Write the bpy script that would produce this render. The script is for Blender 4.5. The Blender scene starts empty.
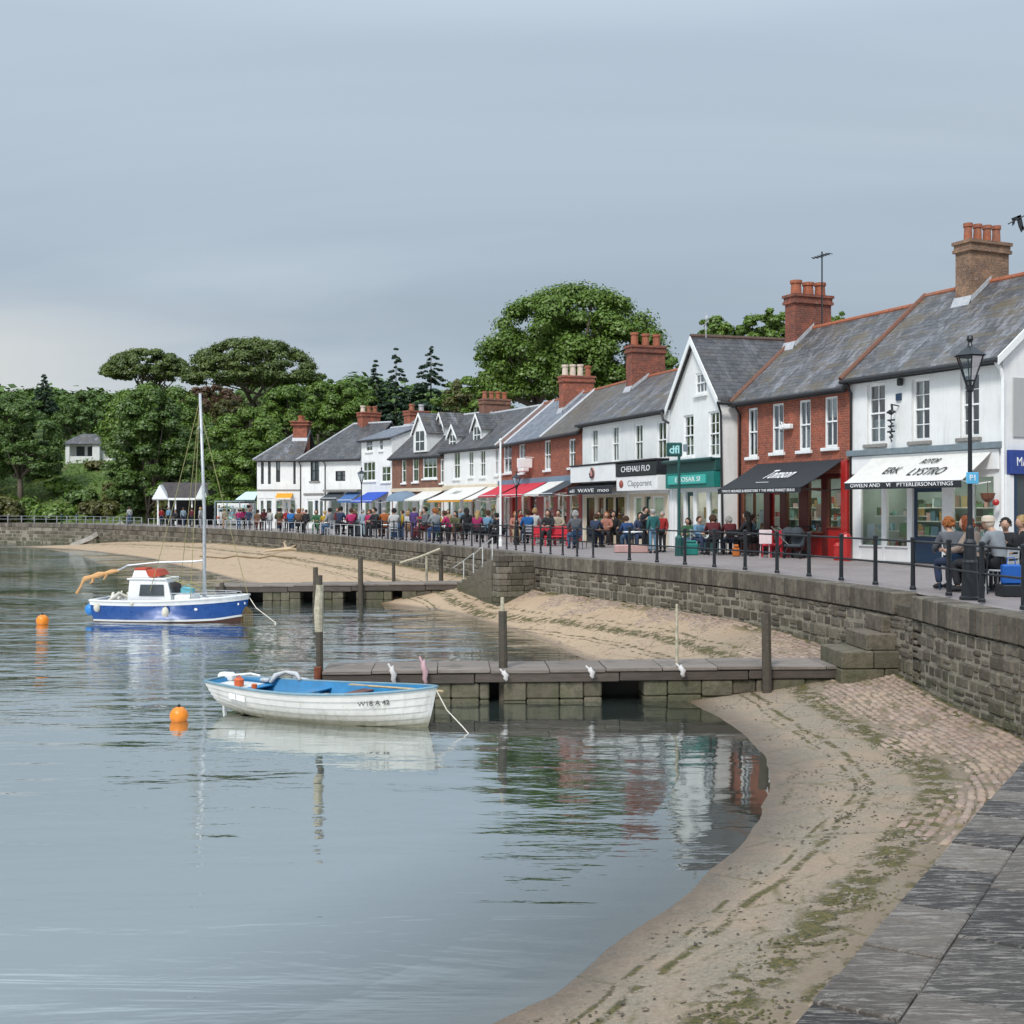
import bpy, bmesh, math, random
import numpy as np
from mathutils import Vector, Matrix, noise as mnoise
random.seed(7); RNG = np.random.default_rng(7)
scene = bpy.context.scene
COL = scene.collection
PI = math.pi
CAMZ = 3.6; F = 1200.0; HY = 508.0; PROM = 2.0

def at(px, py, Y):            # point at depth Y seen at a pixel of the photograph
    return Vector(((px-512)/F*Y, Y, CAMZ-(py-HY)/F*Y))
def gx(px, Y): return (px-512)/F*Y
def tag(o, label=None, cat=None, group=None, kind=None):
    if label: o['label'] = label
    if cat: o['category'] = cat
    if group: o['group'] = group
    if kind: o['kind'] = kind
    return o
def empty(name, loc=(0,0,0), rz=0.0, label=None, cat=None, group=None):
    o = bpy.data.objects.new(name, None); COL.objects.link(o)
    o.empty_display_size = .2
    o.location = loc; o.rotation_euler = (0,0,rz)
    return tag(o, label, cat, group)
def copy_tree(o, parent=None, kids=None):
    c = o.copy(); COL.objects.link(c)
    if parent is not None: c.parent = parent
    for ch in KIDS.get(o.name, []): 
        d = copy_tree(ch, c)
    return c
KIDS = {}
def setparent(o, p):
    if p is not None:
        o.parent = p
        KIDS.setdefault(p.name, []).append(o)
# ---------------------------------------------------------------- mesh builder
class MB:
    def __init__(s): s.v=[]; s.f=[]; s.M=Matrix.Identity(4)
    def add(s, vs, fs):
        n=len(s.v); M=s.M
        s.v += [tuple(M @ Vector(p)) for p in vs]
        s.f += [tuple(i+n for i in f) for f in fs]
        return s
    def box(s, x0,x1,y0,y1,z0,z1):
        s.add([(x0,y0,z0),(x1,y0,z0),(x1,y1,z0),(x0,y1,z0),(x0,y0,z1),(x1,y0,z1),(x1,y1,z1),(x0,y1,z1)],
              [(0,3,2,1),(4,5,6,7),(0,1,5,4),(1,2,6,5),(2,3,7,6),(3,0,4,7)]); return s
    def cbox(s, x0,x1,y0,y1,z0,z1,c=.01):   # box with chamfered edges
        x0,x1=min(x0,x1),max(x0,x1); y0,y1=min(y0,y1),max(y0,y1); z0,z1=min(z0,z1),max(z0,z1)
        c=min(c,(x1-x0)*.3,(y1-y0)*.3,(z1-z0)*.3)
        vs=[];idx={}
        for i,(X,sx) in enumerate(((x0,1),(x1,-1))):
            for j,(Y,sy) in enumerate(((y0,1),(y1,-1))):
                for k,(Z,sz) in enumerate(((z0,1),(z1,-1))):
                    idx[i,j,k,0]=len(vs); vs.append((X,Y+sy*c,Z+sz*c))
                    idx[i,j,k,1]=len(vs); vs.append((X+sx*c,Y,Z+sz*c))
                    idx[i,j,k,2]=len(vs); vs.append((X+sx*c,Y+sy*c,Z))
        fs=[]
        I=idx
        def q(*a): fs.append(tuple(a))
        q(I[0,0,0,0],I[0,0,1,0],I[0,1,1,0],I[0,1,0,0]); q(I[1,0,0,0],I[1,1,0,0],I[1,1,1,0],I[1,0,1,0])
        q(I[0,0,0,1],I[1,0,0,1],I[1,0,1,1],I[0,0,1,1]); q(I[0,1,0,1],I[0,1,1,1],I[1,1,1,1],I[1,1,0,1])
        q(I[0,0,0,2],I[0,1,0,2],I[1,1,0,2],I[1,0,0,2]); q(I[0,0,1,2],I[1,0,1,2],I[1,1,1,2],I[0,1,1,2])
        for a in (0,1):
            for b in (0,1):
                q(I[0,a,b,1],I[0,a,b,2],I[1,a,b,2],I[1,a,b,1])
                q(I[a,0,b,0],I[a,0,b,2],I[a,1,b,2],I[a,1,b,0])
                q(I[a,b,0,0],I[a,b,0,1],I[a,b,1,1],I[a,b,1,0])
                for k in (0,1): q(I[a,b,k,0],I[a,b,k,1],I[a,b,k,2])
        s.add(vs,fs); return s
    def tube(s, pts, r, n=6, r2=None, cap=True):
        pts=[Vector(p) for p in pts]; m=len(pts)
        rr = r if isinstance(r,(list,tuple)) else [r+(( (r2 if r2 is not None else r)-r)*i/max(1,m-1)) for i in range(m)]
        vs=[];fs=[]
        up=None
        for i,p in enumerate(pts):
            d=(pts[min(i+1,m-1)]-pts[max(i-1,0)])
            if d.length<1e-9: d=Vector((0,0,1))
            d.normalize()
            if up is None:
                a=Vector((1,0,0)) if abs(d.x)<.9 else Vector((0,1,0))
                up=(a-d*a.dot(d)).normalized()
            else:
                up=(up-d*up.dot(d)); up = up.normalized() if up.length>1e-6 else Vector((0,0,1)).cross(d).normalized()
            w=d.cross(up)
            for k in range(n):
                t=2*PI*k/n; q=p+(up*math.cos(t)+w*math.sin(t))*rr[i]; vs.append(tuple(q))
        for i in range(m-1):
            for k in range(n):
                a=i*n+k;b=i*n+(k+1)%n; fs.append((a,b,b+n,a+n))
        if cap: fs.append(tuple(range(n-1,-1,-1))); fs.append(tuple((m-1)*n+k for k in range(n)))
        s.add(vs,fs); return s
    def lathe(s, prof, n=12, c=(0,0,0)):     # prof: list (r,z)
        vs=[];fs=[]
        for r,z in prof:
            for k in range(n):
                t=2*PI*k/n; vs.append((c[0]+r*math.cos(t),c[1]+r*math.sin(t),c[2]+z))
        for i in range(len(prof)-1):
            for k in range(n):
                a=i*n+k;b=i*n+(k+1)%n; fs.append((a,b,b+n,a+n))
        fs.append(tuple(range(n-1,-1,-1))); fs.append(tuple((len(prof)-1)*n+k for k in range(n)))
        s.add(vs,fs); return s
    def quad(s,a,b,c,d): s.add([a,b,c,d],[(0,1,2,3)]); return s
    def poly(s,*p): s.add(p,[tuple(range(len(p)))]); return s
    def prism(s, pts, d):       # polygon pts extruded by vector d
        n=len(pts); d=Vector(d); vs=[tuple(p) for p in pts]+[tuple(Vector(p)+d) for p in pts]
        fs=[tuple(range(n-1,-1,-1)),tuple(range(n,2*n))]+[(i,(i+1)%n,n+(i+1)%n,n+i) for i in range(n)]
        s.add(vs,fs); return s
    def ball(s,c,r,nu=10,nv=7,sq=(1,1,1),jit=0):
        vs=[];fs=[]
        for j in range(nv+1):
            ph=PI*j/nv
            for i in range(nu):
                th=2*PI*i/nu; q=1+jit*(random.random()-.5)
                vs.append((c[0]+r*sq[0]*q*math.sin(ph)*math.cos(th),c[1]+r*sq[1]*q*math.sin(ph)*math.sin(th),c[2]+r*sq[2]*q*math.cos(ph)))
        for j in range(nv):
            for i in range(nu):
                a=j*nu+i;b=j*nu+(i+1)%nu; fs.append((a,a+nu,b+nu,b))
        s.add(vs,fs); return s
    def build(s, name, mat, parent=None, smooth=False, loc=None, fix=True):
        me=bpy.data.meshes.new(name); me.from_pydata(s.v,[],s.f)
        if fix and len(s.f)<60000:
            bm=bmesh.new(); bm.from_mesh(me); bmesh.ops.recalc_face_normals(bm,faces=bm.faces); bm.to_mesh(me); bm.free()
        auto_uv(me)
        if mat is not None: me.materials.append(mat)
        if smooth: me.polygons.foreach_set('use_smooth',[True]*len(me.polygons))
        o=bpy.data.objects.new(name,me); COL.objects.link(o)
        if loc is not None: o.location=loc
        setparent(o,parent)
        return o
def auto_uv(me):      # metre-true planar uv per face
    if not len(me.polygons): return
    uv=me.uv_layers.new(name='UVMap'); data=np.zeros(len(me.loops)*2)
    vs=me.vertices
    co=np.empty(len(vs)*3); vs.foreach_get('co',co); co=co.reshape(-1,3)
    for p in me.polygons:
        n=p.normal
        if abs(n.z)>.98: t=Vector((1,0,0)); w=Vector((0,1,0))
        else:
            t=Vector((-n.y,n.x,0)).normalized()
            if abs(t.x)>abs(t.y):
                if t.x<0: t=-t
            elif t.y<0: t=-t
            w=n.cross(t)
            if w.z<0: w=-w
        for li in p.loop_indices:
            c=co[me.loops[li].vertex_index]
            data[2*li]=c[0]*t.x+c[1]*t.y+c[2]*t.z; data[2*li+1]=c[0]*w.x+c[1]*w.y+c[2]*w.z
    uv.data.foreach_set('uv',data)
def mesh_np(name, verts, faces, mat, parent=None, uv=None, attrs=None, smooth=False):
    """fast mesh from numpy; faces (n,4) or (n,3)"""
    me=bpy.data.meshes.new(name); nv=len(verts); nf,k=faces.shape
    me.vertices.add(nv); me.vertices.foreach_set('co',np.asarray(verts,dtype=np.float32).ravel())
    me.loops.add(nf*k); me.loops.foreach_set('vertex_index',faces.astype(np.int32).ravel())
    me.polygons.add(nf); me.polygons.foreach_set('loop_start',np.arange(0,nf*k,k,dtype=np.int32)); 
    me.polygons.foreach_set('loop_total',np.full(nf,k,dtype=np.int32))
    if smooth: me.polygons.foreach_set('use_smooth',np.ones(nf,dtype=bool))
    me.update(calc_edges=True)
    if uv is not None:
        l=me.uv_layers.new(name='UVMap'); l.data.foreach_set('uv',np.asarray(uv)[faces.ravel()].astype(np.float32).ravel())
    for an,av in (attrs or {}).items():
        a=me.attributes.new(an,'FLOAT','POINT'); a.data.foreach_set('value',np.asarray(av,dtype=np.float32))
    if mat: me.materials.append(mat)
    o=bpy.data.objects.new(name,me); COL.objects.link(o); setparent(o,parent)
    return o
# ---------------------------------------------------------------- node helpers
class NT:
    def __init__(s,name):
        s.m=bpy.data.materials.new(name); s.m.use_nodes=True; s.t=s.m.node_tree; s.t.nodes.clear()
        s.out=s.t.nodes.new('ShaderNodeOutputMaterial')
    def n(s,typ,ins=None,**kw):
        nd=s.t.nodes.new(typ)
        for k,v in kw.items(): setattr(nd,k,v)
        for k,v in (ins or {}).items():
            if isinstance(v,bpy.types.NodeSocket): s.t.links.new(v,nd.inputs[k])
            else:
                if isinstance(v,(tuple,list)) and len(v)==3 and nd.inputs[k].type=='RGBA': v=(*v,1)
                nd.inputs[k].default_value=v
        return nd
    def noise(s,vec,scale,detail=4,rough=.55,dist=0): return s.n('ShaderNodeTexNoise',{'Vector':vec,'Scale':scale,'Detail':detail,'Roughness':rough,'Distortion':dist}).outputs['Fac']
    def ramp(s,fac,stops):
        r=s.n('ShaderNodeValToRGB',{'Fac':fac}); e=r.color_ramp.elements
        while len(e)<len(stops): e.new(.5)
        for i,(p,c) in enumerate(stops):
            e[i].position=p; e[i].color=(*c,1) if len(c)==3 else c
        return r.outputs['Color']
    def mix(s,f,a,b,blend='MIX'):
        nd=s.t.nodes.new('ShaderNodeMix'); nd.data_type='RGBA'; nd.blend_type=blend
        for i,v in ((0,f),(6,a),(7,b)):
            if isinstance(v,bpy.types.NodeSocket): s.t.links.new(v,nd.inputs[i])
            else: nd.inputs[i].default_value = v if i==0 else (*v,1) if len(v)==3 else v
        return nd.outputs[2]
    def math(s,op,a,b=None,c=None,clamp=False):
        nd=s.t.nodes.new('ShaderNodeMath'); nd.operation=op; nd.use_clamp=clamp
        for i,v in enumerate((a,b,c)):
            if v is None: continue
            if isinstance(v,bpy.types.NodeSocket): s.t.links.new(v,nd.inputs[i])
            else: nd.inputs[i].default_value=v
        return nd.outputs[0]
    def maprange(s,v,a,b,c=0,d=1):
        return s.n('ShaderNodeMapRange',{'Value':v,'From Min':a,'From Max':b,'To Min':c,'To Max':d}).outputs[0]
    def bump(s,h,st=.3,dist=.02,nrm=None):
        i={'Height':h,'Strength':st,'Distance':dist}
        if nrm is not None: i['Normal']=nrm
        return s.n('ShaderNodeBump',i).outputs[0]
    def bsdf(s,col,rough=.7,nrm=None,**kw):
        i={'Base Color':col,'Roughness':rough}
        if nrm is not None: i['Normal']=nrm
        i.update(kw)
        b=s.n('ShaderNodeBsdfPrincipled',i)
        s.t.links.new(b.outputs[0],s.out.inputs[0]); return b
    @property
    def uv(s): return s.n('ShaderNodeTexCoord').outputs['UV']
    @property
    def obj(s): return s.n('ShaderNodeTexCoord').outputs['Object']
    @property
    def gen(s): return s.n('ShaderNodeNewGeometry')
MATS={}
def plain(name,col,rough=.6,var=.12,bump=.15,scale=9,metal=0.,grime=0.):
    if name in MATS: return MATS[name]
    t=NT(name); o=t.obj
    f=t.noise(o,scale,5,.6); g=t.noise(o,scale*.13,4,.6)
    c=t.mix(t.maprange(f,.3,.7),tuple(x*(1-var) for x in col),tuple(min(1,x*(1+var*.6)) for x in col))
    if grime: c=t.mix(t.maprange(g,.5,.72,0,grime),c,(.16,.145,.12))
    b=t.bsdf(c,t.maprange(f,.3,.7,max(.05,rough-.08),min(1,rough+.1)),t.bump(f,bump,.01))
    b.inputs['Metallic'].default_value=metal
    MATS[name]=t.m; return t.m
def render_paint(name,col,grime=.35):   # painted render with rain streaks and scuffs
    t=NT(name); uv=t.uv; o=t.obj
    n1=t.noise(o,.9,5,.65); n2=t.noise(o,22,4,.6)
    mp=t.n('ShaderNodeMapping',{'Vector':uv,'Scale':(5,.35,1)}).outputs[0]
    st=t.noise(mp,1.2,5,.7)
    c=t.mix(t.maprange(n1,.35,.75,0,1),col,tuple(x*.86 for x in col))
    c=t.mix(t.math('MULTIPLY',t.maprange(st,.52,.78,0,grime),t.maprange(n1,.3,.6)),c,(.30,.29,.25))
    c=t.mix(t.maprange(t.noise(o,3.3,6,.75),.62,.74,0,grime*1.1),c,(.38,.36,.31)); c=t.mix(t.maprange(t.noise(t.n('ShaderNodeMapping',{'Vector':uv,'Scale':(9,.5,1)}).outputs[0],1.,5,.7),.55,.75,0,grime*.8),c,(.42,.41,.37))
    br=t.n('ShaderNodeTexBrick',{'Vector':uv,'Scale':1.0,'Mortar Size':.007,'Mortar Smooth':.4,'Brick Width':.24,'Row Height':.078})
    h=t.math('ADD',t.math('MULTIPLY',br.outputs['Fac'],-.45),n2)
    t.bsdf(c,.62,t.bump(h,.35,.008)); return t.m
def brick_mat(name,c1,c2,mortar,w=.235,h=.078,grime=.3,ms=.008):
    t=NT(name); uv=t.uv; o=t.obj
    wob=t.n('ShaderNodeVectorMath',{0:uv,1:t.n('ShaderNodeTexNoise',{'Vector':uv,'Scale':4.}).outputs['Color']},operation='MULTIPLY_ADD')
    br=t.n('ShaderNodeTexBrick',{'Vector':uv,'Color1':c1,'Color2':c2,'Mortar':mortar,'Scale':1.0,'Mortar Size':ms,'Mortar Smooth':.25,'Brick Width':w,'Row Height':h,'Bias':-.1})
    n=t.noise(o,1.1,5,.65); f=t.noise(o,14,4,.6)
    c=t.mix(t.maprange(f,.4,.7,0,.75),br.outputs['Color'],tuple(x*.38 for x in c1)); c=t.mix(t.maprange(t.noise(o,2.6,6,.75),.5,.65,0,.55),c,tuple(min(1,x*1.7) for x in c1))
    c=t.mix(t.maprange(n,.5,.75,0,grime),c,(.07,.05,.045))
    c=t.mix(t.maprange(t.noise(o,6,5,.7),.64,.7,0,.5),c,(.5,.42,.36))
    hh=t.math('ADD',t.math('MULTIPLY',br.outputs['Fac'],-1.),t.math('MULTIPLY',f,.5))
    t.bsdf(c,.85,t.bump(hh,.5,.012)); return t.m
def slate_mat(name,c1,c2,moss=.4,pale=.5,w=.28,h=.20):
    t=NT(name); uv=t.uv; o=t.obj
    br=t.n('ShaderNodeTexBrick',{'Vector':uv,'Color1':c1,'Color2':c2,'Mortar':tuple(x*.25 for x in c1),'Scale':1.0,'Mortar Size':.006,'Mortar Smooth':.1,'Brick Width':w,'Row Height':h,'Bias':0.})
    sep=t.n('ShaderNodeSeparateXYZ',{0:uv})
    row=t.math('FRACT',t.math('DIVIDE',sep.outputs['Y'],h))
    mp=t.n('ShaderNodeMapping',{'Vector':uv,'Scale':(.9,1.6,1)}).outputs[0]
    n=t.noise(mp,.8,6,.7,.6); f=t.noise(o,30,3,.6); n3=t.noise(o,.55,4,.6)
    mp2=t.n('ShaderNodeMapping',{'Vector':uv,'Scale':(1.2,.45,1),'Rotation':(0,0,.5)}).outputs[0]
    st=t.noise(mp2,1.1,8,.78)
    cell=t.n('ShaderNodeTexVoronoi',{'Vector':t.n('ShaderNodeMapping',{'Vector':uv,'Scale':(1/w,1/h,1)}).outputs[0],'Scale':1.0}).outputs['Color']
    cs=t.n('ShaderNodeSeparateColor',{0:cell}).outputs[0]
    c=t.mix(t.maprange(cs,0,1,0,.75),br.outputs['Color'],tuple(x*.4 for x in c1))
    c=t.mix(t.maprange(st,.51,.61,0,pale),c,(.25,.25,.27))
    c=t.mix(t.maprange(n,.50,.62,0,moss),c,(.105,.08,.045))
    c=t.mix(t.maprange(n3,.55,.75,0,moss*.6),c,(.075,.065,.045))
    c=t.mix(t.maprange(t.noise(o,5,5,.8),.66,.72,0,pale*.8),c,(.42,.41,.38))
    hh=t.math('ADD',t.math('MULTIPLY',row,-1.2),t.math('ADD',t.math('MULTIPLY',br.outputs['Fac'],-.6),t.math('MULTIPLY',cs,.5)))
    t.bsdf(c,.55,t.bump(hh,.8,.03)); return t.m
def leaf_mat(name,dark,light,trans=.25):
    t=NT(name); g=t.gen; o=t.obj
    n=t.noise(o,.35,4,.6); r=g.outputs['Random Per Island']
    c=t.mix(t.maprange(n,.3,.7),dark,light)
    c=t.mix(t.maprange(r,0,1,0,.5),c,tuple(x*1.5 for x in light))
    c=t.mix(t.maprange(t.noise(o,1.7,3,.6),.55,.7,0,.5),c,tuple(x*.6 for x in dark))
    d=t.n('ShaderNodeBsdfDiffuse',{'Color':c}); tr=t.n('ShaderNodeBsdfTranslucent',{'Color':t.mix(.5,c,(light[0]*1.4,light[1]*1.3,light[2]*.7))})
    gl=t.n('ShaderNodeBsdfGlossy',{'Color':(1,1,1),'Roughness':.45})
    m=t.n('ShaderNodeMixShader',{0:trans,1:d.outputs[0],2:tr.outputs[0]})
    m2=t.n('ShaderNodeMixShader',{0:.03,1:m.outputs[0],2:gl.outputs[0]})
    t.t.links.new(m2.outputs[0],t.out.inputs[0]); return t.m
def cloth(name,col,rough=.85):
    k='cloth_'+name
    if k in MATS: return MATS[k]
    t=NT(k); o=t.obj; f=t.noise(o,6,4,.6); w=t.noise(o,60,2,.5)
    c=t.mix(t.maprange(f,.35,.7,0,.35),col,tuple(x*.6 for x in col))
    t.bsdf(c,rough,t.bump(t.math('ADD',f,t.math('MULTIPLY',w,.2)),.4,.03)); MATS[k]=t.m; return t.m
def glass_mat(name,tint=(.75,.82,.82),refl=1.5):
    t=NT(name); o=t.obj
    b=t.bump(t.noise(o,.8,2,.5),.06,.05)
    fr=t.n('ShaderNodeFresnel',{'IOR':1.7,'Normal':b}).outputs[0]
    tr=t.n('ShaderNodeBsdfTransparent',{'Color':tint}); gl=t.n('ShaderNodeBsdfGlossy',{'Color':(.95,.97,1),'Roughness':.03,'Normal':b})
    m=t.n('ShaderNodeMixShader',{0:t.math('MULTIPLY',fr,refl,clamp=True),1:tr.outputs[0],2:gl.outputs[0]})
    t.t.links.new(m.outputs[0],t.out.inputs[0]); return t.m
def goods_mat():
    t=NT('shop_goods'); g=t.gen
    r=g.outputs['Random Per Island']
    c=t.ramp(r,[(0,(.5,.45,.38)),(.15,(.45,.05,.04)),(.3,(.75,.72,.66)),(.42,(.10,.25,.35)),(.55,(.55,.38,.12)),(.65,(.08,.08,.09)),(.78,(.14,.30,.12)),(.88,(.35,.62,.68)),(1,(.7,.68,.6))])
    [e for e in []]
    t.t.nodes[-1] if False else None
    t.bsdf(c,.6); return t.m
def text_mesh(s,size=.3,shear=0.,extr=.004,sx=1.,bold=0.):
    cu=bpy.data.curves.new('txt','FONT'); cu.body=s; cu.size=size; cu.shear=shear; cu.extrude=extr; cu.align_x='CENTER'; cu.align_y='CENTER'; cu.resolution_u=3; cu.offset=bold
    o=bpy.data.objects.new('txt',cu); COL.objects.link(o)
    dg=bpy.context.evaluated_depsgraph_get(); me=bpy.data.meshes.new_from_object(o.evaluated_get(dg))
    bpy.data.objects.remove(o); bpy.data.curves.remove(cu)
    return me
def lettering(s,size,mat,M,parent,shear=0.,sx=1.,name='lettering',width=None,bold=0.):
    me=text_mesh(s,size,shear,.004,bold=bold); me.name=name
    xs=[v.co.x for v in me.vertices]
    k=sx if width is None else width/(max(xs)-min(xs))
    me.transform(Matrix.Diagonal((k,1,1,1))); me.transform(M)
    me.materials.clear(); me.materials.append(mat)
    o=bpy.data.objects.new(name,me); COL.objects.link(o); setparent(o,parent); return o
# ================================================================= materials
M={}
M['white']=render_paint('white_render',(.80,.80,.78),.35)
M['white2']=render_paint('offwhite_render',(.76,.765,.75),.5)
M['grey_wall']=render_paint('grey_render',(.42,.42,.41),.8)
M['brick']=brick_mat('red_brick',(.335,.088,.044),(.225,.054,.032),(.30,.20,.16))
M['brick_dark']=brick_mat('sooty_brick',(.26,.072,.04),(.16,.045,.03),(.20,.15,.12),grime=.6)
M['ridge_dark']=plain('dark_ridge',(.10,.06,.045),.8,.3,.3,12)
M['brick2']=brick_mat('brown_brick',(.24,.10,.06),(.17,.075,.05),(.24,.19,.16))
M['brick3']=brick_mat('tan_brick',(.26,.15,.09),(.17,.095,.06),(.25,.2,.16),grime=.6)
M['slate']=slate_mat('blue_slate',(.078,.076,.080),(.13,.127,.132),.9,.75)
M['slate_dark']=slate_mat('dark_slate',(.062,.061,.066),(.095,.093,.10),.3,.3)
M['slate_brown']=slate_mat('brown_slate',(.10,.082,.065),(.14,.12,.10),.8,.25)
M['slate_blue']=slate_mat('pale_slate',(.15,.17,.21),(.21,.23,.27),.15,.6)
M['tile_red']=slate_mat('red_tile',(.21,.085,.055),(.16,.07,.05),.4,.1)
M['terracotta']=plain('terracotta',(.33,.105,.052),.8,.35,.4,12,grime=.5)
M['pot_cream']=plain('cream_clay',(.62,.52,.42),.8,.2,.3,12,grime=.4)
M['joinery']=plain('white_joinery',(.80,.81,.80),.4,.06,.1,8,grime=.15)
M['black']=plain('black_iron',(.012,.014,.017),.38,.3,.2,30)
M['gutter']=plain('gutter_black',(.02,.02,.022),.5,.3,.1,10)
M['sill_grey']=plain('grey_stone_sill',(.24,.23,.21),.8,.25,.3,12)
M['lead']=plain('lead_flashing',(.42,.43,.45),.5,.2,.3,8)
M['glass']=glass_mat('window_glass',(.85,.9,.9),2.2); M['shopglass']=glass_mat('shop_glass',(.93,.97,.97),.85)
M['curtain']=cloth('net_curtain',(.72,.73,.70)); M['dark_in']=plain('dark_interior',(.035,.036,.04),.9)
M['shop_in']=plain('pale_interior',(.36,.44,.42),.8,.15,.1,2)
M['goods']=goods_mat()
M['lamp']=None
def emis(name,col,st):
    t=NT(name); e=t.n('ShaderNodeEmission',{'Color':(*col,1),'Strength':st}); t.t.links.new(e.outputs[0],t.out.inputs[0]); return t.m
M['lamp']=emis('lit_ceiling_lamp',(1,.92,.80),26.)
M['cornice']=plain('blue_grey_cornice',(.17,.22,.25),.55,.2,.2,6,grime=.4)
M['navy']=plain('navy_paint',(.015,.04,.085),.35,.1,.05)
M['blue_sign']=plain('blue_sign_paint',(.025,.055,.24),.35,.1,.05)
M['redpaint']=plain('red_paint',(.38,.018,.016),.35,.2,.1,6,grime=.2)
M['maroon']=plain('maroon_paint',(.12,.014,.012),.35,.3,.1,6)
M['teal']=plain('teal_paint',(.01,.17,.145),.4,.15,.1,6)
M['teal_dark']=plain('dark_teal_paint',(.012,.07,.065),.4,.2,.1,6)
M['aqua']=plain('aqua_sign',(.05,.42,.36),.4,.1,.05)
M['wood_brown']=plain('brown_joinery',(.16,.06,.03),.5,.3,.2,14)
M['cream']=plain('cream_paint',(.66,.56,.42),.5,.1,.1,6,grime=.2)
M['signwhite']=plain('white_sign_board',(.80,.80,.79),.4,.05,.05,4,grime=.1)
M['signblack']=plain('black_sign_board',(.018,.02,.024),.4,.2,.05,4)
M['letter_black']=plain('black_letter_paint',(.02,.02,.022),.5)
M['letter_white']=plain('white_letter_paint',(.82,.82,.82),.5,.05)
M['letter_grey']=plain('grey_letter_paint',(.25,.25,.26),.5,.1)
M['canvas_white']=cloth('white_canvas',(.66,.645,.60)); M['canvas_black']=cloth('black_canvas',(.022,.025,.03))
M['canvas_red']=cloth('red_canvas',(.52,.025,.045)); M['canvas_blue']=cloth('blue_canvas',(.02,.075,.42)); M['canvas_mid']=cloth('mid_blue_canvas',(.06,.14,.33))
M['canvas_greyblue']=cloth('grey_blue_canvas',(.16,.22,.29)); M['canvas_dark']=cloth('charcoal_canvas',(.045,.055,.065)); M['canvas_yellow']=cloth('amber_canvas',(.68,.31,.02)); M['canvas_aqua']=cloth('pale_aqua_canvas',(.5,.64,.62))
# stones: colour changes from stone to stone
def stone_mat(name,a,b,c_,moss=.0,scale=7,wet=False):
    t=NT(name); g=t.gen; o=t.obj; r=g.outputs['Random Per Island']
    n=t.noise(o,scale,6,.7); n2=t.noise(o,scale*.22,4,.6); big=t.noise(o,scale*4,3,.6)
    c=t.ramp(r,[(0,a),(.45,b),(.8,c_),(1,a)])
    c=t.mix(t.maprange(n,.42,.7,0,.7),c,tuple(x*.4 for x in a))
    c=t.mix(t.maprange(t.noise(o,scale*1.7,5,.75),.62,.72,0,.5),c,tuple(min(1,x*2.2) for x in c_))
    if moss:
        z=t.n('ShaderNodeSeparateXYZ',{0:g.outputs['Position']}).outputs[2]
        lo=t.maprange(z,.15,1.25,1,0)
        c=t.mix(t.math('MULTIPLY',t.maprange(n2,.30,.62),t.math('MULTIPLY',lo,moss),clamp=True),c,(.055,.075,.018))
        c=t.mix(t.math('MULTIPLY',t.maprange(t.noise(o,2.5,5,.7),.52,.66),.5),c,(.06,.055,.03))
    t.bsdf(c,.82,t.bump(t.math('ADD',n,t.math('MULTIPLY',big,.35)),.9,.03)); return t.m
M['wallstone']=stone_mat('rubble_stone',(.068,.055,.040),(.132,.110,.082),(.21,.18,.14),moss=.65)
M['coping']=stone_mat('coping_stone',(.070,.058,.043),(.130,.109,.082),(.175,.15,.115),moss=0,scale=5)
M['stepstone']=stone_mat('step_stone',(.12,.098,.07),(.165,.135,.10),(.095,.078,.055),moss=.8,scale=5)
M['jettystone']=stone_mat('jetty_stone',(.10,.082,.058),(.17,.145,.105),(.12,.10,.072),moss=.4,scale=6)
M['mortar']=plain('pale_mortar',(.25,.22,.17),.95,.3,.5,9,grime=.5)
def slab_mat():
    t=NT('foreground_slate_slab'); g=t.gen; o=t.obj; r=g.outputs['Random Per Island']
    rot=t.n('ShaderNodeMapping',{'Vector':o,'Rotation':(0,0,-.12),'Scale':(1.6,11,1)}).outputs[0]
    n=t.noise(rot,3.6,9,.78,.9); f=t.noise(o,35,4,.65); n2=t.noise(o,3,5,.7)
    c=t.ramp(r,[(0,(.045,.039,.036)),(.50,(.062,.054,.049)),(.60,(.14,.118,.097)),(.80,(.22,.188,.155)),(1,(.095,.080,.068))])
    c=t.mix(t.maprange(n,.515,.555,0,.8),c,(.36,.325,.285)); c=t.mix(t.maprange(t.noise(rot,9,6,.8,.4),.55,.62,0,.55),c,(.30,.265,.23)); c=t.mix(t.maprange(n,.44,.3,0,.6),c,(.025,.024,.028))
    c=t.mix(t.maprange(n2,.58,.72,0,.6),c,(.19,.15,.10)); c=t.mix(t.maprange(f,.5,.75,0,.4),c,(.03,.028,.028))
    t.bsdf(c,.7,t.bump(t.math('ADD',t.math('MULTIPLY',n,1.6),t.math('MULTIPLY',f,.4)),.9,.02)); return t.m
M['slab']=slab_mat()
def wood_mat(name,a,b):
    t=NT(name); g=t.gen; uv=t.uv; o=t.obj; r=g.outputs['Random Per Island']
    mp=t.n('ShaderNodeMapping',{'Vector':uv,'Scale':(1.5,14,1)}).outputs[0]
    n=t.noise(mp,1.5,6,.7,.8); n2=t.noise(o,1.4,5,.7)
    c=t.mix(t.maprange(n,.35,.65),a,b); c=t.mix(t.math('MULTIPLY',r,.5),c,tuple(x*.55 for x in a))
    c=t.mix(t.maprange(n2,.56,.7,0,.6),c,(.045,.045,.03))
    t.bsdf(c,.8,t.bump(n,.6,.015)); return t.m
M['deck']=wood_mat('weathered_deck_timber',(.15,.12,.10),(.25,.215,.185)); M['beam']=wood_mat('dark_beam_timber',(.055,.042,.035),(.10,.078,.063)); M['post']=wood_mat('post_timber',(.055,.045,.033),(.11,.09,.065))
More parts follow.
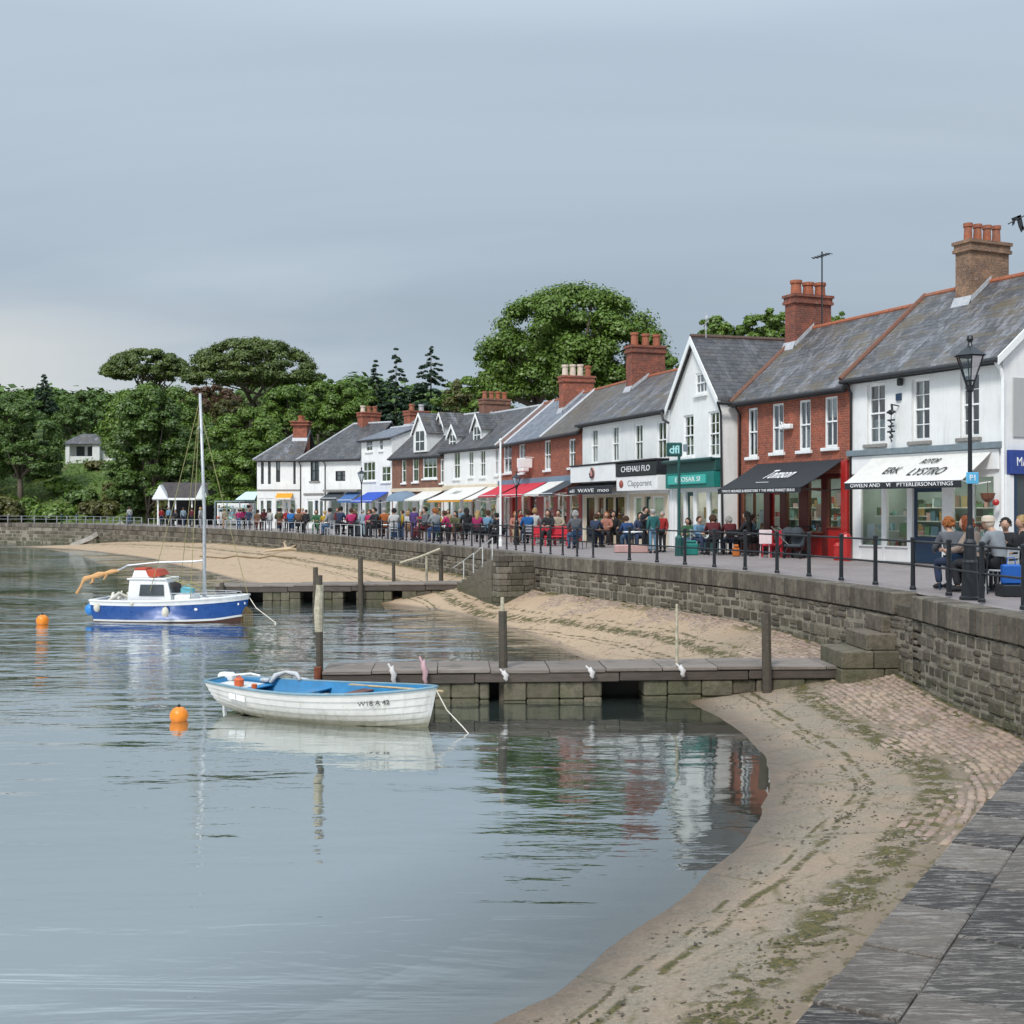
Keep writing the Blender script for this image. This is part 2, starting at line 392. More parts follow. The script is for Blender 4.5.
# ================================================================= the sea wall line
CP=[(-7,-8),(-4.6,-5.2),(-1.36,0),(0.9,3.7),(3.1,7.3),(5.2,10.7),(6.6,13.2),(7.25,15.4),(7.36,17.3),(7.2,19.5),(7.18,21.8),(6.85,24.3),(5.75,29.0),(3.66,34.3),(.87,40),(-.55,44.6),(-3.6,52.5),(-8.8,65),(-13.5,75),(-20.5,88),(-26,96.5),(-36,110),(-44,120),(-55,127),(-75,131),(-110,136),(-170,140),(-300,142)]
def catmull(P,n=24):
    out=[]
    for i in range(len(P)-1):
        p0=np.array(P[max(i-1,0)],float);p1=np.array(P[i],float);p2=np.array(P[i+1],float);p3=np.array(P[min(i+2,len(P)-1)],float)
        for k in range(n):
            t=k/n; out.append(.5*((2*p1)+(-p0+p2)*t+(2*p0-5*p1+4*p2-p3)*t*t+(-p0+3*p1-3*p2+p3)*t**3))
    out.append(np.array(P[-1],float)); return np.array(out)
_c=catmull(CP); _d=np.concatenate([[0],np.cumsum(np.linalg.norm(np.diff(_c,axis=0),axis=1))])
LEN=_d[-1]
def WP(a): return np.stack([np.interp(a,_d,_c[:,0]),np.interp(a,_d,_c[:,1])],-1)
def WT(a,e=.25):
    t=WP(np.asarray(a)+e)-WP(np.asarray(a)-e); return t/np.linalg.norm(t,axis=-1,keepdims=True)
def WN(a):
    t=WT(a); return np.stack([-t[...,1],t[...,0]],-1)
def W(a,s=0.,z=0.):
    p=WP(a)+WN(a)*s; return Vector((float(p[0]),float(p[1]),z))
_fine=np.arange(0,LEN,.1); _fp=WP(_fine)
def a_of_Y(Y): return float(_fine[np.argmin(abs(_fp[:,1]-Y)+ (abs(_fp[:,0])>200)*50)])
def near_as(x,y):
    d=(_fp[:,0]-x)**2+(_fp[:,1]-y)**2; i=int(np.argmin(d)); a=_fine[i]; n=WN(a); s=(x-_fp[i,0])*n[0]+(y-_fp[i,1])*n[1]
    return a,(math.sqrt(d[i]) if s>=0 else -math.sqrt(d[i]))
ZW=([-10,10,17,22,24.6,30,40,60,89,104,112,118,124,150],[.42,.40,.27,.48,.68,.84,.88,.95,.98,.75,.40,-.05,-.5,-.6])
def zwall(a): return np.interp(WP(a)[...,1],ZW[0],ZW[1])
SHP=[(500,1019),(551,996),(602,950),(628,932),(679,899),(710,870),(745.6,837),(762.5,801),(767,777),(759,753),(740,732),(713,715),(688,702)]
SH=[(-8,-3),(-5,2),(-2.6,5.2)]+[((px-512)/F*(CAMZ*F/(py-HY)),CAMZ*F/(py-HY)) for px,py in SHP]+[(2.5,26.2),(1.54,29.4),(.51,34),(-2.14,41.5),(-5,45.5),(-12.6,57.6),(-17.5,67.5),(-27,87),(-37.5,103),(-45,110),(-57,120),(-80,128),(-200,137)]
_sp=catmull(SH,14)
def shore_d(x,y):
    x=np.atleast_1d(np.asarray(x,float)); y=np.atleast_1d(np.asarray(y,float)); A=_sp[:-1]; B=_sp[1:]; D=B-A; L2=(D**2).sum(1); out=np.empty(len(x))
    for i in range(0,len(x),3000):
        qx=x[i:i+3000,None]-A[None,:,0]; qy=y[i:i+3000,None]-A[None,:,1]; t_=np.clip((qx*D[:,0]+qy*D[:,1])/L2,0,1); ex=qx-t_*D[:,0]; ey=qy-t_*D[:,1]; d2=ex*ex+ey*ey; k=np.argmin(d2,1); r_=np.arange(len(k))
        sg=np.sign(D[k,0]*qy[r_,k]-D[k,1]*qx[r_,k]); out[i:i+3000]=np.sqrt(d2[r_,k])*sg
    return out
_sh=sorted([near_as(*p) for p in SH]); _sa=np.array([q[0] for q in _sh]); _ss=np.array([max(1.2,q[1]) for q in _sh])
def dshore(a): return np.interp(a,_sa,_ss)
def beach_h(a,s):
    a=np.atleast_1d(np.asarray(a,float)); s=np.atleast_1d(np.asarray(s,float)); zw=zwall(a); p_=WP(a)+WN(a)*s[:,None]; sd_=shore_d(p_[:,0],p_[:,1]); sc_=np.clip(s,0.02,None); t=sc_/(sc_+np.clip(-sd_,0,None)); land=zw*(1-t)**1.1
    sl=np.interp(WP(a)[...,1],[50,75],[.13,.9]); return np.where(sd_<0,np.where(zw>0,land,zw),-np.minimum(.9,np.abs(sd_)*sl+np.where(zw>0,0,.5)))
# ---- beach mesh in (a, s)
t=NT('beach_sand_and_setts'); uv=t.uv; o=t.obj
sep=t.n('ShaderNodeSeparateXYZ',{0:uv}); S_=sep.outputs['Y']; A_=sep.outputs['X']
zpos=t.n('ShaderNodeSeparateXYZ',{0:t.gen.outputs['Position']}).outputs[2]
wob=t.n('ShaderNodeTexNoise',{'Vector':o,'Scale':1.7,'Detail':4.}).outputs['Color']
dv=t.n('ShaderNodeVectorMath',{0:wob,1:(.5,.5,.5)},operation='SUBTRACT').outputs[0]
vv=t.n('ShaderNodeVectorMath',{0:dv,1:(.16,.16,0),2:uv},operation='MULTIPLY_ADD').outputs[0]
mp=t.n('ShaderNodeMapping',{'Vector':vv,'Rotation':(0,0,.3)}).outputs[0]
br=t.n('ShaderNodeTexBrick',{'Vector':mp,'Color1':(.30,.22,.165),'Color2':(.24,.18,.135),'Mortar':(.20,.155,.11),'Scale':1.0,'Mortar Size':.013,'Mortar Smooth':.7,'Brick Width':.36,'Row Height':.17,'Bias':0.})
nz=t.noise(o,1.1,5,.65); nf=t.noise(o,26,5,.7); nm=t.noise(o,4.5,5,.7); vf=t.noise(o,90,3,.6)
Yb=t.maprange(t.n('ShaderNodeSeparateXYZ',{0:o}).outputs[1],22,32); sand=t.mix(Yb,t.mix(t.maprange(nf,.35,.7),(.165,.138,.100),(.31,.262,.195)),t.mix(t.maprange(nf,.35,.7),(.36,.25,.155),(.50,.375,.245)))
sand=t.mix(t.maprange(nz,.4,.7,0,.6),sand,(.36,.245,.16)); sand=t.mix(t.maprange(t.noise(o,55,4,.75),.5,.66,0,.55),sand,(.17,.125,.085)); sand=t.mix(t.maprange(nm,.52,.68,0,.4),sand,(.30,.21,.14))
sand=t.mix(t.maprange(vf,.6,.75,0,.6),sand,(.12,.09,.06))
settm=t.maprange(t.math('ADD',S_,t.math('MULTIPLY',t.math('SUBTRACT',nz,.5),-1.2)),1.35,2.1,1,0)
sett=t.mix(t.maprange(nm,.4,.7,0,.6),br.outputs['Color'],(.42,.31,.25))
sett=t.mix(t.maprange(nf,.48,.7,0,.6),sett,(.16,.115,.085)); vor=t.n('ShaderNodeTexVoronoi',{'Vector':t.n('ShaderNodeMapping',{'Vector':vv,'Scale':(3.0,6.,1)}).outputs[0],'Scale':1.}).outputs['Color']; sett=t.mix(.45,sett,t.mix(t.n('ShaderNodeSeparateColor',{0:vor}).outputs[0],(.22,.165,.13),(.48,.36,.29)))
# sand drift hides part of the setts
cover=t.math('MULTIPLY',settm,t.maprange(t.noise(o,.8,5,.7),.60,.48,.25,1))
cover=t.math('MULTIPLY',cover,.0); nearm=t.maprange(t.n('ShaderNodeSeparateXYZ',{0:o}).outputs[1],25,29,1,0); c=t.mix(t.math('MULTIPLY',t.math('MULTIPLY',settm,nearm),.75),sand,(.17,.13,.085))
# weed bands: one along the foot of the setts, thin tide lines on the sand, moss at the wall
def band(cen,wid,th,amt):
    x=t.math('ADD',S_,t.math('MULTIPLY',t.math('SUBTRACT',t.noise(o,.45,3,.5),.5),.55))
    g=t.math('SUBTRACT',1.0,t.math('DIVIDE',t.math('ABSOLUTE',t.math('SUBTRACT',x,cen)),wid),clamp=True)
    return t.math('MULTIPLY',t.math('MULTIPLY',g,t.maprange(nm,th,th+.08)),amt,clamp=True)
weed=t.math('MAXIMUM',band(1.85,.30,.47,2.0),t.math('MAXIMUM',band(2.62,.06,.465,1.6),t.math('MAXIMUM',band(2.82,.04,.48,1.4),t.math('MAXIMUM',band(1.35,.10,.50,1.4),band(.05,.40,.42,1.5)))))
c=t.mix(weed,c,t.mix(t.maprange(nf,.4,.6),(.040,.042,.010),(.13,.10,.028)))
crk=t.n('ShaderNodeTexVoronoi',{'Vector':vv,'Scale':.8},feature='DISTANCE_TO_EDGE').outputs[0]
c=t.mix(t.math('MULTIPLY',t.maprange(crk,.0,.03,.75,0),t.maprange(nm,.45,.55)),c,(.10,.085,.03))
wet=t.maprange(t.math('ADD',zpos,t.math('MULTIPLY',t.math('SUBTRACT',nm,.5),.05)),.005,.06,1,0)
c=t.mix(wet,c,t.mix(1.0,c,(.55,.52,.5),'MULTIPLY'))
deep=t.maprange(zpos,-.02,-.35,0,1)
c=t.mix(deep,c,(.085,.085,.06))
hgt=t.math('ADD',t.math('ADD',t.math('MULTIPLY',t.math('MULTIPLY',br.outputs['Fac'],cover),-1.6),t.math('MULTIPLY',nf,.45)),t.math('ADD',t.math('MULTIPLY',weed,.7),t.math('MULTIPLY',nm,.6)))
t.bsdf(c,t.maprange(wet,0,1,.85,.4),t.bump(hgt,.8,.035)); M['beach']=t.m
av=np.concatenate([np.arange(2,70,.25),np.arange(70,180,.8),np.arange(180,LEN-30,4)])
sv=np.array([-.3,0,.1,.25,.4,.6,.8,1,1.2,1.4,1.6,1.8,2,2.2,2.4,2.6,2.8,3,3.2,3.4,3.6,3.8,4.1,4.5,5,5.6,6.4,7.5,8.6,9.6])
AA,SS=np.meshgrid(av,sv,indexing='ij'); base=WP(AA.ravel())+WN(AA.ravel())*SS.ravel()[:,None]
H=beach_h(AA.ravel(),np.clip(SS.ravel(),0,None))
H=H+np.clip(H/.25,.12,1)*np.array([ .03*(mnoise.noise(Vector((x*.9,y*.9,0)))+.4*mnoise.noise(Vector((x*3.1,y*3.1,5)))) for x,y in base])
na,ns=len(av),len(sv); ii=np.arange(na*ns).reshape(na,ns)
fc=np.stack([ii[:-1,:-1],ii[1:,:-1],ii[1:,1:],ii[:-1,1:]],-1).reshape(-1,4)
ob=mesh_np('beach',np.column_stack([base,H]),fc,M['beach'],uv=np.column_stack([AA.ravel(),SS.ravel()]),smooth=True); tag(ob,kind='structure')
mb=MB(); mb.quad((-1200,-200,-.92),(400,-200,-.92),(400,260,-.92),(-1200,260,-.92)); tag(mb.build('seabed',plain('silt',(.075,.075,.055),.9)),kind='structure')
# ================================================================= water
def land_depth(X,Y):
    out=np.zeros(len(X))
    for i in range(0,len(X),2000):
        dx=X[i:i+2000,None]-_fp[None,::3,0]; dy=Y[i:i+2000,None]-_fp[None,::3,1]; k=np.argmin(dx*dx+dy*dy,1)
        a=_fine[::3][k]; n=WN(a); fx=X[i:i+2000]-_fp[::3][k,0]; fy=Y[i:i+2000]-_fp[::3][k,1]
        s=fx*n[:,0]+fy*n[:,1]; dist=np.hypot(fx,fy)*np.sign(s)
        out[i:i+2000]=np.where(dist>0,-beach_h(a,np.abs(dist)),-1.)
    return out
def graded(lo,hi,step0,grow,c0,c1):
    v=[c0]; 
    while v[-1]<c1: v.append(v[-1]+step0)
    st=step0
    while v[-1]<hi: st*=grow; v.append(v[-1]+st)
    st=step0; w=[]; x=c0
    while x>lo: st*=grow; x-=st; w.append(x)
    return np.array(w[::-1]+v)
xs=graded(-900,60,.3,1.09,-6,8); ys=graded(-120,146,.3,1.035,3,48)
XX,YY=np.meshgrid(xs,ys,indexing='ij'); dp=land_depth(XX.ravel(),YY.ravel())
ii=np.arange(XX.size).reshape(XX.shape); fc=np.stack([ii[:-1,:-1],ii[1:,:-1],ii[1:,1:],ii[:-1,1:]],-1).reshape(-1,4)
t=NT('harbour_water'); o=t.obj
dep=t.n('ShaderNodeAttribute',attribute_name='depth').outputs['Fac']
def wn(sx,sy,sc,det,rg=.5,rot=0.,dist=0.):
    m=t.n('ShaderNodeMapping',{'Vector':o,'Scale':(sx,sy,1),'Rotation':(0,0,rot)}).outputs[0]
    return t.noise(m,sc,det,rg,dist)
patch=wn(.10,.16,1.0,4,.6,.2)            # calm and ruffled patches
Yp=t.n('ShaderNodeSeparateXYZ',{0:o}).outputs[1]; Xp=t.n('ShaderNodeSeparateXYZ',{0:o}).outputs[0]
ruf=t.math('ADD',t.math('MULTIPLY',t.maprange(Yp,18,30,0,1),.65),t.math('MULTIPLY',t.maprange(Yp,60,110,0,1),1.6))
amp=t.math('ADD',t.math('MULTIPLY',t.maprange(patch,.42,.62,.15,1),ruf),.16)
w1=wn(.50,1.3,1.0,3,.45,.08,.5); w2=wn(1.4,3.6,1.3,3,.5,-.1,.3); w3=wn(5,9,1.6,3,.5,.15); w0=wn(.12,.42,1.0,3,.5,.05,.8)
h=t.math('ADD',t.math('MULTIPLY',w1,1.0),t.math('ADD',t.math('MULTIPLY',w2,.30),t.math('MULTIPLY',w3,.075)))
w4=wn(.30,.85,1.0,3,.45,.03,.6); mid=t.math('MULTIPLY',t.maprange(Yp,17,27,0,1),t.maprange(patch,.36,.55,.45,1.25))
w6=wn(.22,1.1,1.,4,.55,-.06,.8); h=t.math('ADD',h,t.math('MULTIPLY',w6,t.maprange(Yp,16,9,0,2.0)))
h=t.math('ADD',t.math('ADD',t.math('MULTIPLY',h,amp),t.math('MULTIPLY',w0,.40)),t.math('MULTIPLY',w4,t.math('MULTIPLY',mid,.50)))
shal=t.maprange(dep,0,.15,.15,1)
b=t.bump(t.math('MULTIPLY',h,shal),1.0,.085)
fr=t.n('ShaderNodeFresnel',{'IOR':1.45,'Normal':b}).outputs[0]
clear=t.maprange(dep,.0,.55,.88,.02)
body=t.mix(t.maprange(wn(.15,.5,1.,4,.6),.4,.65),(.050,.070,.062),(.070,.092,.082))
df=t.n('ShaderNodeBsdfDiffuse',{'Color':body}); tr=t.n('ShaderNodeBsdfTransparent',{'Color':(.80,.86,.82)})
gl=t.n('ShaderNodeBsdfGlossy',{'Color':(.93,.95,.94),'Roughness':.02,'Normal':b})
m1=t.n('ShaderNodeMixShader',{0:clear,1:df.outputs[0],2:tr.outputs[0]})
flo=t.maprange(dep,.03,.40,.26,.68)
m2=t.n('ShaderNodeMixShader',{0:t.math('ADD',flo,t.math('MULTIPLY',fr,t.math('SUBTRACT',1.0,flo))),1:m1.outputs[0],2:gl.outputs[0]})
t.t.links.new(m2.outputs[0],t.out.inputs[0]); M['water']=t.m
ob=mesh_np('water',np.column_stack([XX.ravel(),YY.ravel(),np.zeros(XX.size)]),fc,M['water'],attrs={'depth':dp}); tag(ob,kind='structure')
# ================================================================= promenade, land, hills
t=NT('promenade_paving'); uv=t.uv; o=t.obj
br=t.n('ShaderNodeTexBrick',{'Vector':uv,'Color1':(.235,.195,.185),'Color2':(.195,.165,.158),'Mortar':(.12,.105,.1),'Scale':1.0,'Mortar Size':.012,'Mortar Smooth':.4,'Brick Width':.6,'Row Height':.4,'Bias':0.})
n=t.noise(o,.35,5,.65); f=t.noise(o,18,4,.6)
c=t.mix(t.maprange(n,.4,.7,0,.5),br.outputs['Color'],(.27,.24,.23)); c=t.mix(t.maprange(f,.55,.75,0,.5),c,(.10,.09,.085)); c=t.mix(t.maprange(t.noise(o,1.6,5,.75),.6,.7,0,.45),c,(.12,.105,.1))
t.bsdf(c,t.maprange(n,.35,.65,.45,.85),t.bump(t.math('ADD',t.math('MULTIPLY',br.outputs['Fac'],-.6),f),.4,.01)); M['prom']=t.m
aa=np.concatenate([np.arange(0,150,1.0),np.arange(150,LEN,6)]); edge=[W(a,-.42,PROM) for a in aa]
pts=edge+[Vector((-300,170,PROM)),Vector((90,170,PROM)),Vector((90,-60,PROM)),Vector((-6,-60,PROM))]
from mathutils.geometry import tessellate_polygon
tris=tessellate_polygon([pts]); mb=MB(); mb.add([tuple(p) for p in pts],[tuple(x) for x in tris])
tag(mb.build('promenade',M['prom']),kind='structure')
t=NT('hill_grass'); o=t.obj
n=t.noise(o,.12,5,.6); f=t.noise(o,2.,5,.7)
c=t.mix(t.maprange(n,.35,.65),(.07,.13,.022),(.13,.17,.035)); c=t.mix(t.maprange(f,.45,.7,0,.6),c,(.04,.06,.018)); c=t.mix(t.maprange(t.noise(o,.5,4,.6),.56,.7,0,.6),c,(.11,.08,.04))
t.bsdf(c,.95,t.bump(f,1.,.3)); M['grass']=t.m
def sstep(x,a,b): 
    x=min(1,max(0,(x-a)/(b-a))); return x*x*(3-2*x)
def hill(x,y):
    L=np.interp(x,[-300,-60,-45,-34,-26,-18,40],[146,134,127,121,114,112,112])
    d=y-L
    if d<-2.5: return -3.
    if d<0: return PROM-.35
    k=np.interp(x,[-200,-30,-18,0,60],[1,1,.75,.6,.35])
    h=PROM-.35+ (min(d*.42,7.4)+max(0,d-17.6)*.10)*k + 7*sstep(d,90,190)*np.interp(x,[-160,-110,-60,20],[.6,1.0,1.0,.35])
    return h+.35*mnoise.noise(Vector((x*.08,y*.08,1)))*min(1,d/8)
hx=np.concatenate([np.linspace(-900,-170,18),np.arange(-160,70,2.5),np.linspace(75,900,18)]); hyv=np.concatenate([np.arange(100,200,2.),np.arange(200,340,7),np.linspace(345,1600,16)])
HX,HYY=np.meshgrid(hx,hyv,indexing='ij'); HZ=np.array([hill(x,y) for x,y in zip(HX.ravel(),HYY.ravel())])
ii=np.arange(HX.size).reshape(HX.shape); fc=np.stack([ii[:-1,:-1],ii[1:,:-1],ii[1:,1:],ii[:-1,1:]],-1).reshape(-1,4)
tag(mesh_np('hills',np.column_stack([HX.ravel(),HYY.ravel(),HZ]),fc,M['grass'],smooth=True),kind='structure')
# grassy verge behind the far railing
# ================================================================= sea wall (stones, mortar core, coping)
def seawall(a0,a1,label,fine=True,skip=()):
    root=empty('sea_wall',W(a0,0,0),0,label,'wall','stretches of the harbour wall')
    L0=Vector(root.location)
    core=MB(); st=MB(); cp=MB()
    seg=np.arange(a0,a1+.01,.5 if fine else 2.)
    for i in range(len(seg)-1):
        p,q=W(seg[i],-.004)-L0,W(seg[i+1],-.004)-L0; zb=-1.0
        ct=PROM-.42; core.quad((p.x,p.y,zb),(q.x,q.y,zb),(q.x,q.y,ct),(p.x,p.y,ct))
    rows=5 if fine else 4
    a=a0
    def blk(mbx,a,w,s0,s1,z0,z1,c,j=.012):
        m=WT(a+w/2); tt=Vector((m[0],m[1],0)); nn=Vector((-m[1],m[0],0)); p=W(a+w/2)-L0
        mbx.M=Matrix(((tt.x,nn.x,0,p.x),(tt.y,nn.y,0,p.y),(0,0,1,0),(0,0,0,1)))
        g=.010 if mbx is cp else .0095
        mbx.cbox(-w/2+g,w/2-g,s0,s1+random.uniform(-j,j),z0+g,z1-g,c); mbx.M=Matrix.Identity(4)
    top=PROM-.40
    while a<a1:
        # columns of courses with broken joints: each course keeps its own running position
        break
    zlow=float(min(zwall(np.array([a0])),zwall(np.array([a1]))))-.35
    z=top
    while z>zlow-.1:
        hh=random.uniform(.17,.31) if fine else random.uniform(.3,.45)
        a=a0
        while a<a1:
            w=random.choice([.17,.24,.28,.34,.42])*random.uniform(.85,1.2)*(1. if fine else 2.2)
            w=min(w,a1-a) if a1-a>.15 else a1-a
            if z>float(zwall(np.array([a]))[0])-.35:
                if random.random()<.28 and fine and hh>.22:
                    k=random.uniform(.4,.6); blk(st,a,w,-.2,.02,z-hh,z-hh*k,.03,.022); blk(st,a,w,-.2,.02,z-hh*k,z,.03,.022)
                else: blk(st,a,w,-.2,.02,z-hh+random.uniform(-.02,.02),z,.035,.022)
            a+=w
        z-=hh
    a=a0
    while a<a1-.02:
        w=random.uniform(.15,.27)*(1 if fine else 2.5); w=min(w,a1-a)
        if not any(s0<a+w/2<s1 for s0,s1 in skip): blk(cp,a,w,-.44,.05,top,PROM+.035,.022,.008)
        else: blk(st,a,w,-.44,-.02,top-.02,PROM-.17,.022,.008)
        a+=w
    core.build('mortar_core',M['mortar'],root); st.build('stonework',M['wallstone'],root); cp.build('coping',M['coping'],root)
    return root
A_fg=a_of_Y(11.5); A22=a_of_Y(21.6); A40=a_of_Y(40.2); A46=a_of_Y(45.8)
a_n0=A22
seawall(A_fg,A22,'rubble stone sea wall stretch right of the near stone steps, under the black lamp post')
seawall(A22,A40,'rubble stone sea wall stretch between the two flights of steps, under the shop awnings',skip=[(A22+.0,A22+.75)])
seawall(A40,a_of_Y(78),'mossy sea wall stretch behind the farther jetty below the red awnings',True)
seawall(a_of_Y(78),a_of_Y(112),'plain grey sea wall stretch above the far sand, below the white corner houses',False)
seawall(a_of_Y(112),LEN-40,'long low dark sea wall at far left below the wooded hill',False)
# foreground coping and slabs at the viewer's feet
root=empty('foreground_kerb',W(4,0,PROM),0,'wide dark slate slabs with pale streaks along the quay edge, bottom right corner','quay slabs'); L0=Vector(root.location)
rowspec=[(.0,.267,.20,.42),(.271,.80,.30,.75),(.804,1.45,.5,1.0),(1.454,2.2,.6,1.1)]
for ri,(s0,s1,l0,l1) in enumerate(rowspec):
    a=3.; mb=MB()
    while a<A_fg+.5:
        w=random.uniform(l0,l1); m=WT(a+w/2); tt=Vector((m[0],m[1],0)); nn=Vector((-m[1],m[0],0)); p=W(a+w/2)-L0
        mb.M=Matrix(((tt.x,nn.x,0,p.x),(tt.y,nn.y,0,p.y),(0,0,1,0),(0,0,0,1)))
        dz=random.uniform(-.006,.008)
        mb.cbox(-w/2+.002,w/2-.002,-s1,-s0,-.3 if ri==0 else -.1,.05+dz,.006); a+=w
    mb.M=Matrix.Identity(4)
    mb.build('slab_row',M['slab'],root)
mb=MB()
for a in np.arange(3,A_fg,.5):
    p,q=W(a,-.02)-L0,W(a+.5,-.02)-L0; mb.quad((p.x,p.y,-3),(q.x,q.y,-3),(q.x,q.y,-.05),(p.x,p.y,-.05))
mb.build('quay_face',M['jettystone'],root)
# ================================================================= scatter on the beach
def scatter(name,n,amin,amax,smin,smax,size,mat,flat=.35,label=None,noisy=None):
    V=[];Fc=[];k=0
    while k<n:
        a=random.uniform(amin,amax); s=random.uniform(smin,smax)
        if float(beach_h(a,s)[0])<.015: continue
        if noisy:
            p=W(a,s); 
            if mnoise.noise(Vector((p.x*noisy,p.y*noisy,3)))<.08: continue
        p=W(a,s); z=float(beach_h(np.array([a]),np.array([s]))[0])+.035*(mnoise.noise(Vector((p.x*.9,p.y*.9,0)))+.4*mnoise.noise(Vector((p.x*3.1,p.y*3.1,5))))
        r=size*random.uniform(.4,1.6); m=len(V); th=random.uniform(0,PI)
        ex=random.uniform(1,2.2)
        for i in range(5):
            q=th+2*PI*i/5; rx=r*ex*math.cos(2*PI*i/5); ry=r*math.sin(2*PI*i/5)
            V.append((p.x+rx*math.cos(th)-ry*math.sin(th),p.y+rx*math.sin(th)+ry*math.cos(th),z+.001))
        V.append((p.x,p.y,z+r*flat*2))
        for i in range(5): Fc.append((m+i,m+(i+1)%5,m+5))
        k+=1
    o=mesh_np(name,np.array(V),np.array(Fc),mat); tag(o,label,name.replace('_',' '),kind='stuff'); return o
scatter('beach_pebbles',7000,4,50,.4,7,.011,stone_mat('pebble',(.10,.075,.05),(.26,.2,.14),(.05,.045,.035)),label='small dark pebbles and shell bits scattered over the sand')
M['weed']=plain('seaweed',(.085,.078,.020),.7,.5,.6,30)
scatter('seaweed_clumps',3000,5,45,1.45,2.15,.010,M['weed'],.5,'broken band of olive seaweed lying along the foot of the stone setts',noisy=1.3)
scatter('tide_line_weed',700,5,45,2.6,2.8,.009,plain('tide_weed',(.05,.04,.015),.8,.4,.5,30),.25,'thin dark line of weed along the middle of the sand',noisy=1.0)

# real stones of the pitched slope along the wall foot
def setts():
    rr=random.Random(11); V=[];Fc=[]; box=MB()
    s=.06
    while s<2.15:
        h=rr.uniform(.095,.135); a=6.+rr.random()
        while a<A46-1:
            w=rr.uniform(.12,.33); am=a+w/2; sm=s+h/2
            p=W(am,sm); keep=mnoise.noise(Vector((p.x*.55,p.y*.55,9)))
            lim=(1.78+keep*.8)*min(1.,max(.62,(p.y-7.)/6.)) if p.y<26.5 else (.75+keep*1.2)
            if sm<lim and rr.random()>.06 and float(beach_h(am,sm)[0])>.12:
                z=float(beach_h(np.array([am]),np.array([sm]))[0])+.03*(mnoise.noise(Vector((p.x*.9,p.y*.9,0)))+.4*mnoise.noise(Vector((p.x*3.1,p.y*3.1,5))))
                z2=float(beach_h(np.array([am]),np.array([sm+.1]))[0])-float(beach_h(np.array([am]),np.array([sm]))[0])
                m=WT(am); t3=Vector((m[0],m[1],0)); n3=Vector((-m[1],m[0],z2/.1)).normalized(); u3=t3.cross(n3)
                if u3.z<0: u3=-u3
                tw=rr.uniform(-.10,.10); t4=t3+n3*tw; n4=n3-t3*tw
                dz=rr.uniform(-.026,.004)-max(0,(sm-lim+.5))*.05; g=.008; e=[rr.uniform(-.012,.012) for _ in range(8)]; k=len(V)
                for (x,y,i) in ((-w/2+g,-h/2+g,0),(w/2-g,-h/2+g,2),(w/2-g,h/2-g,4),(-w/2+g,h/2-g,6)):
                    b=Vector((p.x,p.y,z+dz))+t4*(x+e[i])+n4*(y+e[i+1]); V.append(tuple(b+u3*.012)); V.append(tuple(b-u3*.08))
                for (x,y,i) in ((-w/2+g+.022,-h/2+g+.022,0),(w/2-g-.022,-h/2+g+.022,2),(w/2-g-.022,h/2-g-.022,4),(-w/2+g+.022,h/2-g-.022,6)):
                    b=Vector((p.x,p.y,z+dz))+t4*(x+e[i])+n4*(y+e[i+1]); V.append(tuple(b+u3*(.028+e[i]*.5)))
                Fc.append((k+8,k+9,k+10,k+11))
                for i in range(4):
                    j=(i+1)%4; Fc.append((k+2*i,k+2*j,k+8+j,k+8+i)); Fc.append((k+2*i+1,k+2*j+1,k+2*j,k+2*i))
            a+=w
        s+=h
    t=NT('pitched_stone'); g=t.gen; o=t.obj; r=g.outputs['Random Per Island']
    n=t.noise(o,9,6,.7); f=t.noise(o,45,4,.65); big=t.noise(o,.9,4,.6)
    c=t.ramp(r,[(0,(.21,.145,.11)),(.3,(.31,.215,.165)),(.6,(.26,.185,.15)),(.85,(.35,.26,.205)),(1,(.17,.12,.09))])
    c=t.mix(t.maprange(n,.42,.68,0,.65),c,(.17,.12,.09)); c=t.mix(t.maprange(f,.5,.7,0,.4),c,(.50,.41,.33)); c=t.mix(t.maprange(big,.5,.62,0,.6),c,(.36,.27,.19))
    c=t.mix(t.math('MULTIPLY',t.maprange(t.noise(o,1.6,5,.7),.56,.64),.6),c,(.10,.095,.02))
    t.bsdf(c,.85,t.bump(t.math('ADD',n,t.math('MULTIPLY',f,.5)),.8,.012))
    o=mesh_np('pitched_stones',np.array(V),np.array(Fc),t.m); tag(o,kind='structure')
    print('setts',len(Fc)//9)
setts()
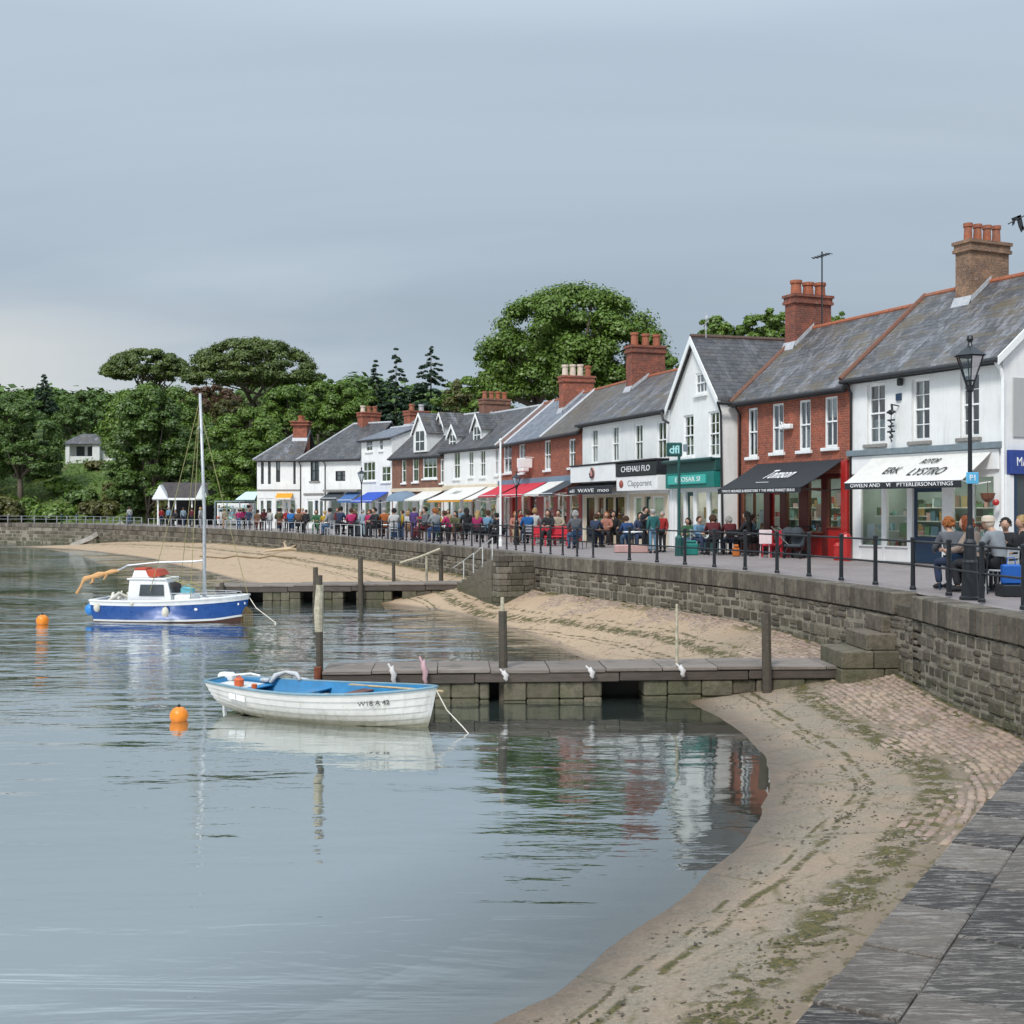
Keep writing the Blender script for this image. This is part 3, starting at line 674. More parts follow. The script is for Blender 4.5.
# ================================================================= jetties and steps
def line_frame(P,Q):
    P=Vector(P);Q=Vector(Q); d=(Q-P); L=math.hypot(d.x,d.y); return P,math.atan2(d.y,d.x),L
M['gap_shade']=plain('black_gap_shade',(.018,.017,.014),.8,.4,.5,6)  # near-black backing for the jetty gaps, their shade put into the colour
M['fender']=cloth('pale_rag',(.55,.52,.50)); M['lichen']=plain('pale_lichen_post',(.42,.38,.28),.85,.4,.4,14); M['rust']=plain('rusty_iron',(.20,.055,.025),.8,.4,.5,20)
M['rope']=plain('hemp_rope',(.42,.33,.2),.9,.3,.5,50); M['rope_white']=plain('pale_rope',(.62,.58,.5),.9,.2,.4,50)
def jetty(P,Q,z0,z1,width,posts,gaps,label,piers_h,beam=.17):
    P,rz,L=line_frame(P,Q); root=empty('stone_jetty',(P.x,P.y,0),rz,label,'jetty','low jetties running from the sea wall')
    zz=lambda x: z0+(z1-z0)*x/L
    x=0; mb=MB(); bm_=MB()
    while x<L-.05:
        w=min(random.uniform(.85,1.35),L-x); dz=random.uniform(-.012,.012)
        n=3
        for k in range(n):
            mb.cbox(x+.006,x+w-.006,width*k/n+.004-.03,width*(k+1)/n-.004-.03,zz(x+w/2)-.07+dz,zz(x+w/2)+dz,.012)
        x+=w
    mb.build('deck',M['deck'],root)
    m=MB(); m.box(.3,L-.05,width*.62,width*.68,-1,min(z0,z1)-.1); m.build('inner_face',M['gap_shade'],root)
    x=0
    while x<L-.05:
        w=min(random.uniform(2.0,2.9),L-x); z=zz(x+w/2)-.075
        bm_.cbox(x+.008,x+w-.008,.0,.14,z-beam,z,.012); bm_.cbox(x+.008,x+w-.008,width-.16,width-.03,z-beam,z,.012); x+=w
    bm_.build('edge_beam',M['beam'],root)
    # stone piers between the dark gaps
    xs=[0]+[g for gp_ in gaps for g in gp_]+[L]
    for i in range(0,len(xs),2):
        s=MB(); a,b=xs[i],xs[i+1]
        z=zz((a+b)/2)-.08-beam; 
        x=a
        while x<b-.02:
            w=min(random.uniform(.3,.75),b-x)
            if b-x-w<.12: w=b-x
            zt=z
            for k in range(3 if piers_h>.6 else 2):
                h=(z+.9)/ (4 if k<3 else 1)*random.uniform(.8,1.15) if k<2 else zt+.9
                s.cbox(x+.006,x+w-.006,.045+random.uniform(-.02,.02),width-.08,zt-h+.008,zt,.025); zt-=h
                if zt<-.7: break
            x+=w
        s.build('stone_pier',M['jettystone'],root)
    for (px_,h,r,kind,zb,side) in posts:
        m=MB(); zt=zz(px_)
        y=-.09 if side==0 else (width+.06 if side==1 else .30)
        if kind=='pole': m.tube([(px_,y,zb),(px_,y,zt+h)],r,8,r*.8)
        else:
            m.tube([(px_+.02,y,zb),(px_,y,zt),(px_-.01,y+.01,zt+h)],[r*1.05,r,r*.93],9)
        m.build('mooring_post',M['lichen'] if kind in('pole','pale') else M['post'],root,smooth=False)
        if kind=='capped':
            c=MB(); c.tube([(px_-.012,y+.01,zt+h),(px_-.012,y+.01,zt+h+.26)],r*.45,8,r*.4); c.build('pale_post_cap',M['lichen'],root)
        if kind=='wrapped':
            c=MB(); c.tube([(px_-.01,y+.01,zt+h*.40),(px_-.02,y+.01,zt+h*.62),(px_+.01,y,zt+h*.9)],[r*1.2,r*1.35,r*1.1],9); c.build('pale_sleeve',M['lichen'],root)
            c=MB(); c.tube([(px_+.0,y-.12,-.7),(px_-.02,y-.12,zt+.06)],r*1.1,8); c.build('rusty_bracket',M['rust'],root)
    return root,L,rz,P
J1P=(gx(322,22.0),22.0,0); J1Q=(7.35,22.55,0)
xj=lambda px: gx(px,22.25)-J1P[0]
j1,J1L,J1r,_=jetty(J1P,J1Q,.60,.66,1.25,
  [(xj(320)+.0,1.75,.066,'wrapped',-1.2,2),(xj(504),1.05,.085,'capped',-1.1,2),(xj(681),1.15,.032,'pole',.6,2),(xj(768),1.0,.09,'post',-.7,0)],
  [(xj(490),xj(504)),(xj(603),xj(645)),(xj(766),xj(775))],'near low stone jetty with weathered plank deck, the white dinghy moored at its end',.6)
# rags and fenders tied to the jetty
def rag(x,z,h,label,mat):
    m=MB(); y=-.05
    c,s=math.cos(J1r),math.sin(J1r); X=J1P[0]+x*c-y*s; Y=J1P[1]+x*s+y*c
    m.tube([(0,.02,h*.5),(-.02,-.03,h*.25),(.03,-.06,0),(.01,-.05,-h*.3),(.04,-.07,-h*.5)],[.015,.05,.055,.045,.03],7); m.tube([(-.09,.05,h*.62),(-.03,0,h*.3),(.03,-.06,0)],.02,5)
    o=m.build('mooring_fender',mat,None,smooth=True,loc=(X,Y,z)); tag(o,label,'fender','rags and fenders tied to the near jetty')
rag(xj(425),.60,.42,'pinkish twisted rag fender tied on the jetty edge beyond the bow of the white dinghy',cloth('pink_rag',(.48,.30,.32)))
rag(xj(394),.55,.30,'grey rag fender hanging on the jetty edge above the middle of the white dinghy',M['fender'])
rag(xj(505),.52,.16,'small white knotted rag at the foot of the capped mooring post',M['fender'])
rag(xj(591),.56,.18,'small white rag on the jetty edge left of the wide dark gap',M['fender'])
rag(xj(682),.58,.20,'white rag heaped around the foot of the thin pale pole',M['fender'])
# jetty 2
J2P=(gx(215,45.6),45.6,0); J2Q=(gx(486,45.4),45.4,0)
x2=lambda px: gx(px,45.5)-J2P[0]
jetty(J2P,J2Q,.66,.78,1.5,
  [(x2(222),.1,.09,'post',-1,0),(x2(316),.65,.10,'post',-1,0),(x2(361),1.0,.10,'post',-1,0),(x2(389),.75,.07,'post',-.2,1),(x2(423),.95,.06,'pole',-.2,1),(x2(438),1.15,.09,'post',-.2,1)],
  [(x2(245),x2(262)),(x2(300),x2(312)),(x2(343),x2(356)),(x2(392),x2(402))],'farther low jetty behind the blue boat, ending at the wall under the red awnings',.6,beam=.2)
o=MB().tube([at(400,563,46.2),at(410,560,46.3),at(420,557,46.4),at(440,549,46.6)],.06,6).build('driftwood_rail',M['lichen'],None); tag(o,'pale bent handrail pole leaning from the farther jetty post up to the wall top','pole')
# near stone steps against the wall
def steps_near():
    c,s=math.cos(J1r),math.sin(J1r)
    x0=gx(843,22.)-J1P[0]; root=empty('stone_steps',(J1P[0]+x0*c+.4*s,J1P[1]+x0*s-.42*c,0),J1r,'three worn block steps from the near jetty up to the notch in the wall','steps','stone flights down the sea wall')
    xe=J1L-x0+.05
    for (a,z0,z1,y0) in ((.0,-.15,.29,.10),(.0,.30,.62,.07),(0,.63,.95,.05),(.5,.95,1.26,.18),(.88,1.26,1.57,.42)):
        m=MB(); x=a; n=0
        while x<xe-.05:
            w=min(random.uniform(.6,.95),xe-x); 
            if xe-x-w<.3: w=xe-x
            m.cbox(x+.006,x+w-.006,y0+random.uniform(-.01,.01),1.35,z0,z1,.02); x+=w
        m.build('step',M['stepstone'],root)
steps_near()
# far flight: descends leftwards along the wall
def steps_far():
    root=empty('stone_steps',W(A40,0,0),0,'dark weedy flight of steps in the wall beside the farther jetty, below the red awnings','steps','stone flights down the sea wall')
    L0=Vector(root.location); n=8; a0=A40; a1=a_of_Y(45.3); ln=(a1-a0)
    for i in range(n):
        p,q=W(a0+.6+i*(ln-.6)/n),W(a0+.6+(i+1)*(ln-.6)/n+.02); nn=WN((a0+a1)/2); nn=Vector((nn[0],nn[1],0))
        z=PROM-.1-(i+.5)*(PROM-.85)/n; m=MB()
        A=p-L0;B=q-L0
        for k in range(3):
            zt=z-k*(z+.1)/3; zb=z-(k+1)*(z+.1)/3+.012
            m.prism([(A.x,A.y,zb),(B.x,B.y,zb),(B.x+nn.x*1.3,B.y+nn.y*1.3,zb),(A.x+nn.x*1.3,A.y+nn.y*1.3,zb)],(0,0,zt-zb))
        m.build('step',M['stepstone'],root)
    p=W(a0)-L0;q=W(a0+.6)-L0
    m=MB()
    for k in range(0):
        zt=PROM+.03-k*.34; m.prism([(p.x,p.y,zt-.33),(q.x,q.y,zt-.33),(q.x+nn.x*1.32,q.y+nn.y*1.32,zt-.33),(p.x+nn.x*1.32,p.y+nn.y*1.32,zt-.33)],(0,0,.32))
    ta=(q-p).normalized(); tl=(q-p).length; rz_=math.atan2(ta.y,ta.x)
    m.M=Matrix.Translation(p)@Matrix.Rotation(rz_,4,'Z'); zt=PROM+.03
    sgn=1 if Vector((-ta.y,ta.x,0)).dot(nn)>0 else -1
    while zt>.2:
        hh=random.uniform(.15,.24); x=-.01
        cuts=sorted([0,tl*random.uniform(.3,.7),tl]); yc=sorted([0.,random.uniform(.3,.5),random.uniform(.7,1.0),1.32])
        for i in range(2):
            for j in range(3): m.cbox(cuts[i]+.006,cuts[i+1]-.006,sgn*(yc[j]+.006),sgn*(yc[j+1]-.006+random.uniform(-.01,.01)),zt-hh+.01,zt,.02)
        zt-=hh
    m.M=Matrix.Identity(4); m.build('landing_block',M['wallstone'],root)
    m=MB()
    for fa,h in ((.9,.75),(2.2,.75),(3.6,.8),(4.9,.8)):
        pz=W(a0+fa,1.2)-L0; z=PROM-.1-(fa-.6)/(ln-.6)*(PROM-.85); m.tube([(pz.x,pz.y,z-.2),(pz.x,pz.y,z+h)],.025,5)
        qz=W(a0+fa+1.3,1.2)-L0; z2=PROM-.1-(fa+.7)/(ln-.6)*(PROM-.85); m.tube([(pz.x,pz.y,z+h),(qz.x,qz.y,z2+h)],.02,5)
    m.build('handrail',plain('galvanised_rail',(.5,.5,.48),.5,.3),root)
steps_far()
# far pale stairs at the left wall
p=at(118,529,118); q=at(75,547,111)
o=MB().tube([at(122,524,119.5),at(112,528,118),at(98,534,115.5),at(88,540,113.5),at(70,547,111.2)],.30,4).build('slipway_kerb',plain('pale_concrete',(.42,.38,.33),.9,.3,.3,2),None); tag(o,'pale concrete slip edge running down the dark wall at far left','slipway')
# ================================================================= boats
def hull_pts(L,B,sheer,keel,bow_rake,stern_w,q,t,off=0.,full=.55,stern_rake=0.,flare=1.5):
    """t 0 stern .. 1 bow, q 0 keel .. 1 gunwale"""
    w=B/2*(stern_w+(1-stern_w)*math.sin(min(1,t/.5)*PI/2) if t<.5 else max(0,1-((t-.5)/.5)**2.3)**.85)
    zk=keel(t); zs=sheer(t)
    y=max(0,w-off)*(q**full) ; z=zk+off*.6*(1-q)+(zs-zk)*(q**flare)
    x=t*L + (bow_rake*q**1.1)*(sstep(t,.55,1)) - stern_rake*q*(1-sstep(t,0,.4))
    return x,y,z
def loft(grid,close_keel=False):
    mb=MB(); n=len(grid);m=len(grid[0]); vs=[p for r in grid for p in r]
    fs=[(i*m+j,i*m+j+1,(i+1)*m+j+1,(i+1)*m+j) for i in range(n-1) for j in range(m-1)]
    mb.add(vs,fs); return mb
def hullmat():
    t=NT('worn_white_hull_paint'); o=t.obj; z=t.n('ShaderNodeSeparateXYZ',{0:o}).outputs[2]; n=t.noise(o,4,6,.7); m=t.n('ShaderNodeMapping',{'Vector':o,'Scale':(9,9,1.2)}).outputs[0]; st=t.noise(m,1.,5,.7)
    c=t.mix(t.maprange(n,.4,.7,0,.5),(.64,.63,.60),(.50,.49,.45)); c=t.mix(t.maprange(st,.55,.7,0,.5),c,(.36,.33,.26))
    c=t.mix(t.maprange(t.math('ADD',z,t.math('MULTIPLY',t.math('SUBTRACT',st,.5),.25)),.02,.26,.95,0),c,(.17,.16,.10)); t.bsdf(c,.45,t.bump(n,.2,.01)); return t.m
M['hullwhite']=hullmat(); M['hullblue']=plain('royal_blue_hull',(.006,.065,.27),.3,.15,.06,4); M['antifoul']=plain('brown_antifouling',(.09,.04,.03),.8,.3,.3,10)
M['innerblue']=plain('bright_blue_inner_hull',(.02,.20,.42),.5,.2,.15,6,grime=.3); M['rim_blue']=plain('grey_blue_rubbing_strake',(.16,.27,.33),.5,.2,.1,8)
M['boatwhite']=plain('gloss_white_deck',(.74,.75,.75),.35,.08,.06,5,grime=.2); M['orange']=plain('orange_plastic',(.75,.22,.01),.4,.15,.08,8); M['red_cloth']=cloth('red_cover',(.40,.06,.03)); M['orange_cloth']=cloth('orange_sail_cover',(.60,.33,.14))
M['boatglass']=plain('dark_cabin_glass',(.06,.07,.075),.12,.2,.02,3); M['alu']=plain('grey_alloy_mast',(.45,.47,.49),.4,.15,.08,10,metal=.3)
# ---- white dinghy
def dinghy():
    S=Vector((gx(232,21.5),21.4,0)); Bw=Vector((gx(428,19.75),19.75,0)); rz=math.atan2(Bw.y-S.y,Bw.x-S.x); L=(Bw-S).length-.05
    root=empty('rowing_dinghy',S,rz,'open white clinker dinghy with bright blue inside, moored by the near jetty','rowing boat')
    sheer=lambda t:.40+.15*(1-t)**1.8+.27*t**2.0; keel=lambda t:-.16+.10*(t<.0)+.30*max(0,.22-t)/.22*.75+.05*sstep(t,.75,1)
    K=dict(L=L,B=1.5,sheer=sheer,keel=keel,bow_rake=.22,stern_w=.5,stern_rake=.28,full=.5)
    T=[0,.04,.1,.2,.3,.4,.5,.6,.7,.78,.85,.9,.94,.97,.99,1.0]
    def side(sg,off,strakes=True):
        g=[]
        for t_ in T:
            r=[]
            ns=8
            for k in range(ns):
                for e in (0,1):
                    q=(k+e)/ns; x,y,z=hull_pts(q=q,t=t_,off=off,**K)
                    o_=(.016 if e==0 and k>0 and strakes else 0)*(1 if t_<.985 else .3)
                    r.append((x,sg*(y+o_),z-(.004 if e==0 else 0)))
            g.append(r)
        return g
    mb=MB()
    for sg in (1,-1):
        b=loft(side(sg,0)); mb.add(b.v,b.f)
    s1=[hull_pts(q=k/8,t=0,**K) for k in range(9)]
    mb.add([(x,y,z) for x,y,z in s1]+[(x,-y,z) for x,y,z in s1],[(k,k+1,9+k+1,9+k) for k in range(8)])
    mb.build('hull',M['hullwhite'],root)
    mb=MB()
    for sg in (1,-1):
        b=loft(side(sg,.035,False)); mb.add(b.v,b.f)
    s1=[hull_pts(q=k/8,t=.008,off=.035,**K) for k in range(9)]
    mb.add([(x+.03,y,z) for x,y,z in s1]+[(x+.03,-y,z) for x,y,z in s1],[(k,k+1,9+k+1,9+k) for k in range(8)])
    mb.box(.5,L-.9,-.42,.42,-.03,.0)
    mb.build('inner_hull',M['innerblue'],root)
    m=MB()
    for sg in (1,-1):
        pts=[Vector(hull_pts(q=1,t=t_,**K)) for t_ in T]; pts=[(p.x,sg*(p.y+.005),p.z) for p in pts]; m.tube(pts,.024,6)
    x,y,z=hull_pts(q=1,t=0,**K); m.tube([(x,y,z),(x,-y,z)],.024,6)
    m.build('gunwale',M['rim_blue'],root,smooth=True)
    for tt,nm in ((.16,'stern_thwart'),(.40,'thwart'),(.62,'thwart')):
        x,y,z=hull_pts(q=.93,t=tt,off=.03,**K); m=MB(); m.cbox(x-.12,x+.12,-y,y,z-.05,z-.02,.006); m.build(nm,M['innerblue'] if tt!=.62 else M['wood_brown'],root)
    m=MB(); zf=.43   # foredeck and stern bench in white
    pts=[hull_pts(q=.93,t=t_,off=.03,**K) for t_ in (.80,.88,.94,.99)]
    vs=[(p[0],p[1],p[2]) for p in pts]+[(p[0],-p[1],p[2]) for p in pts]; m.add(vs,[(i,i+1,5+i,4+i) for i in range(3)])
    m.build('foredeck',M['innerblue'],root)
    pts=[hull_pts(q=.9,t=t_,off=.03,**K) for t_ in (.005,.05,.10,.17)]
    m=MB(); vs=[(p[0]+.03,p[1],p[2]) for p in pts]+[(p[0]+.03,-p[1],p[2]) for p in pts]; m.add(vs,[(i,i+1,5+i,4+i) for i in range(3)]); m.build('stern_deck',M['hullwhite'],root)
    # registration marks near the bow, starboard side facing the viewer
    sx=1; pa=Vector(hull_pts(q=.86,t=.80,**K)); pb=Vector(hull_pts(q=.86,t=.90,**K)); pa.y*=-1;pb.y*=-1
    pc=Vector(hull_pts(q=.74,t=.80,**K)); pc.y*=-1
    u=(pb-pa).normalized(); w=(pa-pc).normalized(); nrm=u.cross(w).normalized(); w=nrm.cross(u)
    Mt=Matrix(((u.x,w.x,nrm.x,pa.x+nrm.x*.03-.02*0),(u.y,w.y,nrm.y,pa.y+nrm.y*.03),(u.z,w.z,nrm.z,pa.z+nrm.z*.03-.01),(0,0,0,1)))
    lettering('W18 A 42',.115,M['letter_black'],Mt,root,name='registration_letters',width=.52)
    pa=Vector(hull_pts(q=.80,t=.13,**K)); pb=Vector(hull_pts(q=.80,t=.22,**K)); pa.y*=-1;pb.y*=-1; u=(pb-pa).normalized(); w=Vector((0,0,1)); nrm=u.cross(w).normalized()
    m=MB(); 
    for f0,f1 in ((0,.17),(.19,.40)):
        a=pa+u*f0+nrm*.022;b=pa+u*f1+nrm*.022; m.prism([a-w*.05,b-w*.05,b+w*.05,a+w*.05],nrm*.006)
    m.build('name_plate',M['signwhite'],root)
    return root,rz,S,L,K
dg,drz,dS,dL,dK=dinghy()
def inboat(x,y,z): 
    c,s=math.cos(drz),math.sin(drz); return Vector((dS.x+x*c-y*s,dS.y+x*s+y*c,z))
m=MB(); m.cbox(-.10,.12,-.09,.09,.12,.36,.04); m.cbox(-.16,.16,-.11,.11,.33,.50,.05); m.tube([(.1,0,.45),(.5,.03,.50),(.7,.05,.47)],.02,6); m.tube([(-.02,0,.2),(-.07,0,-.25)],.04,6); m.box(-.16,.0,-.01,.01,-.32,-.18)
o=m.build('outboard_motor',M['boatwhite'],None,loc=inboat(-.30,.28,.12)); o.rotation_euler=(0,0,drz); tag(o,'white outboard motor clamped to the stern of the white dinghy','motor')
m=MB(); m.tube([(0,0,0),(.05,.1,.12),(.15,.25,.17),(.35,.3,.14),(.5,.2,.05)],[.035,.055,.03,.05,.03],7); m.tube([(.3,.3,.08),(.7,.34,.02)],.03,6); m.tube([(-.3,.1,.02),(-.05,.02,.04)],.04,6)
o=m.build('white_tarpaulin',cloth('white_tarp',(.50,.51,.52)),None,loc=inboat(.55,.42,.46),smooth=True); o.rotation_euler=(0,0,drz); tag(o,'crumpled white tarpaulin on the far side rail of the white dinghy','tarpaulin')
m=MB(); m.lathe([(.03,0),(.085,.01),(.09,.12),(.06,.15),(.03,.16)],10); m.tube([(-.07,0,.12),(0,0,.2),(.07,0,.12)],.012,5)
o=m.build('fuel_can',plain('red_orange_can',(.62,.12,.03),.4),None,loc=inboat(.22,-.05,.44)); tag(o,'red-orange can standing on the stern deck of the white dinghy','fuel can')
m=MB(); m.lathe([(.02,0),(.05,.0),(.05,.07),(.02,.08)],8); o=m.build('bailer_pot',plain('red_orange_can',(.62,.12,.03)),None,loc=inboat(.60,-.12,.44)); tag(o,'tiny orange pot on the stern deck of the white dinghy','pot')
for (x,y,lab) in ((1.95,-.12,'coil of tan and black rope in the middle of the white dinghy'),(2.65,-.02,'coil of dark rope nearer the bow of the white dinghy')):
    m=MB()
    for k in range(5):
        r=.20-.018*k+random.uniform(-.01,.01); m.tube([(r*1.3*math.cos(q),r*math.sin(q),.02+.022*k+.01*math.sin(3*q)) for q in np.linspace(0,2*PI,15)],.014,5)
    o=m.build('rope_coil',M['rope'] if x<2.2 else plain('dark_rope',(.05,.05,.06),.9,.3,.5,40),None,loc=inboat(x,y,.30)); tag(o,lab,'rope','rope coils lying in the dinghy')
m=MB(); m.tube([(0,0,0),(1.5,.03,.06)],.02,6); m.prism([(-.4,-.05,-.02),(0,-.02,0),(0,.02,0),(-.4,.06,-.02)],(0,0,.015))
o=m.build('oar',plain('pale_ash_wood',(.5,.37,.2),.5,.2,.2,20),None,loc=inboat(2.6,.42,.53)); o.rotation_euler=(0,.03,drz-.08); tag(o,'pale wooden oar lying along the far side of the white dinghy','oar')
o=MB().tube([inboat(dL+.20,0,.62),inboat(dL+.45,-.1,.32),inboat(dL+.8,-.2,.08),inboat(dL+1.0,-.3,-.05)],.009,5).build('mooring_rope',M['rope_white'],None); tag(o,'pale rope running from the bow of the white dinghy into the water','rope','mooring ropes')
# ---- blue cabin boat
def cabin_boat():
    Y=38.3; S=Vector((gx(101,Y),Y+.15,0)); Bw=Vector((gx(249,Y),Y-.15,0)); rz=math.atan2(Bw.y-S.y,Bw.x-S.x); L=(Bw-S).length-.25
    root=empty('cabin_boat',S,rz,'blue and white fishing boat with small cabin and a tall grey mast','fishing boat')
    sheer=lambda t:.62+.07*(1-t)**2+.22*t**2.2; keel=lambda t:-.32+.12*sstep(t,.8,1)
    K=dict(L=L,B=1.95,sheer=sheer,keel=keel,bow_rake=.30,stern_w=.75,stern_rake=.12,full=.42)
    T=[0,.03,.08,.16,.25,.35,.45,.55,.65,.74,.82,.88,.93,.96,.985,1.0]
    def rows(qs,off=0.):
        mb=MB()
        for sg in (1,-1):
            g=[[(lambda p:(p[0],sg*p[1],p[2]))(hull_pts(q=q,t=t_,off=off,**K)) for q in qs] for t_ in T]; b=loft(g); mb.add(b.v,b.f)
        s1=[hull_pts(q=q,t=0,off=off,**K) for q in qs]; n=len(qs)
        mb.add([(x,y,z) for x,y,z in s1]+[(x,-y,z) for x,y,z in s1],[(k,k+1,n+k+1,n+k) for k in range(n-1)])
        return mb
    qz=lambda z,t_=.4:((z-keel(t_))/(sheer(t_)-keel(t_)))**(1/1.5)
    rows([0,.2,.35,qz(.03)]).build('bottom',M['antifoul'],root,smooth=True)
    rows([qz(.03),qz(.09)],-.006).build('boot_stripe',M['boatwhite'],root,smooth=True)
    rows([qz(.09),.62,.72,.82,qz(.54)]).build('hull',M['hullblue'],root,smooth=True)
    rows([qz(.54),1.0],-.012).build('topsides',M['boatwhite'],root,smooth=True)
    m=MB()
    pts=[hull_pts(q=1,t=t_,**K) for t_ in T]
    vs=[(p[0],p[1],p[2]-.03) for p in pts]+[(p[0],-p[1],p[2]-.03) for p in pts]; n=len(T)
    k0=6
    m.add(vs,[(i,i+1,n+i+1,n+i) for i in range(k0,n-1)])
    m.box(.2,L*.45,-.55,.55,.18,.22)
    m.build('deck',M['boatwhite'],root)
    m=MB()
    for sg in (1,-1): m.tube([(p[0],sg*(p[1]+.01),p[2]+.01) for p in pts],.035,6)
    x,y,z=pts[0]; m.tube([(x,y,z),(x,-y,z)],.035,6); m.build('gunwale',M['boatwhite'],root,smooth=True)
    lx=lambda px: gx(px,Y)-S.x
    # cabin: main box with sloped sides and windscreen
    x0,x1=lx(134),lx(176); zt=1.34
    m=MB()
    b=[(x0,-.68,.5),(x1+.12,-.62,.5),(x1+.12,.62,.5),(x0,.68,.5)]; tp=[(x0+.06,-.58,zt),(x1-.10,-.54,zt),(x1-.10,.54,zt),(x0+.06,.58,zt)]
    m.add(b+tp,[(0,1,5,4),(1,2,6,5),(2,3,7,6),(3,0,4,7),(4,5,6,7),(0,3,2,1)]); m.cbox(x0-.02,x1-.10,-.62,.62,zt,zt+.05,.02)
    m.add([(x0+.08,-.45,zt+.06),(lx(165),-.42,zt+.06),(lx(165),.42,zt+.06),(x0+.08,.45,zt+.06),(x0+.14,-.40,1.62),(lx(153),-.38,1.62),(lx(153),.38,1.62),(x0+.14,.40,1.62)],[(0,1,5,4),(1,2,6,5),(2,3,7,6),(3,0,4,7),(4,5,6,7)])
    m.cbox(x1+.1,lx(196),-.5,.5,.55,.86,.05)
    cab=m.build('cabin',M['boatwhite'],root)
    m=MB()   # side windows (both sides) and windscreen
    for sg in (-1,1):
        f=lambda x,z:(x,sg*(.68-.10*(z-.5)/(zt-.5)-.03*(x-x0)/(x1-x0)+.012),z)
        m.prism([f(lx(146),.84),f(lx(171),.84),f(lx(170),1.19),f(lx(147),1.19)],(0,sg*.008,0))
    m.prism([(x1+.035,-.48,.86),(x1+.035,.48,.86),(x1-.05,.46,1.24),(x1-.05,-.46,1.24)],(.03,0,.008))
    m.build('cabin_window',M['boatglass'],cab)
    m=MB()
    m.prism([(lx(150),-.43,1.64),(lx(161),-.45,1.63),(lx(166),-.44,1.46),(lx(158),-.47,1.40),(lx(153),-.46,1.45)],(0,.8,.02)); m.cbox(lx(137),lx(149),-.3,.3,1.6,1.70,.03)
    m.build('roof_cover',M['red_cloth'],root)
    m=MB(); mx=lx(205); m.tube([(mx,0,.5),(mx,0,3.5),(mx-.14,0,7.25)],[.062,.055,.045],10); m.cbox(mx-.11,mx+.11,-.11,.11,.55,.78,.03); m.tube([(mx-.14,0,6.2),(mx-.12,-.3,6.1)],.012,5)
    mast=m.build('mast',M['alu'],root,smooth=True)
    # boom with furled orange cloth at its outer end
    m=MB(); m.tube([(mx,0,1.94),(mx-.25,0,1.90),(mx-1.5,0,1.86),(mx-2.5,0,1.76),(lx(118),.02,1.62),(lx(80),.05,1.35)],[.03,.03,.035,.03,.03,.02],6); m.build('boom',M['alu'],root)
    m=MB(); m.tube([(lx(118),.02,1.60),(lx(110),.02,1.56),(lx(103),.04,1.50),(lx(97),.0,1.46),(lx(90),.03,1.40),(lx(83),.03,1.34),(lx(79),.06,1.20)],[.03,.075,.055,.10,.06,.085,.03],7); m.tube([(lx(106),.0,1.52),(lx(103),.05,1.38),(lx(101),.08,1.30)],[.05,.04,.02],5); m.tube([(lx(92),.0,1.42),(lx(90),.05,1.24),(lx(87),.08,1.18)],[.05,.05,.02],5); m.tube([(lx(81),.04,1.3),(lx(78),.05,1.08),(lx(73),.1,.86)],[.05,.04,.05],6)
    o=m.build('furled_sail',M['orange_cloth'],root,smooth=False)
    m=MB()
    top=Vector((mx-.12,0,7.0)); xb,yb,zb=hull_pts(q=1,t=1,**K)
    for e in ((xb-.05,0,zb),(lx(158),-.7,1.0),(lx(172),.85,1.3),(mx-.15,-.9,.75)):
        a=top+Vector((-.05,0,-random.uniform(0,.5))); e=Vector(e); mid=(a+e)/2+Vector((0,0,-.12)); m.tube([a,mid,e],.011,4)
    m.tube([(mx,0,1.1),(lx(165),-.1,1.45)],.018,5); m.tube([(mx,-.3,1.0),(lx(178),-.3,1.3)],.02,5)
    m.build('rigging',plain('ochre_rigging_rope',(.26,.24,.10),.8),root)
    m=MB(); 
    for sg in (-1,1):
        hp=[(lx(p),sg*.8*f,.93) for p,f in ((180,.98),(200,.9),(222,.66),(240,.32))]; m.tube(hp,.014,5)
        for p in hp: m.tube([(p[0],p[1],.66),p],.014,5)
    m.build('bow_rail',M['alu'],root)
    m=MB(); 
    for p,zc,r in ((105,.48,.11),(142,.62,.07),(176,.36,.12)):
        x=lx(p); xx,yy,zz_=hull_pts(q=.85,t=min(1,max(0,x/L)),**K); m.ball((x,-yy-.05,zc),r,8,6,(1,.8,1.35)); m.tube([(x,-yy-.03,zc+r),(x,-yy-.02,.74)],.012,4)
    m.build('fender',cloth('dirty_white_fender',(.6,.57,.48)),root,smooth=True)
    m=MB(); m.ball((lx(94),-.35,.38),.20,10,8,(1,1,1)); m.build('stern_fender',plain('bright_blue_fender',(.02,.20,.55),.4),root,smooth=True)
    pa=Vector(hull_pts(q=.86,t=.985,**K)); pb=Vector(hull_pts(q=.86,t=.90,**K)); 
    m=MB(); 
    for (t_,q) in ((.95,.83),(.985,.83),(.72,.8)):
        p=Vector(hull_pts(q=q,t=t_,**K)); m.ball((p.x,-p.y-.01,p.z),.05,8,5,(1.2 if t_<.8 else .6,.25,.8))
    m.build('hull_fitting',M['boatwhite'],root,smooth=True)
    m=MB(); random.seed(3)
    for k in range(9):
        x=random.uniform(.15,1.1); m.tube([(x,random.uniform(-.6,.3),.66),(x+random.uniform(-.15,.2),random.uniform(-.5,.3),.74+random.uniform(0,.2)),(x+random.uniform(.1,.5),random.uniform(-.5,.3),.70)],random.uniform(.02,.06),6)
    m.build('heaped_tackle',M['rope_white'],root)
    return root,S,rz,L,K
cb,cS,crz,cL,cK=cabin_boat()
cbp=lambda x,y,z: Vector((cS.x+x*math.cos(crz)-y*math.sin(crz),cS.y+x*math.sin(crz)+y*math.cos(crz),z))
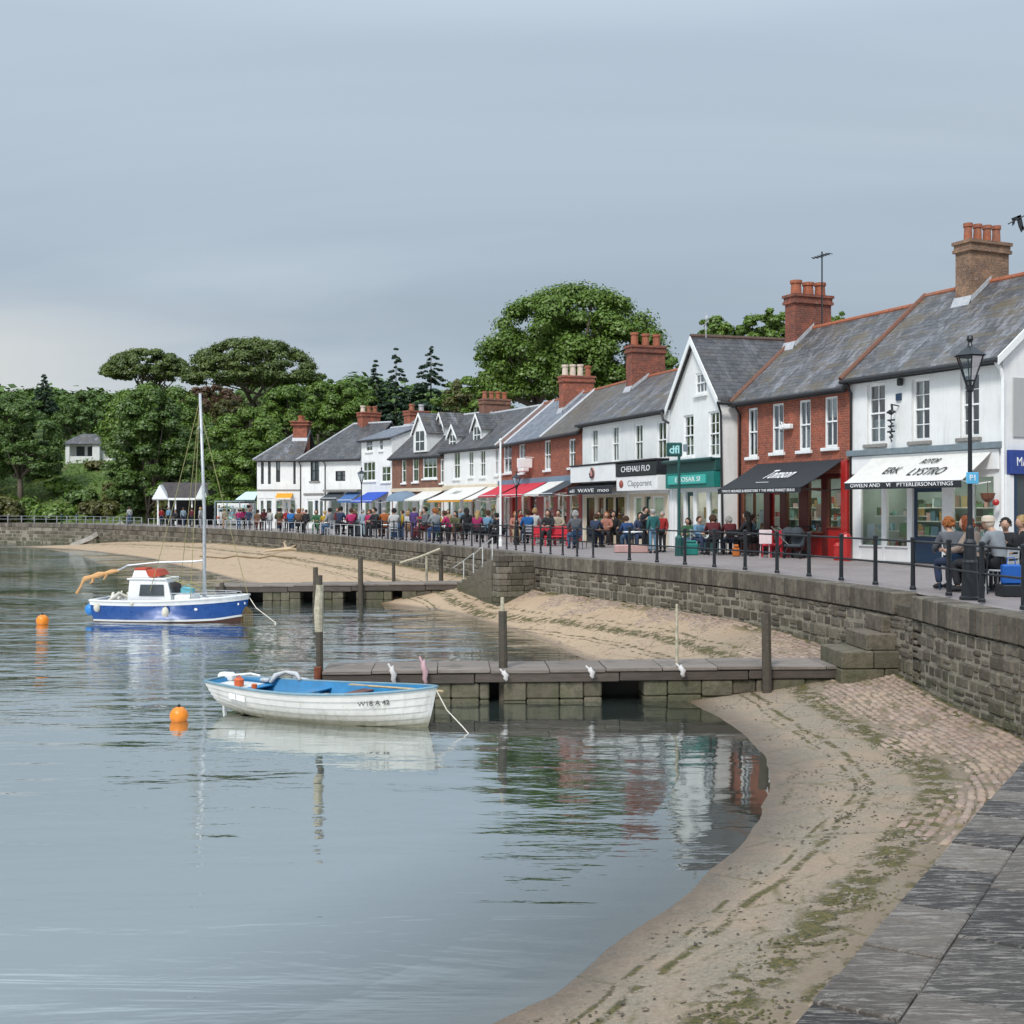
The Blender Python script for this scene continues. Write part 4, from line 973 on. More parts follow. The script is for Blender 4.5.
m=MB(); m.cbox(-.2,.2,-.15,.15,0,.22,.04); m.tube([(-.15,0,.22),(0,0,.3),(.15,0,.22)],.02,5); o=m.build('tackle_box',plain('turquoise_crate',(.12,.38,.45),.5),None,loc=cbp(cL*.62,0,.86)); tag(o,'turquoise box on the foredeck of the blue boat, left of the mast','box')
o=MB().tube([cbp(cL+.3,0,.75),cbp(cL+.6,-.3,.45),cbp(cL+1.35,-.5,-.05)],.014,5).build('mooring_rope',M['rope_white'],None); tag(o,'pale rope running from the bow of the blue boat into the water','rope','mooring ropes')
m=MB()
for k in range(7):
    m.tube([cbp(cL+.2,0,.6-.03*k),cbp(cL+.12+.04*k,-.1+.03*k,.3),cbp(cL+.05+.06*k,-.05,.0),cbp(cL+.1+.05*k,0,-.2)],.015,4)
o=m.build('weedy_rope',plain('brown_weed_rope',(.16,.11,.04),.9),None); tag(o,'shaggy brown weed-covered rope hanging under the bow of the blue boat','rope')
def buoy(px,Y,r,lab):
    m=MB(); m.ball((0,0,r*.55),r,18,12); o=m.build('mooring_buoy',M['orange'],None,smooth=True,loc=(gx(px,Y),Y,0))
    e=MB(); e.tube([(0,0,r*1.5),(0,0,r*1.72)],r*.18,8); e.tube([(-r*.12,0,r*1.7),(0,0,r*1.85),(r*.12,0,r*1.7)],r*.05,5); e.build('lifting_eye',M['black'],o); tag(o,lab,'buoy','orange mooring buoys')
buoy(42.5,37.2,.19,'small orange buoy left of the blue boat'); buoy(179,20.3,.155,'yellow-orange buoy left of the stern of the white dinghy')
# driftwood on the far sand
def sandpt(px,py):
    for Y in np.arange(20,130,.25):
        p=at(px,py,Y); a,s=near_as(p.x,p.y); 
        if p.z<float(beach_h(np.array([a]),np.array([max(0,s)]))[0]): return p
    return at(px,py,60)
m=MB(); p=sandpt(284,552); m.tube([(-1.2,0,.05),(-.3,.1,.15),(.4,0,.2),(1.2,.1,.05)],[.05,.12,.16,.05],6); m.tube([(.2,0,.1),(.0,.1,.55),(.1,.1,.7)],[.1,.07,.03],5); m.tube([(.3,0,.2),(.75,-.1,.45)],[.08,.03],5)
tag(m.build('driftwood',plain('bleached_wood',(.5,.39,.26),.9),None,loc=p),'bleached driftwood branch on the far sand below the white corner houses','driftwood')
m=MB(); p1=sandpt(145,562); pts=[sandpt(200+12*k,557+ (k%3)) +Vector((0,0,.05)) for k in range(0,9)]; m.tube(pts,.05,5); tag(m.build('stranded_rope',plain('brown_rope',(.22,.15,.07),.9),None),'long brown rope lying across the far sand behind the mast of the blue boat','rope')
# ================================================================= the row of houses and shops
class House:
    def __init__(s,label,A,B,ze,zr,rv,wall,cat='house',group='houses and shops in the seafront row'):
        s.A=Vector((gx(A[0],A[1]),A[1],0)); s.B=Vector((gx(B[0],B[1]),B[1],0)); d=s.B-s.A; s.L=d.length; s.u=d.normalized(); s.n=Vector((-s.u.y,s.u.x,0))
        s.rz=math.atan2(d.y,d.x); s.root=empty('shop_house',(s.A.x,s.A.y,PROM),s.rz,label,cat,group)
        s.ze,s.zr,s.rv,s.wall=ze,zr,rv,wall; s.op=[]; s.Mx=Matrix.Identity(4)
    def pu(s,px,v=0.):     # u where the pixel column meets the plane v behind the facade
        k=(px-512)/F; O=s.A+s.n*v
        # O.x+u*ux = k*(O.y+u*uy)
        return (k*O.y-O.x)/(s.u.x-k*s.u.y)
    def pz(s,px,py,v=0.):
        u=s.pu(px,v); Y=(s.A+s.n*v+s.u*u).y; return CAMZ-(py-HY)/F*Y-PROM
    def mb(s): m=MB(); m.M=s.Mx.copy(); return m
    def sash(s,x0,x1,y0,y1,bars=(2,2),sill='white',rev=.10,frame='joinery',curtain=True,v=0.):
        u0,u1=s.pu(x0,v),s.pu(x1,v); xm=(x0+x1)/2; z1,z0=s.pz(xm,y0,v),s.pz(xm,y1,v); s.window(u0,u1,z0,z1,bars,sill,rev,frame,curtain,v)
    def window(s,u0,u1,z0,z1,bars=(2,2),sill='white',rev=.10,frame='joinery',curtain=True,v=0.,hole=True):
        if hole: s.op.append((u0,u1,z0,z1))
        w=s.mb(); f=.07; y0,y1=v+rev-.03,v+rev+.04
        w.box(u0,u0+f,y0,y1,z0,z1); w.box(u1-f,u1,y0,y1,z0,z1); w.box(u0+f,u1-f,y0,y1,z1-f,z1); w.box(u0+f,u1-f,y0,y1,z0,z0+f+.02)
        zm=(z0+z1)/2+.02; w.box(u0+f,u1-f,y0-.015,y1-.01,zm-.025,zm+.025)
        nx,nz=bars
        for i in range(1,nx):
            x=u0+(u1-u0)*i/nx; w.box(x-.013,x+.013,y0+.012,y1-.02,z0+f+.02,zm-.025); w.box(x-.013,x+.013,y0+.012,y1-.02,zm+.025,z1-f)
        for i in range(1,nz):
            for a,b in ((z0+f,zm-.025),(zm+.025,z1-f)):
                z=a+(b-a)*i/nz; w.box(u0+f,u1-f,y0+.014,y1-.022,z-.012,z+.012)
        wo=w.build('window',M[frame],s.root)
        g=s.mb(); g.quad((u0+f,v+rev+.012,z0+f),(u1-f,v+rev+.012,z0+f),(u1-f,v+rev+.012,z1-f),(u0+f,v+rev+.012,z1-f)); g.build('pane',M['glass'],wo,fix=False)
        if curtain:
            c=s.mb(); k=random.choice([0,1,2,3]); yy=v+rev+.13; W_=u1-u0
            if k in (0,1):
                fr_=random.uniform(.2,.36); 
                for a,b in ((u0,u0+W_*fr_),(u1-W_*fr_,u1)):
                    n=6
                    for i in range(n):
                        p=a+(b-a)*i/n;q=a+(b-a)*(i+1)/n; o1=.03*(i%2); o2=.03*((i+1)%2); c.quad((p,yy+o1,z0),(q,yy+o2,z0),(q,yy+o2,z1),(p,yy+o1,z1))
            if k==2: c.quad((u0,yy,z0+(z1-z0)*random.uniform(.5,.75)),(u1,yy,z0+(z1-z0)*.6),(u1,yy,z1),(u0,yy,z1))
            if k==3: c.quad((u0,yy,z0),(u1,yy,z0),(u1,yy,z0+(z1-z0)*.42),(u0,yy,z0+(z1-z0)*.42))
            c.build('curtain',M['curtain'],wo,fix=False)
        if sill:
            c=s.mb(); c.cbox(u0-.10,u1+.10,v-.10,v+rev-.03,z0-.11,z0,.012); c.build('sill',M['joinery'] if sill=='white' else M['sill_grey'],wo)
    def walls(s,gable=True,depth=None,backing=True,extra_op=()):
        D=depth or 2*s.rv; us=sorted({0.,s.L,*[x for o in s.op for x in o[:2]]}); 
        top=s.ze
        zs=sorted({-.3,top,*[z for o in s.op for z in o[2:] if z<top]})
        m=MB()
        for i in range(len(us)-1):
            for j in range(len(zs)-1):
                cu,cz=(us[i]+us[i+1])/2,(zs[j]+zs[j+1])/2
                if any(o[0]<cu<o[1] and o[2]<cz<o[3] for o in s.op): continue
                m.quad((us[i],0,zs[j]),(us[i+1],0,zs[j]),(us[i+1],0,zs[j+1]),(us[i],0,zs[j+1]))
        r=.16
        for (a,b,c,d) in s.op:
            if d-c<.05: continue
            m.quad((a,0,c),(a,r,c),(a,r,d),(a,0,d)); m.quad((b,0,c),(b,r,c),(b,r,d),(b,0,d)); m.quad((a,0,d),(b,0,d),(b,r,d),(a,r,d)); m.quad((a,0,c),(b,0,c),(b,r,c),(a,r,c))
        for u in (0.004,s.L-.004):
            if gable=='main': m.poly((u,0,-.3),(u,D,-.3),(u,D,s.ze),(u,s.rv,s.zr-.12),(u,0,s.ze))
            else: m.poly((u,0,-.3),(u,D,-.3),(u,D,s.ze),(u,0,s.ze))
        if gable=='front':
            c=s.L/2; 
            # gable triangle, attic window hole approximated by strips
            at_=[o for o in s.aop] if hasattr(s,'aop') else []
            def tri(z): k=(z-s.ze)/(s.zr-.1-s.ze); return c*k, s.L-c*k
            zz=sorted({s.ze,s.zr-.1,*[z for o in at_ for z in o[2:]]})
            for j in range(len(zz)-1):
                a,b=zz[j],zz[j+1]; l0,r0=tri(a); l1,r1=tri(b)
                hit=[o for o in at_ if o[2]<(a+b)/2<o[3]]
                if hit:
                    o=hit[0]; m.poly((l0,0,a),(o[0],0,a),(o[0],0,b),(l1,0,b)); m.poly((o[1],0,a),(r0,0,a),(r1,0,b),(o[1],0,b))
                else: m.poly((l0,0,a),(r0,0,a),(r1,0,b),(l1,0,b)) if r1-l1>.01 else m.poly((l0,0,a),(r0,0,a),(c,0,b))
            for (a,b,cc,d) in at_:
                m.quad((a,0,cc),(a,r,cc),(a,r,d),(a,0,d)); m.quad((b,0,cc),(b,r,cc),(b,r,d),(b,0,d)); m.quad((a,0,d),(b,0,d),(b,r,d),(a,r,d)); m.quad((a,0,cc),(b,0,cc),(b,r,cc),(a,r,cc))
        m.quad((0,D,-.3),(s.L,D,-.3),(s.L,D,s.ze),(0,D,s.ze))
        s.wo=m.build('wall',s.wall,s.root,fix=False)
        if backing:
            m=MB(); zf=2.9; m.quad((.02,1.6,zf),(s.L-.02,1.6,zf),(s.L-.02,1.6,s.ze-.05),(.02,1.6,s.ze-.05)); m.quad((.02,.2,zf),(s.L-.02,.2,zf),(s.L-.02,1.6,zf),(.02,1.6,zf)); m.build('upstairs_room',M['dark_in'],s.root,fix=False)  # near-black panels behind the panes; the room's darkness is in their colour
    def roof(s,mats,hipL=0,hipR=0,gutter=True,ov=.26,ridge='terracotta',verge=None,depth=None):
        """mats: list of (u0,u1,material)"""
        D=depth or 2*s.rv; sl=(s.zr-s.ze)/s.rv; zE=s.ze-ov*sl+.02; th=.09
        ro=None
        for k,(a,b,mt) in enumerate(mats):
            m=MB(); hl=hipL if k==0 else 0; hr=hipR if k==len(mats)-1 else 0
            a0=a-(.12 if k==0 else 0); b0=b+(.12 if k==len(mats)-1 else 0)
            if hl: a0=a-ov
            F0,F1=(a0,-ov,zE),(b0,-ov,zE); R0,R1=(a0+hl+(ov if hl else 0),s.rv,s.zr),(b0-hr,s.rv,s.zr); K0,K1=(a0,D+ov,zE),(b0,D+ov,zE)
            def slab(P):
                Q=[(x,y,z+th) for x,y,z in P]; n=len(P); m.add(P+Q,[tuple(range(n-1,-1,-1)),tuple(range(n,2*n))]+[(i,(i+1)%n,n+(i+1)%n,n+i) for i in range(n)])
            slab([F0,F1,R1,R0]); slab([K1,K0,R0,R1])
            if hl: slab([K0,F0,R0])
            if hr: slab([F1,K1,R1])
            o=m.build('roof',mt,s.root); ro=ro or o
            m=MB()
            if ridge:
                x=R0[0]
                while x<R1[0]-.05:
                    w=min(.45,R1[0]-x); m.tube([(x+.005,s.rv,s.zr+.06),(x+w-.005,s.rv,s.zr+.06)],.10,8); x+=w
                m.build('ridge_tiles',M[ridge],o)
            if hl:
                m=MB(); m.tube([(F0[0],F0[1],F0[2]+th),(R0[0],R0[1],R0[2]+th)],.07,6); m.build('hip_tiles',M['lead'],o)
        if verge:
            for u in verge:
                m=MB(); m.tube([(u,-ov-.02,zE+.10),(u,s.rv,s.zr+.11)],.085,6); m.build('verge_tiles',M['wood_brown'] if s.verge_m is None else s.verge_m,ro)
        if gutter:
            m=MB(); m.tube([(-.1,-ov-.05,zE+.0),(s.L+.1,-ov-.05,zE+.0)],.065,8); m.box(-.05,s.L+.05,-ov+.03,-ov+.07,zE-.10,zE+.02); m.build('gutter',M['gutter'],s.root)
        s.ro=ro; s.zE=zE
    verge_m=None
    def downpipe(s,px):
        u=s.pu(px); m=MB(); m.tube([(u,-.28,s.zE-.02),(u,-.2,s.zE-.15),(u,-.06,s.zE-.35),(u,-.06,0)],.04,7); m.build('downpipe',M['gutter'],s.root,smooth=True)
    def chimney(s,px,wu,lv,ztop,zbase,pots,brick='brick_dark',pot=('terracotta',),ph=.6,vc=None,cap=.07,pr=.13):
        vc=s.rv if vc is None else vc; u0=s.pu(px,vc-lv/2); a,b=u0,u0+wu; v0,v1=vc-lv/2,vc+lv/2
        m=MB(); m.box(a,b,v0,v1,zbase,ztop-.34); m.box(a-cap,b+cap,v0-cap,v1+cap,ztop-.34,ztop-.24); m.box(a-cap*.5,b+cap*.5,v0-cap*.5,v1+cap*.5,ztop-.24,ztop-.10); m.box(a-cap*1.2,b+cap*1.2,v0-cap*1.2,v1+cap*1.2,ztop-.10,ztop)
        ch=m.build('chimney',M[brick],s.root)
        for k in range(pots):
            v=v0+(v1-v0)*(k+.5)/pots; h=ph*random.uniform(.94,1.06)
            m=MB(); r=pr; m.lathe([(r*1.05,0),(r,.06),(r*.9,h-.12),(r*1.12,h-.11),(r*1.12,h),(r*.8,h),(r*.75,h-.1)],12,((a+b)/2,v,ztop-.002)); m.build('chimney_pot',M[pot[k%len(pot)]],ch)
        m=MB(); sl=(s.zr-s.ze)/s.rv; zf=lambda v: s.zr-abs(v-s.rv)*sl+.10
        for u in (a-.03,b+.03):
            m.prism([(u,v0-.05,zf(v0-.05)),(u,v0-.05,zf(v0-.05)+.16),(u,min(s.rv,v1),zf(min(s.rv,v1))+.16),(u,min(s.rv,v1),zf(min(s.rv,v1)))],(.02,0,0))
        m.prism([(a-.05,v0-.16,zf(v0-.16)),(b+.05,v0-.16,zf(v0-.16)),(b+.05,v0-.02,zf(v0)+.16),(a-.05,v0-.02,zf(v0)+.16)],(0,.02,.01)); m.build('flashing',M['lead'],ch)
        return ch
    def fascia(s,u0,u1,z0,z1,out,mat,name='fascia_sign',text=None,tm=None,size=.3,shear=0,width=None,tx=.5):
        m=s.mb(); m.cbox(u0,u1,-out,-.004,z0,z1,.012); o=m.build(name,M[mat] if isinstance(mat,str) else mat,s.root)
        if text:
            Mt=s.Mx@Matrix(((1,0,0,u0+(u1-u0)*tx),(0,0,-1,-out-.006),(0,1,0,(z0+z1)/2),(0,0,0,1))); lettering(text,size,M[tm],Mt,o,shear,width=width)
        return o
    def awning(s,u0,u1,zt,zf,out,mat,val=.16,vmat=None,texts=(),vtext=None,vtm='letter_white',arms=True,name='awning',vo=0.):
        m=s.mb(); n=10; vs=[];
        for i in range(n+1):
            u=u0+(u1-u0)*i/n
            for j in range(5):
                k=j/4; sag=.03*math.sin(PI*k)+.012*math.sin(i*2.1)*k; vs.append((u,-vo-out*k,zt+(zf-zt)*k-sag))
        m.add(vs+[(x,y,z-.02) for x,y,z in vs],[(i*5+j,(i+1)*5+j,(i+1)*5+j+1,i*5+j+1) for i in range(n) for j in range(4)]+[((n+1)*5+i*5+j,(n+1)*5+(i+1)*5+j,(n+1)*5+(i+1)*5+j+1,(n+1)*5+i*5+j+1) for i in range(n) for j in range(4)])
        o=m.build(name,M[mat],s.root,fix=False)
        if val:
            m=s.mb()
            for i in range(n*2):
                a=u0+(u1-u0)*i/(2*n); b=u0+(u1-u0)*(i+1)/(2*n); w1=.012*math.sin(i*1.7); w2=.012*math.sin((i+1)*1.7)
                m.add([(a,-vo-out-.012+w1*0,zf+.01),(b,-vo-out-.012,zf+.01),(b,-vo-out-.012+w2,zf-val),(a,-vo-out-.012+w1,zf-val)],[(0,1,2,3)])
            vo_=m.build('valance',M[vmat or mat],o,fix=False)
            if vtext:
                Mt=s.Mx@Matrix(((1,0,0,(u0+u1)/2),(0,0,-1,-vo-out-.034),(0,1,0,zf-val*.5),(0,0,0,1))); lettering(vtext,val*.72,M[vtm],Mt,o,0,width=(u1-u0)*.88)
        ln=math.hypot(out,zt-zf); uy,uz=out/ln,(zt-zf)/ln
        for (tx,k,txt,size,shear,width,tm) in texts:
            c=(u0+(u1-u0)*tx,-vo-out*k,zt+(zf-zt)*k+.015)
            Mt=s.Mx@Matrix(((1,0,0,c[0]),(0,uy,-uz,c[1]),(0,uz,uy,c[2]),(0,0,0,1))); lettering(txt,size,M[tm],Mt,o,shear,width=width)
        if arms:
            m=s.mb()
            for u in (u0+.06,u1-.06):
                m.tube([(u,-.02,zf-.05),(u,-vo-out*.5,zf-.12),(u,-vo-out+.03,zf-.02)],.018,5)
            m.tube([(u0,-vo-out+.0,zf-.005),(u1,-vo-out+.0,zf-.005)],.022,6); m.build('awning_arm',M['joinery'] if mat!='canvas_black' else M['black'],o)
        return o
    def shop(s,u0,u1,zt,bays,frame='joinery',pil=.16,backv=2.4,wallmat='shop_in',goods=1.,lamp=True,pilmat=None,rev=.12):
        """bays: ('win'|'door'|'open', ua, ub, riser height, riser material)"""
        if s.Mx==Matrix.Identity(4): s.op.append((u0,u1,0.,zt))
        fm=M[frame] if isinstance(frame,str) else frame
        m=s.mb(); y0,y1=rev-.1,rev+.05
        edges=[u0]+[x for b in bays for x in (b[1],b[2])]+[u1]
        for i in range(0,len(edges),2):
            a,b=edges[i],edges[i+1]
            if b-a>.01: m.cbox(a,b,y0,y1,0,zt,.01)
        top=.12
        for (k,a,b,rh,rm) in bays: m.box(a,b,y0+.02,y1-.02,zt-top,zt-.001)
        fo=m.build('shopfront_frame',M[pilmat] if pilmat else fm,s.root)
        for (k,a,b,rh,rm) in bays:
            if k=='win':
                m=s.mb(); m.cbox(a,b,y0+.03,y1,0,rh-.04,.01); m.build('stall_riser',M[rm],s.root)
                m=s.mb(); f=.05; m.box(a,b,y0-.02,y1+.02,rh-.04,rh); m.box(a,a+f,y0+.02,y1-.03,rh,zt-top); m.box(b-f,b,y0+.02,y1-.03,rh,zt-top); m.box(a+f,b-f,y0+.02,y1-.03,zt-top-f,zt-top)
                if b-a>1.3: x=(a+b)/2; m.box(x-.025,x+.025,y0+.02,y1-.03,rh,zt-top-f)
                w=m.build('shop_window',fm,s.root)
                m=s.mb(); yy=y0+.06; m.quad((a+f,yy,rh),(b-f,yy,rh),(b-f,yy,zt-top-f),(a+f,yy,zt-top-f)); m.build('pane',M['shopglass'],w,fix=False)
            elif k=='door':
                m=s.mb(); f=.09; dt=min(2.15,zt-top-.02); yd=y0+.10
                m.box(a,a+f,yd,yd+.05,.02,dt); m.box(b-f,b,yd,yd+.05,.02,dt); m.box(a+f,b-f,yd,yd+.05,dt-f,dt); m.box(a+f,b-f,yd,yd+.05,.02,rh or .3); m.box(a,b,yd-.01,yd+.06,dt+.001,dt+.06)
                d=m.build('door',M[rm],s.root)
                m=s.mb(); m.quad((a+f,yd+.02,rh or .3),(b-f,yd+.02,rh or .3),(b-f,yd+.02,dt-f),(a+f,yd+.02,dt-f)); m.quad((a+.01,yd+.02,dt+.06),(b-.01,yd+.02,dt+.06),(b-.01,yd+.02,zt-top),(a+.01,yd+.02,zt-top)); m.build('pane',M['shopglass'],d,fix=False)
                m=s.mb(); m.tube([(b-f*.6,yd-.05,.95),(b-f*.6,yd-.05,1.25)],.014,6); m.tube([(b-f*.6,yd-.05,.98),(b-f*.6,yd,.98)],.01,5); m.build('handle',M['lead'],d)
        # the room behind
        m=s.mb(); W0,W1=u0+.01,u1-.01
        m.quad((W0,backv,0),(W1,backv,0),(W1,backv,zt),(W0,backv,zt)); m.quad((W0,y1,0),(W0,backv,0),(W0,backv,zt),(W0,y1,zt)); m.quad((W1,y1,0),(W1,backv,0),(W1,backv,zt),(W1,y1,zt)); m.quad((W0,y1,.01),(W1,y1,.01),(W1,backv,.01),(W0,backv,.01)); m.quad((W0,y1,zt-.01),(W1,y1,zt-.01),(W1,backv,zt-.01),(W0,backv,zt-.01))
        room=m.build('shop_room',M[wallmat],s.root,fix=False)
        if goods:
            g=s.mb(); sh=s.mb(); rr=random.Random(int(u0*100+s.A.x*10))
            for (k,a,b,rh,rm) in bays:
                if k!='win': continue
                for sz,sy in ((rh-.02,.28),(rh+.45,.45),(rh+.9,.6)):
                    if sz>zt-.7: continue
                    sh.box(a+.05,b-.05,sy-.02,sy+.26,sz-.025,sz)
                    x=a+.08
                    while x<b-.15:
                        w=rr.uniform(.04,.15); h=rr.uniform(.06,.26)
                        if rr.random()<.72*goods: 
                            yy=sy+rr.uniform(0,.1); g.cbox(x,min(b-.06,x+w),yy,yy+.12,sz,sz+h,.01)
                        x+=w+rr.uniform(.004,.04)
                if rr.random()<.7:
                    x=rr.uniform(a+.1,max(a+.11,b-.5)); z=rr.uniform(rh+.2,rh+.8); g.box(x,x+.32,y1+.02,y1+.03,z,z+.42)
            for zz in (.3,.75,1.2,1.62):
                sh.box(u0+.1,u1-.1,backv-.4,backv-.06,zz-.03,zz)
                x=u0+.15
                while x<u1-.3:
                    w=rr.uniform(.06,.3); h=rr.uniform(.08,.36)
                    if rr.random()<.85: g.box(x,min(u1-.1,x+w),backv-.34,backv-.08,zz,zz+h)
                    x+=w+rr.uniform(.01,.08)
            if g.v: g.build('display_goods',M['goods'],room)
            if sh.v: sh.build('display_shelf',M['joinery'],room)
        if lamp:
            m=s.mb(); 
            n=max(1,int((u1-u0)/1.8))
            for i in range(n):
                x=u0+(u1-u0)*(i+.5)/n; m.box(x-.35,x+.35,1.2,1.35,zt-.07,zt-.03)
            m.build('ceiling_lamp',M['lamp'],room)
S_W,S_D='win','door'
# ---------------------------------------------------------------- house 1: white, nearest
h=House('nearest white two-storey shop house with a large white lettered awning',(850,37.5),(1003,32.0),5.72,8.4,3.2,M['white'])
for x0,x1,y0,y1 in ((867,885,383.5,444),(911.5,929.5,378.5,441),(960,979,372.5,437.5)): h.sash(x0,x1,y0,y1,(2,2),'grey',rev=.13)
P=h.pu
zt=2.62
h.shop(P(853),P(999.5),zt,[(S_W,P(858.5),P(881.5),.47,'signwhite'),(S_W,P(884),P(907),.47,'signwhite'),(S_D,P(911),P(941),.75,'navy'),(S_W,P(950),P(994),.47,'navy')])
h.fascia(-.03,h.L+.05,3.20,3.38,.14,'cornice',name='cornice')
h.fascia(.1,h.L-.1,2.64,3.19,.06,'signwhite',name='fascia_board')
h.awning(P(874),P(993),3.17,2.36,1.12,'canvas_white',.21,'canvas_black',
   texts=[(.33,.62,'ERK',.46,.1,.62,'letter_black'),(.58,.32,'ROTOR',.32,.5,.70,'letter_black'),(.64,.70,'LYSTRO',.50,.35,1.35,'letter_black')],
   vtext='GWELN AND    VI    PTTERLERSONATINGS')
# hanging iron sign, lantern and brackets on the wall
m=MB(); u=P(899); 
m.tube([(u,-.01,4.62),(u,-.30,4.66)],.02,5); m.tube([(u,-.28,4.66),(u+.05,-.30,4.48),(u,-.3,4.35)],.035,6); m.ball((u,-.3,4.43),.13,8,6,(1,.5,.6)); m.box(u-.17,u+.17,-.32,-.28,4.40,4.46)
for k,(dz,w) in enumerate(((4.20,.15),(4.02,.12),(3.86,.16),(3.70,.08))): 
    m.box(u-w,u+w,-.31,-.29,dz-.03,dz+.02); m.tube([(u-w*.7,-.3,dz),(u+w*.5,-.3,dz-.12),(u-w*.1,-.3,dz-.15)],.02,5)
m.tube([(u,-.3,4.4),(u,-.3,3.55)],.014,5)
m.build('wrought_iron_sign',M['black'],h.root)
m=MB(); u=P(903); m.cbox(u-.07,u+.07,-.2,-.04,5.2,5.42,.03); m.tube([(u,-.03,5.5),(u,-.12,5.55),(u,-.12,5.42)],.012,5); m.build('wall_lamp',M['black'],h.root)
m=MB(); u=P(899.5); m.cbox(u-.11,u+.11,-.06,-.005,4.78,4.99,.01); m.build('wall_plaque',M['navy'],h.root)
# side wall with the blue shop
h.Mx=Matrix.Translation((h.L,0,0))@Matrix.Rotation(PI/2,4,'Z')
for o in ((2.2,3.1,3.6,5.0),): 
    h.window(o[0],o[1],o[2],o[3],(2,2),'grey',rev=-.02,hole=False,curtain=False)
h.fascia(.12,6.2,2.5,3.15,.16,'blue_sign',text='MACHI',tm='letter_white',size=.34,width=.85,tx=.105)
m=h.mb(); m.cbox(.0,.30,-.10,-.004,0,2.48,.01); m.build('pilaster',M['signwhite'],h.root)
m=h.mb(); m.box(.32,6.2,-.30,-.004,.0,.35); m.box(.32,.40,-.1,-.004,.35,2.49); m.box(2.2,2.3,-.1,-.004,.35,2.49); m.box(4.2,4.3,-.1,-.004,.35,2.49); m.build('shopfront_frame',M['navy'],h.root)
m=h.mb(); m.quad((.4,-.06,.35),(6.2,-.06,.35),(6.2,-.06,2.49),(.4,-.06,2.49)); so=m.build('shop_window',M['boatglass'],h.root)
m=h.mb(); 
for k in range(9): 
    x=.5+k*.35; z=.6+(k%3)*.5; m.box(x,x+.22,-.075,-.066,z,z+.3)
m.build('posters',plain('pale_blue_poster',(.25,.42,.55),.5,.3,.1,12),so)
h.Mx=Matrix.Translation((h.L,0,0))@Matrix.Rotation(PI/2,4,'Z')
m=h.mb(); m.cbox(.35,2.6,-.03,-.004,3.5,5.1,.01); m.build('bare_render_panel',M['grey_wall'],h.root)
h.Mx=Matrix.Identity(4)
h.walls('main'); h.verge_m=M['wood_brown']; h.roof([(0,h.L,M['slate'])],verge=(-.12,))
m=MB(); zE=h.zE; m.prism([(h.L+.10,-.3,zE-.12),(h.L+.10,-.3,zE+.10),(h.L+.10,h.rv,h.zr+.08),(h.L+.10,h.rv,h.zr-.16)],(.05,0,0)); m.build('bargeboard',M['joinery'],h.root)
h.downpipe(852.5)
m=MB(); u=h.L-.02; m.tube([(u,-.28,zE),(u+.06,-.12,zE-.25),(u+.06,-.05,zE-.45),(u+.06,-.05,0)],.05,7); m.build('downpipe',M['joinery'],h.root)
h.chimney(955.5,.62,1.55,9.72,7.2,4,'brick3',ph=.58); H1=h
# ---------------------------------------------------------------- house 2: red brick, black awning
h=House('red brick shop house with black scripted awning and deep red shopfront',(737.5,43.3),(849.5,37.55),5.52,8.12,2.95,M['brick'])
P=h.pu
for x0,x1,y0,y1 in ((748,757.5,408,457),(772,783.5,403.5,452.5),(799,810.5,400,450.5),(824.5,837.5,396.5,447.5)): h.sash(x0,x1,y0,y1,(2,1),'white',rev=.07)
h.shop(P(739.5),P(849),2.7,[(S_W,P(741.5),P(763.5),.4,'maroon'),(S_D,P(769),P(779),.5,'redpaint'),(S_W,P(785),P(798.5),.4,'maroon'),(S_W,P(807),P(821),.85,'redpaint'),(S_W,P(826.5),P(842.5),1.0,'redpaint')],frame='wood_brown',pilmat='maroon',wallmat='shop_in',goods=.9)
m=MB(); m.cbox(P(843.5),P(849.2),-.12,.0,0,3.1,.02); m.build('pilaster',M['redpaint'],h.root)
m=MB(); a,b=P(805),P(822.5); c=(a+b)/2
for z,w in ((.78,.06),(2.18,.07)):
    m.prism([(c+(b-a)/2*math.cos(q),-.32*math.sin(q)+.02,z) for q in np.linspace(0,PI,9)],(0,0,w))
m.build('bow_sill',M['wood_brown'],h.root)
h.awning(P(757.5),P(843.5),3.14,2.25,1.62,'canvas_black',.17,'canvas_black',texts=[(.52,.50,'Tomson',.85,.5,1.45,'letter_white'),(.45,.78,'--------',.25,.2,.7,'letter_white')],vtext='TWATE NERARES & BEERSTORE T THE WINE MARKET BULLS')
h.walls('main'); h.roof([(0,h.L,M['slate'])],verge=(-.05,)); h.downpipe(741)
m=MB(); u=P(789); m.cbox(u-.28,u+.30,-.22,-.02,4.25,4.42,.03); m.tube([(u-.1,-.02,4.4),(u-.1,-.25,4.5),(u+.1,-.3,4.3)],.02,5); m.build('floodlight',M['signwhite'],h.root)
h.chimney(785,.62,1.6,9.42,6.6,3,'brick_dark',ph=.52,pr=.2)
m=MB(); u=h.pu(822,h.rv); m.tube([(u,h.rv,8.0),(u,h.rv,10.9)],.028,5); m.tube([(u-.55,h.rv,10.75),(u+.45,h.rv,10.75)],.022,4)
for k in range(6): m.tube([(u-.4+.16*k,h.rv-.16,10.75),(u-.4+.16*k,h.rv+.16,10.75)],.014,4)
m.build('tv_aerial',M['black'],h.root); H2=h
